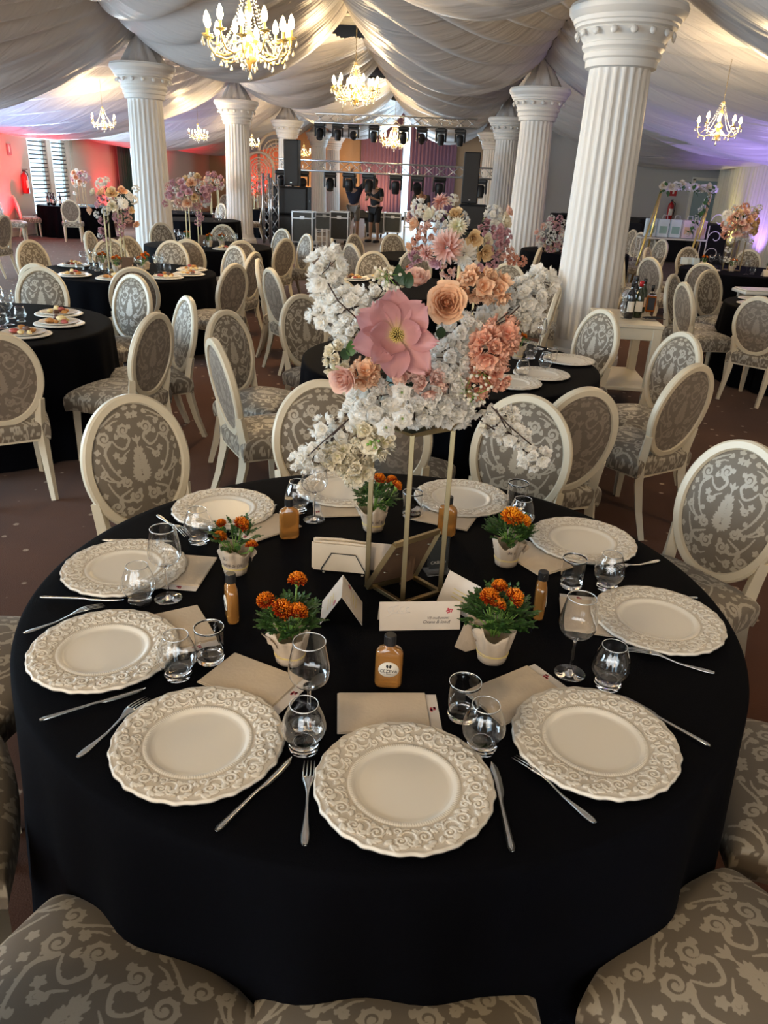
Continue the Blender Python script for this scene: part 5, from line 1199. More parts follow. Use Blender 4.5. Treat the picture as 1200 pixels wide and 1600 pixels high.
for x, y in ((535, 182), (705, 190)):
    p = at(x, y, Y=24.6); mb = MB(); tube(mb, [p, p+Vector((0, 0, 1.4))], .012, 6); tag(link('hanging_cable', mb, M['steel']), 'steel cable carrying the upper truss at ' + ('left' if x < 600 else 'right'), 'cable')
def mhead_meshes():
    bs = MB(); box(bs, (0, 0, -.10), (.36, .26, .10), .02); box(bs, (0, 0, -.045), (.24, .05, .05), .01)
    yk = MB(); box(yk, (-.155, 0, -.29), (.05, .12, .30), .02); box(yk, (.155, 0, -.29), (.05, .12, .30), .02); box(yk, (0, 0, -.165), (.30, .14, .05), .01)
    hd = MB(); lathe(hd, [(.02, .16), (.09, .15), (.115, .10), (.12, -.02), (.105, -.10), (.10, -.16), (.085, -.165)], 20)
    ln = MB(); lathe(ln, [(.001, -.150), (.075, -.158), (.088, -.166), (.088, -.172), (.001, -.176)], 18)
    ck = MB(); tube(ck, [(0, -.02, -.02), (0, -.02, .12)], .013, 6); tube(ck, [(.03, 0, .09), (0, .0, .14), (-.03, 0, .09)], .012, 6)
    r = []
    for n_, m_, mt in (('base_box', bs, 'black'), ('yoke', yk, 'black'), ('lamp_head', hd, 'black'), ('lens', ln, 'glassdark'), ('hook_clamp', ck, 'steel')):
        me = m_.mesh(n_, n_ != 'base_box'); me.set_sharp_from_angle(angle=.6); me.materials.append(M[mt]); r.append((n_, me))
    return r
M['glassdark'] = pm('dark_lens', (.05, .055, .06), .08, spec=.9)
MHM = mhead_meshes()
def mhead(px, py, Y, sc, tilt, lab):
    p = at(px, py, Y=Y); e = empty('moving_head_light', tuple(p), .2*math.sin(px), lab, 'stage light', 'moving head stage lights'); e.scale = (sc,)*3
    d = dict(MHM); link('base_box', d['base_box'], None, e); link('hook_clamp', d['hook_clamp'], None, e); link('yoke', d['yoke'], None, e)
    h = link('lamp_head', d['lamp_head'], None, e, (0, 0, -.36), (tilt, 0, 0)); link('lens', d['lens'], None, h)
ordn = ['first', 'second', 'third', 'fourth', 'fifth', 'sixth', 'seventh', 'eighth', 'ninth']
for i, (px, t) in enumerate(((440, .6), (473, 1.2), (516, -.5), (546, .1), (577, -.3), (619, .2), (653, .9), (687, .1), (752, -.2))):
    mhead(px, 263+.045*(px-440), 23.4, 1.0, t, 'moving head light, %s from the left on the lower truss' % ordn[i])
for i, (px, t) in enumerate(((500, -.5), (528, .1), (553, 1.3), (585, .2), (631, .5), (660, 1.0), (690, .1), (720, .05))):
    mhead(px, 190+.045*(px-500), 24.6, .9, t, 'moving head light, %s from the left on the upper truss' % ordn[i])
# ------------------------------------------------------------------ speakers
def boxpart(name, c, s, mat, parent, bev=.01, rz=0):
    mb = MB(); box(mb, c, s, bev, rz); return link(name, mb, mat, parent, smooth=False)
def speaker_stack(px, pyb, Y, lab1, lab2, w_=.95, hsub=1.45, hcol=1.15, cx=0):
    p = at(px, pyb, z=0); p = Vector((at(px, 300, Y=Y).x, Y, 0))
    e = empty('subwoofer_stack', tuple(p), 0, lab1, 'loudspeaker')
    for k in (0, 1):
        b = boxpart('subwoofer', (0, 0, hsub*(k*.5+.25)+.0), (w_, .7, hsub/2-.01), M['black_matte'], e, .02); boxpart('grille', (0, -.352, hsub*(k*.5+.25)), (w_*.9, .01, hsub/2*.86), M['black'], e, .004)
        for s_ in (-1, 1): boxpart('handle', (s_*w_*.503, -.1, hsub*(k*.5+.25)), (.012, .14, .06), M['darkgrey'], e, .004)
    f = empty('column_speaker', (p.x+cx, p.y, hsub), 0, lab2, 'loudspeaker')
    boxpart('cabinet', (0, 0, hcol/2+.01), (.40, .42, hcol), M['black_matte'], f, .012); boxpart('grille', (0, -.213, hcol/2+.01), (.37, .008, hcol*.95), M['black'], f, .002)
    boxpart('badge', (0, -.22, .10), (.05, .004, .022), M['steel'], f, .002)
    pl = MB(); tube(pl, [(0, .05, -.004), (0, .05, .02)], .03, 10); link('pole_cup', pl, M['black'], f)
speaker_stack(457, 380, 22.6, 'black double subwoofer stack left of the stage', 'tall black column speaker standing on the left subwoofers', cx=0.0)
speaker_stack(741, 380, 21.3, 'black subwoofer stack right of the stage behind the flowers', 'tall black column speaker on the right subwoofers', w_=.7, hsub=1.25, hcol=1.2, cx=-.12)
# ------------------------------------------------------------------ flight cases and small gear
def flightcase(px, py, w_, h_, d_, lab, rz=0, Y=None):
    p = at(px, py, z=0) if Y is None else Vector((at(px, py, Y=Y).x, Y, 0)); e = empty('flight_case', (p.x, p.y, 0), rz, lab, 'flight case', 'flight cases by the stage')
    boxpart('panel_body', (0, 0, .1+h_/2), (w_-.03, d_-.03, h_-.03), M['darkgrey'], e, .005)
    for sx in (-1, 1):
        for sy in (-1, 1): boxpart('corner_edge', (sx*(w_/2-.012), sy*(d_/2-.012), .1+h_/2), (.035, .035, h_), M['alu'], e, .004)
    for z in (.1+.015, .1+h_-.015, .1+h_*.78):
        for sy in (-1, 1): boxpart('edge_profile', (0, sy*(d_/2-.012), z), (w_, .032, .032), M['alu'], e, .004)
        for sx in (-1, 1): boxpart('edge_profile', (sx*(w_/2-.012), 0, z), (.032, d_, .032), M['alu'], e, .004)
    boxpart('butterfly_latch', (0, -d_/2-.004, .1+h_*.80), (.12, .012, .09), M['alu'], e, .003)
    for sx in (-1, 1):
        for sy in (-1, 1):
            c = MB(); tube(c, [(sx*(w_/2-.1)-.02, sy*(d_/2-.1), .05), (sx*(w_/2-.1)+.02, sy*(d_/2-.1), .05)], .05, 12); link('castor', c, M['black'], e)
flightcase(475, 384, .55, .78, .6, 'black flight case with aluminium edges right of the subwoofers')
flightcase(531, 380, .52, .76, .55, 'black flight case with aluminium edges standing alone in the stage middle')
flightcase(508, 364, .60, .55, .5, 'low dark flight case at the foot of the left stage column')
flightcase(585, 370, .62, .66, .5, 'wide dark flight case behind the two standing men')
flightcase(613, 368, .55, .62, .5, 'dark flight case right of the standing men')
flightcase(488, 393, .30, .12, .3, 'small black case on the floor beside the first flight case')
p = at(502, 390, z=0); e = empty('step_ladder', (p.x, p.y, 0), .2, 'small folded aluminium steps leaning by the flight cases', 'ladder')
for x in (-.14, .02, .14): boxpart('rail', (x, 0, .26), (.05, .03, .5), M['alu'], e, .005)
for z in (.08, .2, .32, .44): boxpart('rung', (0, -.02, z), (.30, .05, .02), M['alu'], e, .004)
p = at(567, 372, z=0); e = empty('work_stool', (p.x-.15, p.y+.4, 0), 0, 'low black stool piled with dark cloth between the two men', 'stool')
boxpart('stool_top', (0, 0, .60), (.75, .4, .05), M['black'], e)
for sx in (-.2, .2):
    for sy in (-.12, .12): mb = MB(); tube(mb, [(sx, sy, 0), (sx*.8, sy, .58)], .014, 6); link('leg', mb, M['steel'], e)
q = MB(); n_ = 14; g_ = np.array([[(x*.34, y*.18, .625+.16*(1-x*x)*(1-y*y)*(1+.3*math.sin(5*x+3*y))) for y in np.linspace(-1, 1, n_)] for x in np.linspace(-1, 1, n_)]); grid(q, g_, flip=False); o = link('folded_cloth', q, M['tee'], None, (p.x-.15, p.y+.4, 0)); tag(o, 'heap of dark cloth on the low black stool', 'cloth')
truss('truss_tower', at(423, 382, z=0)+Vector((0, .6, 0)), at(423, 382, z=0)+Vector((0, .6, 1.65)), .22, 'short upright aluminium truss tower left of the subwoofers')
truss('truss_tower', at(412, 384, z=0)+Vector((-.1, .9, 0)), at(412, 384, z=0)+Vector((-.1, .9, 1.75)), .16, 'slimmer upright truss tower further left')
# white lattice arches
for px, Y, R_, H, lab in ((432, 29.5, .62, 3.05, 'taller round-topped cream lattice panel behind the tall speaker'), (406, 29.0, .50, 2.4, 'shorter round-topped cream lattice panel behind the small chandelier')):
    p = Vector((at(px, 300, Y=Y).x, Y, 0)); e = empty('arched_lattice_panel', tuple(p), 0, lab, 'decor panel', 'arched lattice panels')
    th = np.linspace(0, PI, 24); mb = MB(); tube(mb, [(R_, 0, 0), (R_, 0, H-R_)]+[(R_*math.cos(t), 0, H-R_+R_*math.sin(t)) for t in th]+[(-R_, 0, H-R_), (-R_, 0, 0)], .05, 6); link('arch_frame', mb, M['rattan'], e)
    for k in range(1, 5):
        mb = MB(); r_ = R_*k/5.2; tube(mb, [(r_*math.cos(t), 0, H-R_*1.1+r_*math.sin(t)) for t in np.linspace(0, 2*PI, 25)], .022, 5, False); link('lattice_ring', mb, M['rattan'], e)
    for k in range(12):
        a = k*PI/6; mb = MB(); tube(mb, [(R_*.18*math.cos(a), 0, H-R_*1.1+R_*.18*math.sin(a)), (R_*.8*math.cos(a), 0, H-R_*1.1+R_*.8*math.sin(a))], .014, 4); link('lattice_spoke', mb, M['rattan'], e)
    for k in range(-3, 4): mb = MB(); tube(mb, [(R_*k/4, 0, 0), (R_*k/4, 0, H-R_*1.9)], .014, 4); link('lattice_bar', mb, M['rattan'], e)
# ------------------------------------------------------------------ people
def skin_mesh(J, E_, name):
    """J: name -> (xyz, radius); one continuous skinned surface"""
    ks = list(J); me = bpy.data.meshes.new(name); me.from_pydata([J[k][0] for k in ks], [(ks.index(a), ks.index(b)) for a, b in E_], []); o = bpy.data.objects.new(name, me); COL.objects.link(o)
    m = o.modifiers.new('s', 'SKIN'); m.use_smooth_shade = True; sub = o.modifiers.new('u', 'SUBSURF'); sub.levels = 2
    sv = me.skin_vertices[0].data
    for i, k in enumerate(ks):
        r = J[k][1]; sv[i].radius = r if isinstance(r, tuple) else (r, r); sv[i].use_root = (i == 0)
    dg = bpy.context.evaluated_depsgraph_get(); dg.update(); out = bpy.data.meshes.new_from_object(o.evaluated_get(dg)); bpy.data.objects.remove(o); return out
def person(loc, rz, P, lab, shirt, legs):
    """P: joint positions in body space, y forward"""
    e = empty('person', tuple(loc), rz, lab, 'person')
    J = {'pelvis': (P['pelvis'], (.14, .10)), 'waist': (P['waist'], (.13, .095)), 'chest': (P['chest'], (.165, .11)), 'neck': (P['neck'], .055), 'headlow': (P['headlow'], .07)}
    Ed = [('pelvis', 'waist'), ('waist', 'chest'), ('chest', 'neck'), ('neck', 'headlow')]
    for s in 'lr':
        for k, r in (('sho', .07), ('elb', .045), ('wri', .03), ('hip', .09), ('kne', .06), ('ank', .042), ('toe', .035)): J[k+s] = (P[k+s], r)
        Ed += [('chest', 'sho'+s), ('sho'+s, 'elb'+s), ('elb'+s, 'wri'+s), ('pelvis', 'hip'+s), ('hip'+s, 'kne'+s), ('kne'+s, 'ank'+s), ('ank'+s, 'toe'+s)]
        w_ = Vector(P['wri'+s]); d = (w_-Vector(P['elb'+s])).normalized(); sd = d.cross(Vector((0, 1, .2))).normalized(); J['palm'+s] = (tuple(w_+d*.06), (.035, .018)); Ed.append(('wri'+s, 'palm'+s))
        for q in range(4): J['f%d%s' % (q, s)] = (tuple(w_+d*(.145-.01*abs(q-1.3))+sd*(-.030+.02*q)), .009); Ed.append(('palm'+s, 'f%d%s' % (q, s)))
        J['th'+s] = (tuple(w_+d*.075+sd*.055), .010); Ed.append(('wri'+s, 'th'+s))
    b = skin_mesh(J, Ed, 'body'); b.materials.append(M['skin']); link('body', b, None, e)
    hd = Vector(P['head']); mb = MB(); rows = []
    for z, r, dy in ((-.115, .03, .03), (-.10, .055, .025), (-.06, .072, .012), (0, .080, 0), (.05, .079, -.005), (.09, .06, -.008), (.112, .02, -.008)): rows.append([(hd.x+r*.92*math.cos(t), hd.y+dy+r*1.12*math.sin(t)+(.018 if (abs(z) < .03 and abs(t-PI/2) < .25) else 0), hd.z+z) for t in np.linspace(0, 2*PI, 20, endpoint=False)])
    grid(mb, rows, False, True); mb.f += [tuple(range(20))[::-1], tuple(range(120, 140))]; mb.m += [0, 0]; link('head', mb, M['skin'], e)
    hr = MB(); rows = [[(hd.x+r*math.cos(t), hd.y-.018+r*1.1*math.sin(t)*(1 if math.sin(t) < .3 else .75), hd.z+z+(.05 if math.sin(t) > .3 and z < .04 else 0)) for t in np.linspace(0, 2*PI, 20, endpoint=False)] for z, r in ((-.06, .078), (0, .088), (.06, .086), (.105, .06), (.128, .012))]
    grid(hr, rows, False, True); link('hair', hr, M['hair'], e)
    for s in (-1, 1): er = MB(); lathe(er, [(.001, 0), (.014, .004), (.016, .01), (.001, .014)], 8); link('ear', er, M['skin'], e, (hd.x+s*.078, hd.y, hd.z-.01), (0, s*1.57, 0))
    J2 = {k: J[k] for k in ('pelvis', 'waist', 'chest')}; J2['pelvis'] = (P['pelvis'], (.16, .125)); J2['waist'] = (P['waist'], (.155, .12)); J2['chest'] = (P['chest'], (.185, .135)); Ed2 = [('pelvis', 'waist'), ('waist', 'chest')]
    J2['col'] = (tuple(Vector(P['chest']).lerp(Vector(P['neck']), .6)), .08); Ed2.append(('chest', 'col'))
    for s in 'lr':
        J2['sho'+s] = (P['sho'+s], .085); J2['slv'+s] = (tuple(Vector(P['sho'+s]).lerp(Vector(P['elb'+s]), .7)), .07); Ed2 += [('chest', 'sho'+s), ('sho'+s, 'slv'+s)]
    m_ = skin_mesh(J2, Ed2, 'shirt'); m_.materials.append(shirt); link('shirt', m_, None, e)
    J3 = {'pelvis': (tuple(Vector(P['pelvis'])-Vector((0, 0, .02))), (.155, .125))}; Ed3 = []
    for s in 'lr':
        J3['hip'+s] = (P['hip'+s], .115); J3['hem'+s] = (tuple(Vector(P['hip'+s]).lerp(Vector(P['kne'+s]), .95)), .09); Ed3 += [('pelvis', 'hip'+s), ('hip'+s, 'hem'+s)]
    m_ = skin_mesh(J3, Ed3, 'shorts'); m_.materials.append(legs); link('shorts', m_, None, e)
    for s in 'lr':
        a_ = Vector(P['ank'+s]); t_ = Vector(P['toe'+s]); c = (a_+t_)/2; mb = MB(); box(mb, (0, 0, 0), (.10, .27, .085), .03, 0, None, None, 3); link('shoe', mb, M['black'], e, (c.x, c.y+.02, .043))
    return e
def base_pose(**k):
    P = dict(pelvis=(0, 0, .96), waist=(0, .0, 1.12), chest=(0, 0, 1.36), neck=(0, .01, 1.52), headlow=(0, .02, 1.58), head=(0, .03, 1.66), shol=(-.20, 0, 1.43), shor=(.20, 0, 1.43), elbl=(-.26, 0, 1.13), elbr=(.26, 0, 1.13), wril=(-.26, .08, .88), wrir=(.26, .08, .88),
             hipl=(-.10, 0, .90), hipr=(.10, 0, .90), knel=(-.12, .03, .50), kner=(.12, .03, .50), ankl=(-.13, 0, .09), ankr=(.13, 0, .09), toel=(-.15, .16, .035), toer=(.15, .16, .035)); P.update(k); return P
p = at(551, 376, z=0); person((p.x, p.y, 0), -.15, base_pose(elbl=(-.30, .18, 1.66), wril=(-.16, .26, 1.90), elbr=(.30, .18, 1.68), wrir=(.16, .24, 1.92)), 'person in dark navy shirt and grey shorts reaching up to a stage light', M['navy'], M['shorts'])
p = at(584, 379, z=0); person((p.x, p.y, 0), PI-.5, base_pose(elbl=(-.28, .08, 1.15), wril=(-.10, .30, 1.22), elbr=(.28, .06, 1.15), wrir=(.08, .30, 1.24), head=(0, .06, 1.64)), 'person in black t-shirt and black shorts looking down at something in both hands', M['tee'], M['tee'])
p = Vector((at(662, 310, Y=25.5).x, 25.5, 0)); person((p.x, p.y, 0), PI-.2, base_pose(waist=(0, .10, 1.08), chest=(0, .28, 1.24), neck=(0, .40, 1.34), headlow=(0, .44, 1.37), head=(0, .50, 1.42), shol=(-.20, .30, 1.28), shor=(.20, .30, 1.28), elbl=(-.28, .42, 1.02), elbr=(.28, .42, 1.02), wril=(-.15, .58, .88), wrir=(.15, .58, .88)), 'person in black shirt bending forward before the bright window gap', M['tee'], M['tee'])
p = Vector((at(662, 300, Y=24.8).x, 24.6, 0)); e = empty('mixing_desk_table', tuple(p), 0, 'pale equipment rack table in front of the bending person', 'table')
boxpart('table_top', (0, 0, .86), (1.1, .5, .04), M['white'], e); boxpart('shelf', (0, 0, .45), (1.1, .5, .04), M['white'], e)
for sx in (-.52, .52):
    for sy in (-.22, .22): boxpart('leg', (sx, sy, .43), (.04, .04, .86), M['white'], e, .004)

# ------------------------------------------------------------------ the other flower centrepieces
def far_rose(R_, seed, n=14):
    o = add_rose(None, R_, seed, None, (0, 0, 0), (0, 0, 1), n=n, split=False, open_=.9); me = o.data; bpy.data.objects.remove(o); return me
def chrys(R_, seed, n=46):
    r = random.Random(seed); mb = MB()
    for k in range(n):
        f = (k+.5)/n; el = math.acos(1-f*1.15); a = k*2.39996; d = Vector((math.sin(el)*math.cos(a), math.sin(el)*math.sin(a), math.cos(el)))
        P, v = petal(R_*.72, R_*.15, .6, -.5, 5, 3, seed=k); m2 = MB(); grid(m2, P, a=v*(.4+.6*f)); mb.merge(m2, Matrix.Translation(d*R_*.3) @ d.to_track_quat('Y', 'Z').to_matrix().to_4x4())
    return mb.mesh('bloom')
def mm(me, mat): m_ = me.copy(); m_.materials.clear(); m_.materials.append(M[mat]); m_.name = 'bloom'; return m_
_fr = [far_rose(.055, 1), far_rose(.05, 2), far_rose(.06, 3)]; _ch = [chrys(.075, 1), chrys(.06, 2)]
_bl = MB()
for k in range(11):
    f = (k+.5)/11; z = 1-1.6*f; q = math.sqrt(max(0, 1-z*z)); a = k*2.4; d = Vector((q*math.cos(a), q*math.sin(a), z)); _bl.merge(WB[k % 6], Matrix.Translation(d*.038) @ d.to_track_quat('Z', 'Y').to_matrix().to_4x4() @ Matrix.Scale(1.15, 4))
_blm = _bl.mesh('bloom')
FBL = {'mustard': mm(_fr[0], 'petal_mustard'), 'pink': mm(_fr[1], 'petal_pink'), 'peach': mm(_fr[2], 'petal_peach'), 'mauve': mm(_fr[1], 'petal_mauve'), 'creamrose': mm(_fr[0], 'petal_cream'), 'whiterose': mm(_fr[2], 'petal_white'),
       'chrys_w': mm(_ch[0], 'petal_white'), 'chrys_p': mm(_ch[0], 'petal_pink'), 'chrys_c': mm(_ch[1], 'petal_cream'), 'bl_w': mm(_blm, 'petal_white'), 'bl_p': mm(_blm, 'petal_mauve'), 'bl_c': mm(_blm, 'petal_coral'), 'bl_k': mm(_blm, 'petal_pink')}
def arrangement(cx, cy, cz, items, lab, stand=None, seed=0, cone=None):
    """items: (dx, dy, dz, kind, scale) in metres round the centre"""
    e = empty('flower_arrangement', (cx, cy, cz), 0, lab, 'flowers'); c = Vector((0, 0, 0))
    fo = MB(); r = random.Random(seed)
    for k in range(30):
        it = items[k % len(items)]; q = Vector(it[:3])*.8; leaflet(fo, q*.5, q+Vector((r.uniform(-.1, .1), r.uniform(-.1, .1), r.uniform(-.1, .1))), .11, .016)
    tag(link('greenery', fo, M['leaf_dark'], e, smooth=False), kind='stuff')
    for k, (dx, dy, dz, kd, s) in enumerate(items):
        q = Vector((dx, dy, dz)); n_ = q.normalized()+Vector((0, -.45, .1)); link('bloom', FBL[kd], None, e, tuple(q), toward(n_), sc=s)
    if stand:
        w_, zb = stand; f = empty('flower_stand', (cx, cy, zb), 0, 'gold stand of the ' + lab.replace('flower arrangement', 'flowers'), 'flower stand')
        for a in range(4):
            x, y = w_*math.cos(a*PI/2+.5+seed), w_*math.sin(a*PI/2+.5+seed); mb = MB(); bar(mb, (x, y, 0), (x, y, cz-zb-.04), .0135); link('leg', mb, M['gold'], f, smooth=False)
            x2, y2 = w_*math.cos(a*PI/2+.5+seed+PI/2), w_*math.sin(a*PI/2+.5+seed+PI/2)
            for z in (.006, cz-zb-.045): mb = MB(); bar(mb, (x, y, z), (x2, y2, z), .012); link('crossbar', mb, M['gold'], f, smooth=False)
    return e
def egg(n, rx, rz, kinds, seed, s0=.8, s1=1.2):
    r = random.Random(seed); out = []; n = int(n*1.5)
    for k in range(n):
        f = (k+.5)/n; z = 1-2*f*.92; a = k*2.39996+seed; q = math.sqrt(max(0, 1-z*z)); out.append((q*math.cos(a)*rx*r.uniform(.65, 1.2), q*math.sin(a)*rx*r.uniform(.65, 1.2), z*rz*r.uniform(.7, 1.2), r.choice(kinds), r.uniform(s0, s1)))
    return out
def px_items(px0, py0, Y0, lst):
    c = at(px0, py0, Y=Y0); out = []
    for (px, py, dy, kd, s) in lst:
        q = at(px, py, Y=Y0+dy)-c; out.append((q.x, q.y, q.z, kd, s))
    return c, out
# second centrepiece behind the main one
c, it = px_items(722, 365, 4.72, [(655, 325, 0, 'bl_w', 1), (648, 350, -.02, 'peach', .8), (655, 378, -.05, 'bl_c', .9), (650, 400, 0, 'bl_p', .9), (645, 422, 0, 'bl_p', .7), (672, 335, -.05, 'creamrose', .9), (668, 362, -.1, 'bl_k', 1), (690, 318, 0, 'chrys_p', .8), (708, 312, 0, 'bl_w', .6), (712, 335, -.05, 'mustard', .9), (690, 342, -.1, 'bl_w', .9),
    (715, 355, -.12, 'chrys_c', 1.0), (700, 385, -.16, 'chrys_p', 1.35), (725, 395, -.14, 'chrys_w', 1.1), (740, 372, -.16, 'mustard', .95), (757, 395, -.14, 'mustard', 1.0), (735, 415, -.14, 'bl_w', 1.0), (680, 410, -.1, 'mauve', .9), (747, 418, -.18, 'mauve', .7), (668, 395, -.1, 'chrys_p', .7), (700, 425, -.1, 'bl_k', .9),
    (770, 335, 0, 'bl_w', 1.0), (778, 350, 0, 'bl_w', .9), (790, 345, -.03, 'creamrose', .9), (795, 330, 0, 'pink', .7), (785, 370, -.05, 'bl_p', 1), (772, 385, -.08, 'bl_p', 1), (790, 395, -.05, 'bl_k', .9), (768, 410, -.1, 'bl_p', .8), (800, 405, -.05, 'bl_c', .7), (815, 408, -.05, 'bl_c', .6), (720, 345, .12, 'bl_w', 1), (700, 370, .15, 'bl_w', 1.2), (760, 360, .15, 'bl_p', 1.2), (730, 390, .15, 'bl_w', 1.2), (645, 340, .05, 'bl_k', .8), (760, 375, -.1, 'creamrose', .8), (695, 400, -.12, 'bl_w', .8), (640, 385, 0, 'peach', .6), (780, 360, -.08, 'mauve', .8)])
arrangement(c.x, c.y, c.z, it, 'pink, mustard and white flower arrangement behind the main one', (.10, TZ), 1)
c, it = px_items(175, 320, 8.15, [(158, 287, 0, 'bl_w', 1.1), (166, 282, 0, 'bl_w', .7), (145, 300, 0, 'creamrose', .9), (158, 300, -.05, 'peach', .9), (152, 320, -.05, 'mauve', .9), (140, 328, 0, 'peach', .9), (174, 301, -.12, 'mustard', 1.15), (190, 298, -.05, 'peach', .9), (200, 305, 0, 'whiterose', .9), (208, 312, 0, 'bl_w', .9), (175, 322, -.14, 'creamrose', 1.1), (192, 318, -.1, 'chrys_w', .8), (205, 328, -.05, 'mustard', .7), (165, 330, -.1, 'bl_w', .8), (160, 345, -.05, 'bl_p', .8), (160, 360, 0, 'bl_p', .8), (165, 373, 0, 'bl_p', .6), (183, 340, -.08, 'bl_p', .9), (190, 352, -.05, 'bl_p', .8), (188, 365, -.05, 'bl_p', .7), (200, 342, 0, 'bl_k', .8), (212, 350, 0, 'peach', .7), (152, 335, 0, 'bl_w', .7), (156, 368, 0, 'bl_w', .5), (212, 295, 0, 'bl_w', .7), (180, 310, .12, 'bl_w', 1.2), (160, 312, .1, 'bl_p', 1.1), (198, 330, .1, 'bl_p', 1)])
arrangement(c.x, c.y, c.z, it, 'peach and mustard flower arrangement on the left food table', (.10, TZ), 2)
for (px, py, Y, w_, h_, n, kinds, lab, st, trail) in (
    (300, 300, 11.55, .36, .20, 26, ['bl_w', 'bl_p', 'peach', 'mauve', 'bl_k', 'mustard'], 'hanging pink and white flower arrangement right of the nearest left column', True, [(308, 322), (311, 335), (309, 348), (314, 340), (262, 305), (258, 318)]),
    (334, 285, 20.0, .28, .22, 18, ['bl_w', 'bl_p', 'mauve', 'peach'], 'white and mauve flower arrangement left of the second left column', True, []),
    (124, 278, 20.9, .26, .20, 16, ['bl_p', 'peach', 'mauve', 'bl_w', 'mustard'], 'mauve flower arrangement by the louvred windows', True, [(118, 290), (117, 302)]),
    (396, 292, 24.0, .28, .24, 14, ['bl_w', 'bl_w', 'peach', 'bl_p'], 'white trailing flower arrangement right of the second left column', True, [(392, 308), (400, 312)]),
    (862, 372, 13.6, .27, .30, 26, ['bl_w', 'bl_k', 'bl_p', 'bl_w', 'pink', 'bl_p'], 'pink and lilac hanging flower arrangement left of the biggest column', False, [(868, 405), (873, 420), (880, 395), (862, 398), (877, 435)]),
    (1158, 348, 11.9, .28, .20, 24, ['peach', 'bl_c', 'pink', 'mustard', 'bl_k', 'chrys_w'], 'coral and white flower arrangement on the right table', True, [(1142, 375), (1138, 390), (1136, 405), (1165, 372), (1172, 378), (1148, 325), (1175, 328), (1186, 325)])):
    c = at(px, py, Y=Y); it = egg(n, w_*.85, h_, kinds, n, .9, 1.3)
    for k, (tx, ty) in enumerate(trail):
        q = at(tx, ty, Y=Y-.1)-c; it.append((q.x, q.y, q.z, 'bl_p' if 'hanging' in lab else 'bl_w', .9))
    arrangement(c.x, c.y, c.z, it, lab, (.12, TZ) if st else (.09, TZ), n)
# ------------------------------------------------------------------ things laid on the other tables
LW = MB(); lathe(LW, [(.0005, 0), (.034, 0), (.03, .003), (.004, .01), (.0036, .085), (.02, .10), (.040, .125), (.0385, .155), (.032, .195), (.0308, .195), (.037, .155), (.0385, .126), (.004, .104), (.0005, .103)], 18, cap=False); LW = LW.mesh('wine_glass')
LS = MB(); lathe(LS, [(.0005, 0), (.03, 0), (.030, .008), (.021, .013), (.0415, .040), (.0425, .055), (.031, .092), (.0275, .104), (.0265, .104), (.0405, .055), (.02, .018), (.0005, .018)], 18, cap=False); LS = LS.mesh('tumbler')
for q in (LW, LS): q.materials.append(M['thinglass'])
WPL = MB(); lathe(WPL, [(.0005, .004), (.07, .004), (.085, .008), (.13, .018), (.132, .019), (.131, .015), (.08, .001), (.0005, .0)], 40, cap=False); WPL = WPL.mesh('plate'); WPL.materials.append(M['white'])
def lump(seed, kind):
    r = random.Random(seed); bm = bmesh.new(); bmesh.ops.create_icosphere(bm, subdivisions=2, radius=1)
    for v in bm.verts: v.co = Vector((v.co.x*(.9+.3*math.sin(v.co.y*3+seed)), v.co.y*(.7+.2*math.cos(v.co.z*4+seed)), v.co.z*.55))*.028
    me = bpy.data.meshes.new('canape'); bm.to_mesh(me); bm.free(); me.polygons.foreach_set('use_smooth', [True]*len(me.polygons)); me.materials.append(M[kind]); return me
LMP = [lump(k, kd) for k, kd in enumerate(('food', 'food2', 'food3', 'food4', 'food', 'food3'))]
def on_table(key, name):
    c = TBL[key]; return lambda a, r: (c[0]+r*math.cos(math.radians(a)), c[1]+r*math.sin(math.radians(a)))
def glasses_on(key, lst, lab):
    f = on_table(key, '')
    for a, r, k in lst:
        x, y = f(a, r); o = link('wine_glass' if k == 'w' else 'tumbler', LW if k == 'w' else LS, None, None, (x, y, TZ), (0, 0, a)); tag(o, ('clear stemmed glass ' if k == 'w' else 'clear low round glass ')+lab, 'glass', ('stemmed' if k == 'w' else 'low')+' glasses '+lab)
def charger_on(key, a, r, lab, food=0, seed=0):
    x, y = on_table(key, '')(a, r); o = link('charger_plate', CHL, None, None, (x, y, TZ), (0, 0, seed)); tag(o, 'white charger plate '+lab, 'plate')
    if food:
        o = link('dinner_plate', WPL, None, None, (x, y, TZ+.011), (0, 0, 0)); tag(o, 'white snack plate '+lab, 'plate')
        r_ = random.Random(seed)
        for k in range(food):
            an = k*2.4; rr = .02+.05*math.sqrt(k/food); me = LMP[(k+seed) % 6]; q = link('canape', me, None, None, (x+rr*math.cos(an), y+rr*math.sin(an), TZ+.030+(.018 if k < 2 else 0)), (0, 0, an), sc=r_.uniform(.8, 1.2)); tag(q, 'snack bite '+lab, 'food', 'snack bites '+lab)
def small_pot(key, a, r, seed, lab, red=True):
    x, y = on_table(key, '')(a, r); marigold_pot(0, 0, seed, [(-.02, -.02, .15, 0, 1.0), (.03, -.01, .15, 0, .9), (.0, .02, .165, 0, .8)], lab, 1.0, rz=seed, xy=(x, y), group='potted flowers of the other tables', simple=True)
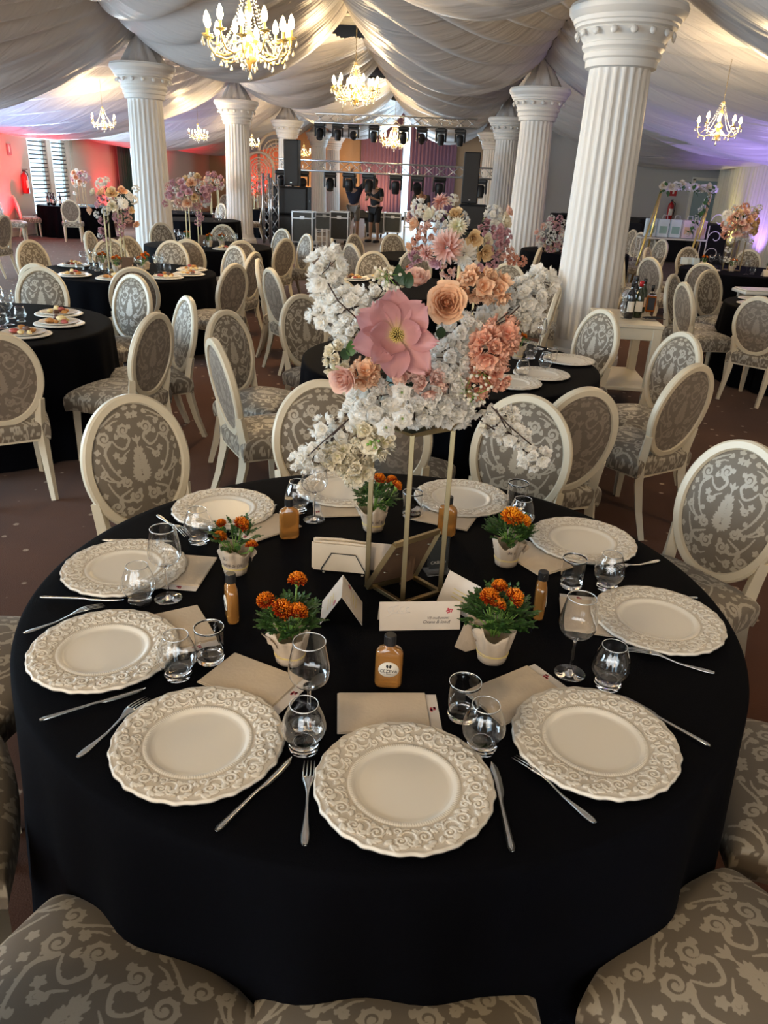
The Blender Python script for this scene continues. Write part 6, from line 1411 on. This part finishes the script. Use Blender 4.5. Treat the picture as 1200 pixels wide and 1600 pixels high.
# second table
for a, lab, s in ((10, 'at the right edge of the second table'), (-22, 'on the second table, middle of its right three', 0), (-58, 'on the second table nearest the camera', 0)) if False else ():
    pass
for px, py, lab in ((888, 562, 'at the right edge of the second table, farthest of three'), (846, 584, 'on the second table, middle of three'), (800, 597, 'on the second table, left of three beside the coral flowers')):
    p = at(px, py, z=TZ+.01); o = link('charger_plate', CHG, None, None, (p.x, p.y, TZ), (0, 0, px)); tag(o, 'white charger plate '+lab, 'plate')
for px, py, k, lab in ((842, 545, 'w', 'stemmed glass on the second table beside the big column'), (851, 578, 's', 'round glass in front of the middle plate of the second table'), (828, 560, 's', 'round glass beside the pot on the second table'), (815, 590, 's', 'round glass left on the second table near the coral flowers'), (861, 566, 't', 'straight tumbler on the second table near the far plate'), (690, 560, 'w', 'stemmed glass behind the white blossom on the second table')):
    p = at(px, py, z=TZ); put_glass(k, p, lab, 1, TZ, 'glasses of the second table')
p = at(808, 560, z=TZ); marigold_pot(0, 0, 7, [(.0, -.01, .15, 0, 1.0), (.03, 0, .14, 0, .8)], 'small wrapped pot on the second table right of the coral flowers', 1.0, xy=(p.x, p.y), group='potted flowers of the other tables', simple=True)
# cropped left table
for a, r, lab, s in ((50, .62, 'at the back of the cropped left table', 1), (12, .58, 'in the middle of the cropped left table', 2), (-28, .60, 'at the front of the cropped left table', 3)): charger_on('TL0', a, r, lab, 7, s)
glasses_on('TL0', [(60, .30, 'w'), (30, .32, 's'), (8, .26, 'w'), (-18, .30, 's'), (90, .4, 'w'), (75, .15, 's'), (-45, .34, 'w')], 'on the cropped left table')
# left flower table
for a, r, lab, s in ((-118, .66, 'front left on the left flower table', 1), (-80, .68, 'front centre on the left flower table', 2), (-35, .68, 'right front on the left flower table', 3), (-5, .68, 'right edge on the left flower table', 4), (165, .68, 'left edge on the left flower table', 5), (30, .68, 'right back on the left flower table', 6)): charger_on('TL1', a, r, lab, 6, s)
glasses_on('TL1', [(a, r, k) for a, r, k in ((-150, .42, 'w'), (-135, .50, 's'), (-160, .3, 's'), (-100, .40, 's'), (-60, .44, 's'), (-50, .36, 'w'), (-20, .42, 'w'), (-12, .36, 'w'), (5, .42, 's'), (15, .34, 'w'), (140, .42, 'w'), (155, .5, 'w'), (175, .4, 's'))], 'on the left flower table')
for k, (a, r, lab) in enumerate(((-95, .22, 'pot with red flowers in front of the left gold stand'), (170, .28, 'pot with red flowers left of the left gold stand'), (-25, .22, 'pot with pink-red flowers right of the left gold stand'), (60, .25, 'pot with red flowers behind the left gold stand'))): small_pot('TL1', a, r, 20+k, lab)
# table by the columns
for a, r, lab, s in ((-55, .66, 'right front on the table by the left columns', 1), (-110, .66, 'left front on the table by the left columns', 4)): charger_on('TL2', a, r, lab, 5, s)
glasses_on('TL2', [(a, r, k) for a, r, k in ((-140, .4, 'w'), (-125, .5, 'w'), (-80, .3, 's'), (-40, .4, 'w'), (-25, .5, 'w'), (-10, .4, 'w'), (15, .5, 's'), (170, .5, 'w'))], 'on the table by the left columns')
for k, (a, r, lab) in enumerate(((-70, .2, 'pot with red flowers on the table by the left columns'), (150, .45, 'pot with dusky flowers at the left of the table by the left columns'), (-15, .22, 'pot with orange flowers at the right of the table by the left columns'))): small_pot('TL2', a, r, 30+k, lab)
mb = MB(); box(mb, (0, 0, .075), (.14, .012, .15), .003); x, y = on_table('TL2', '')(-100, .15); tag(link('table_number_frame', mb, M['mdf'], None, (x, y, TZ), (-.12, 0, 0), smooth=False), 'brown frame back under the hanging pink flowers', 'picture frame')
x, y = on_table('TL1', '')(-70, .10); tag(link('table_number_frame', mb, M['mdf'], None, (x, y, TZ), (-.12, 0, .2), smooth=False), 'brown frame back between the gold legs on the left flower table', 'picture frame')
# middle tables
charger_on('TC1', -120, .62, 'on the small middle table by the stage', 7, 3); charger_on('TC2', 118, .60, 'of the middle table under the golden chair', 8, 4); charger_on('TC2', 150, .6, 'at the left of the middle table', 6, 5)
small_pot('TC2', 80, .35, 40, 'pot with orange flowers between the blossoms on the middle table')
glasses_on('TC1', [(-100, .4, 'w'), (-60, .4, 'w'), (-80, .3, 's')], 'on the small table by the stage')
# right tables
charger_on('TR1', -160, .66, 'left on the right flower table', 0, 1); charger_on('TR1', -70, .68, 'front right on the right flower table', 0, 2); charger_on('TR2', 178, .66, 'at the left of the right edge table', 0, 3); charger_on('TR2', 140, .66, 'back left of the right edge table', 0, 5)
glasses_on('TR1', [(a, r, k) for a, r, k in ((-170, .4, 'w'), (170, .5, 'w'), (-140, .4, 'w'), (-110, .55, 'w'), (-100, .45, 's'), (-60, .4, 's'), (-30, .5, 'w'), (130, .5, 'w'))], 'on the right flower table')
for k, (a, r, lab) in enumerate(((-150, .3, 'pot with red flowers left of the right flower stand'), (-20, .3, 'pot with red flowers right of the right flower stand'), (160, .6, 'pot with red flowers at the far left of the right flower table'))): small_pot('TR1', a, r, 50+k, lab)
x, y = on_table('TR1', '')(-85, .62); tent((x, y, TZ), .1, .12, .085, .04, 'small pale card standing at the front of the right flower table')
x, y = on_table('TR1', '')(-72, .45); mbp = link('bottle_body', FLB, None, None, (x, y, TZ), (0, 0, .3)); mbp.name = 'flat_bottle'; tag(mbp, 'amber drink bottle beside the pale card on the right flower table', 'bottle')
# far left table with dark bottles
def wine_bottle(loc, mat, cap, lab, lmat=None, H=.30, R_=.037, grp=None):
    e = empty('wine_bottle', loc, random.random()*0, lab, 'bottle', grp); b = MB(); lathe(b, [(.0005, .002), (R_*.9, 0), (R_, .006), (R_, H*.60), (R_*.85, H*.68), (R_*.42, H*.76), (R_*.37, H*.96), (R_*.42, H*.965), (R_*.42, H*.99), (.0005, H)], 24); link('glass_body', b, M[mat], e)
    c_ = MB(); lathe(c_, [(R_*.44, H*.86), (R_*.46, H*.995), (.0005, H*1.003)], 16); link('foil_capsule', c_, M[cap], e)
    l = MB(); th = np.linspace(-2.4, -.7, 12); P = [[((R_+.0006)*math.cos(t), (R_+.0006)*math.sin(t), z) for t in th] for z in (H*.18, H*.46)]; grid(l, P); link('paper_label', l, lmat or M['paper'], e); return e
for k in range(5):
    x, y = on_table('TFL', '')(-150+k*12, .55+.1*(k % 2)); wine_bottle((x, y, TZ), 'blackglass', 'capblack', 'dark bottle on the far left table below the louvred windows', grp='dark bottles on the far left table')
glasses_on('TFL', [(-100, .5, 'w'), (-80, .6, 'w'), (-60, .5, 's'), (-120, .4, 's')], 'on the far left table')
for key, lab in (('TLM', 'on the far table behind the nearest left column'), ('TLN', 'on the table behind the hanging pink flowers')): glasses_on(key, [(-100, .5, 'w'), (-70, .5, 'w'), (-40, .6, 'w'), (-10, .5, 's')], lab)
# ------------------------------------------------------------------ bottle side table by the big column
A = at(956, 512, z=.75); B = at(1042, 510, z=.75); rz = -.04; wd, dp = .50, .85
ctr2 = B+Vector((-wd/2, dp/2, 0))
e = empty('side_table', (ctr2.x, ctr2.y, 0), rz, 'cream serving table with bottles and a lower shelf, right of the biggest column', 'side table')
boxpart('table_top', (0, 0, .735), (wd, dp, .03), M['wood'], e, .004); boxpart('apron', (0, 0, .67), (wd-.04, dp-.04, .10), M['wood'], e, .003); boxpart('shelf', (0, 0, .20), (wd-.02, dp-.02, .03), M['wood'], e, .004)
for sx in (-1, 1):
    for sy in (-1, 1): boxpart('leg', (sx*(wd/2-.045), sy*(dp/2-.045), .36), (.075, .075, .72), M['wood'], e, .005)
def on_cart(px, py): return tuple(at(px, py, z=.75))
wine_bottle(on_cart(981, 497), 'blackglass', 'capblack', 'black wine bottle at the left of the serving table', H=.315)
wine_bottle(on_cart(987, 487), 'blackglass', 'capblack', 'black wine bottle with dark neck standing behind the first on the serving table', H=.32)
wine_bottle(on_cart(994, 496), 'greenglass', 'red', 'green-black bottle with red capsule and white label on the serving table', H=.31, R_=.041)
wine_bottle(on_cart(1000, 488), 'greenglass', 'capblack', 'tall bottle with golden label behind the others on the serving table', M['bag_print2'], H=.30)
x, y, z = on_cart(1014, 487); e = empty('whiskey_bottle', (x, y, .75), rz, 'square amber spirit bottle with black label on the serving table', 'bottle')
boxpart('amber_body', (0, 0, .075), (.085, .06, .15), M['amber'], e, .01); b = MB(); lathe(b, [(.04, .15), (.03, .165), (.014, .175), (.013, .20)], 16); link('glass_shoulder', b, M['glass'], e); b = MB(); lathe(b, [(.015, .195), (.0155, .24), (.001, .242)], 14); link('stopper', b, M['capblack'], e); boxpart('black_label', (0, -.031, .075), (.062, .002, .11), M['black'], e, .0008)
for k, (dx, dy) in enumerate(((2, 0), (7, -7), (1, -9), (6, -15), (3, -12), (9, -10))):
    p = on_cart(973+dx, 497+dy*.8); o = link('tumbler', LS, None, None, (p[0], p[1], .75), (0, 0, k)); tag(o, 'clear glass in the cluster left of the bottles on the serving table', 'glass', 'glass cluster on the serving table')
    o = link('tumbler', LS, None, None, (p[0], p[1], .857), (PI, 0, k), sc=1); o.location.z = .75+.106+.104; tag(o, 'upturned glass stacked in the cluster on the serving table', 'glass', 'stacked glasses on the serving table')
q = MB(); r = random.Random(4); g_ = [[(x*.09+.01*math.sin(y*5), y*.05+.008*math.sin(x*7), .012+.018*abs(math.sin(x*5+y*4))*(1-x*x*.7)*(1-y*y*.7)) for y in np.linspace(-1, 1, 14)] for x in np.linspace(-1, 1, 20)]; grid(q, g_, flip=False); p = on_cart(1020, 500); tag(link('black_napkin', q, M['tee'], None, (p[0], p[1], .751)), 'crumpled black cloth at the corner of the serving table', 'cloth')
# ------------------------------------------------------------------ right background: arch, bags, covered boxes, high chair, extinguishers
Yh = 15.5; tlp, trp = at(1035, 291, Y=Yh), at(1113, 298, Y=Yh); xm = (tlp.x+trp.x)/2; hw = (trp.x-tlp.x)/2; zt_ = (tlp.z+trp.z)/2
e = empty('gold_arch', (xm, Yh, 0), 0, 'gold tube arch with white flower garland over a shelf of gift bags', 'arch')
for s in (-1, 1):
    for dy, sp in ((-.45, .32), (.45, -.02)): mb = MB(); tube(mb, [(s*hw, 0, zt_), (s*hw-(.42 if dy < 0 else .0)*(1 if True else s), dy, 0)], .019, 8); link('post', mb, M['gold_bright'], e)
mb = MB(); tube(mb, [(-hw, 0, zt_), (hw, 0, zt_)], .019, 8); link('top_bar', mb, M['gold_bright'], e)
g = empty('flower_garland', (xm, Yh-.03, zt_), 0, 'white rose garland with green leaves on top of the gold arch', 'flowers')
r = random.Random(9)
for k in range(18):
    x = -hw+2*hw*k/17; link('bloom', FBL['whiterose' if k % 3 else 'creamrose'], None, g, (x, r.uniform(-.06, .02), .03+r.uniform(-.03, .05)), toward((r.uniform(-.4, .4), -1, .2)), sc=1.35)
for k in range(14): link('bloom', FBL['bl_w' if k % 3 else 'creamrose'], None, g, (hw-.06-.018*k+r.uniform(-.03, .03), -.05, -.07-.055*k), toward((0, -1, 0)), sc=.75)
lf = MB()
for k in range(46):
    x = hw-.02*k*.6 if k < 26 else r.uniform(-hw, hw); z = -.04*k*.75 if k < 26 else r.uniform(-.06, .08); leaflet(lf, (x, -.07, z), (r.uniform(-1, 1), -.3, r.uniform(-1, .6)), .11, .04)
tag(link('leafage', lf, M['leaf'], g, smooth=False), kind='stuff')
e = empty('wrought_iron_shelf', (xm-.02, Yh+.35, 0), 0, 'white scroll-iron shelf carrying the gift bags under the arch', 'shelf'); zb = at(1060, 372, Y=Yh+.35).z; sw_ = hw*1.35
boxpart('shelf_board', (0, 0, zb-.015), (sw_*2, .4, .03), M['white'], e, .003)
for s in (-1, 1):
    for dy in (-.17, .17): mb = MB(); tube(mb, [(s*sw_, dy, 0), (s*sw_, dy, zb+(.25 if s > 0 else 0))], .012, 6); link('post', mb, M['white'], e)
for k in range(3):
    th = np.linspace(0, 5.6, 26); mb = MB(); tube(mb, [(sw_*1.0+.0, -.18, zb-.25+.30*k)]+[(sw_+.14-.13*(1-t/8)*math.cos(t), -.18, zb-.25+.30*k+.13*(1-t/8)*math.sin(t)) for t in th], .008, 5); link('iron_scroll', mb, M['white'], e)
for k in range(5):
    x = -sw_+.17+k*(2*sw_-.3)/4; bg = empty('gift_bag', (xm-.02+x, Yh+.30, zb), r.uniform(-.1, .1), '%s gift bag on the shelf, %s from the left' % ('pale blue' if k < 3 else 'pale pink', ordn[k]), 'bag', None)
    boxpart('bag_body', (0, 0, .17), (.20, .12, .32), M['bag_blue' if k < 3 else 'bag_pink'], bg, .006); boxpart('print_panel', (0, -.062, .14), (.14, .002, .13), M['bag_print' if k < 3 else 'bag_print2'], bg, .0005)
    mb = MB(); tube(mb, [(-.05, -.06, .33), (-.04, -.06, .40), (.04, -.06, .40), (.05, -.06, .33)], .005, 5); link('handle', mb, M['cardwhite'], bg)
for k, (px, py) in enumerate(((1068, 413), (1077, 413), (1086, 414))):
    p = at(px, py, z=TZ); bg = empty('gift_bag', (p.x, p.y, TZ), .1*k, 'small white-blue bag on the right flower table, %s from the left' % ordn[k], 'bag'); boxpart('bag_body', (0, 0, .05), (.10, .06, .10), M['bag_blue'], bg, .004); mb = MB(); tube(mb, [(-.025, 0, .10), (-.02, 0, .135), (.02, 0, .135), (.025, 0, .10)], .004, 5); link('handle', mb, M['cardwhite'], bg)
def blackbox(px0, px1, pyt, Y, d_, lab):
    a = at(px0, pyt, Y=Y); b = at(px1, pyt, Y=Y); mb = MB(); box(mb, (0, 0, a.z/2), (b.x-a.x, d_, a.z), .03, 0, None, None, 2); tag(link('covered_stack', mb, M['black_matte'], None, ((a.x+b.x)/2, Y+d_/2, 0), smooth=False), lab, 'covered stack')
blackbox(975, 1005, 348, 21.5, 1.4, 'black-covered stack behind the leaning chairs, left block'); blackbox(1000, 1040, 342, 23.0, 1.4, 'taller black-covered stack left of the arch'); blackbox(1038, 1090, 352, 22.4, 1.2, 'black-covered counter seen under the arch'); blackbox(1092, 1140, 350, 21.6, 1.6, 'black-covered stack right of the arch')
for k, (px, w_) in enumerate(((873, .42), (887, .36), (824, .5))):
    p = at(px, 333 if k < 2 else 340, Y=22.5); mb = MB(); box(mb, (0, 0, p.z/2), (w_, .4, p.z), .04, 0, None, None, 2); tag(link('loudspeaker', mb, M['black_matte'], None, (p.x, 22.5, 0), smooth=False), 'black upright box behind the pink flowers, %s from the left' % ('second', 'third', 'first')[k], 'loudspeaker')
def extinguisher(loc, rz, lab):
    e = empty('fire_extinguisher', loc, rz, lab, 'fire extinguisher'); b = MB(); lathe(b, [(.005, 0), (.075, .005), (.085, .03), (.085, .40), (.07, .46), (.03, .49), (.025, .52)], 20); link('cylinder', b, M['red'], e)
    b = MB(); box(b, (0, -.01, .54), (.05, .09, .03), .006); box(b, (0, -.04, .575), (.03, .15, .014), .004); link('valve_handle', b, M['black'], e)
    b = MB(); tube(b, [(.03, -.02, .53), (.10, -.05, .48), (.11, -.04, .30), (.10, -.03, .12)], .012, 6); link('hose', b, M['black'], e); b = MB(); th = np.linspace(-2.3, -.85, 10); grid(b, [[(.0862*math.cos(t), .0862*math.sin(t), z) for t in th] for z in (.14, .32)]); link('paper_label', b, M['paper'], e)
def wallsign(loc, rz, lab):
    e = empty('fire_extinguisher_sign', loc, rz, lab, 'sign'); boxpart('sign_plate', (0, 0, 0), (.20, .006, .26), M['red'], e, .001); b = MB(); box(b, (0, -.004, .0), (.05, .002, .14), .0); box(b, (0, -.004, .09), (.025, .002, .03)); link('extinguisher_symbol', b, M['white'], e, smooth=False)
p = at(45, 302, Y=20.9); extinguisher((XWL+.10, 20.6, 1.0), -PI/2+PI, 'red fire extinguisher on the left wall before the louvred windows')
wallsign((XWL+.012, 20.2, 2.02), PI/2, 'small red extinguisher sign on the left wall')
p = at(1043, 344, Y=YR); extinguisher((p.x, YR-.10, p.z), 0, 'red fire extinguisher on the grey wall behind the gold arch'); wallsign((p.x+.02, YR-.012, p.z+.80), 0, 'red extinguisher sign on the grey wall above the extinguisher')
# door and pilaster on the grey wall
e = tag(empty('door_1', (at(1108, 330, Y=YR).x-.1, YR-.02, 0)), kind='structure'); boxpart('door_leaf', (0, 0, 1.05), (.95, .05, 2.1), pm('teal_door', (.30, .40, .42), .5), e, .004); boxpart('door_frame', (0, .0, 2.14), (1.12, .09, .09), M['white'], e, .004)
for s in (-1, 1): boxpart('door_frame', (s*.52, 0, 1.07), (.09, .09, 2.14), M['white'], e, .004)
boxpart('door_handle', (-.38, -.05, 1.02), (.12, .03, .02), M['steel'], e, .004)
# white high chair
p = at(1168, 462, z=.75); e = empty('high_chair', (p.x+.10, p.y-.02, 0), .1, 'white plastic high chair with tray and splayed grey legs at the right', 'high chair')
b = MB(); box(b, (0, 0, .80), (.46, .34, .035), .012, 0, None, None, 2); box(b, (0, 0, .825), (.42, .30, .012), .004); link('tray', b, M['white'], e, smooth=False)
b = MB(); th = np.linspace(0, PI, 18); P = []
for z, s in ((.50, .75), (.60, .95), (.78, 1.0)): P.append([(.17*s*math.cos(t), .10+.17*s*math.sin(t), z) for t in th])
grid(b, P); grid(b, np.array(P)*np.array([.93, .93, 1.0])+np.array([0, .007, 0]), flip=True); box(b, (0, .12, .53), (.28, .26, .04), .012); link('seat_shell', b, M['white'], e, smooth=False)
for sx in (-1, 1):
    for sy in (-1, 1): b = MB(); tube(b, [(sx*.12, .10+sy*.10, .52), (sx*.30, .10+sy*.28, 0)], .013, 8); link('leg', b, M['steel'], e)
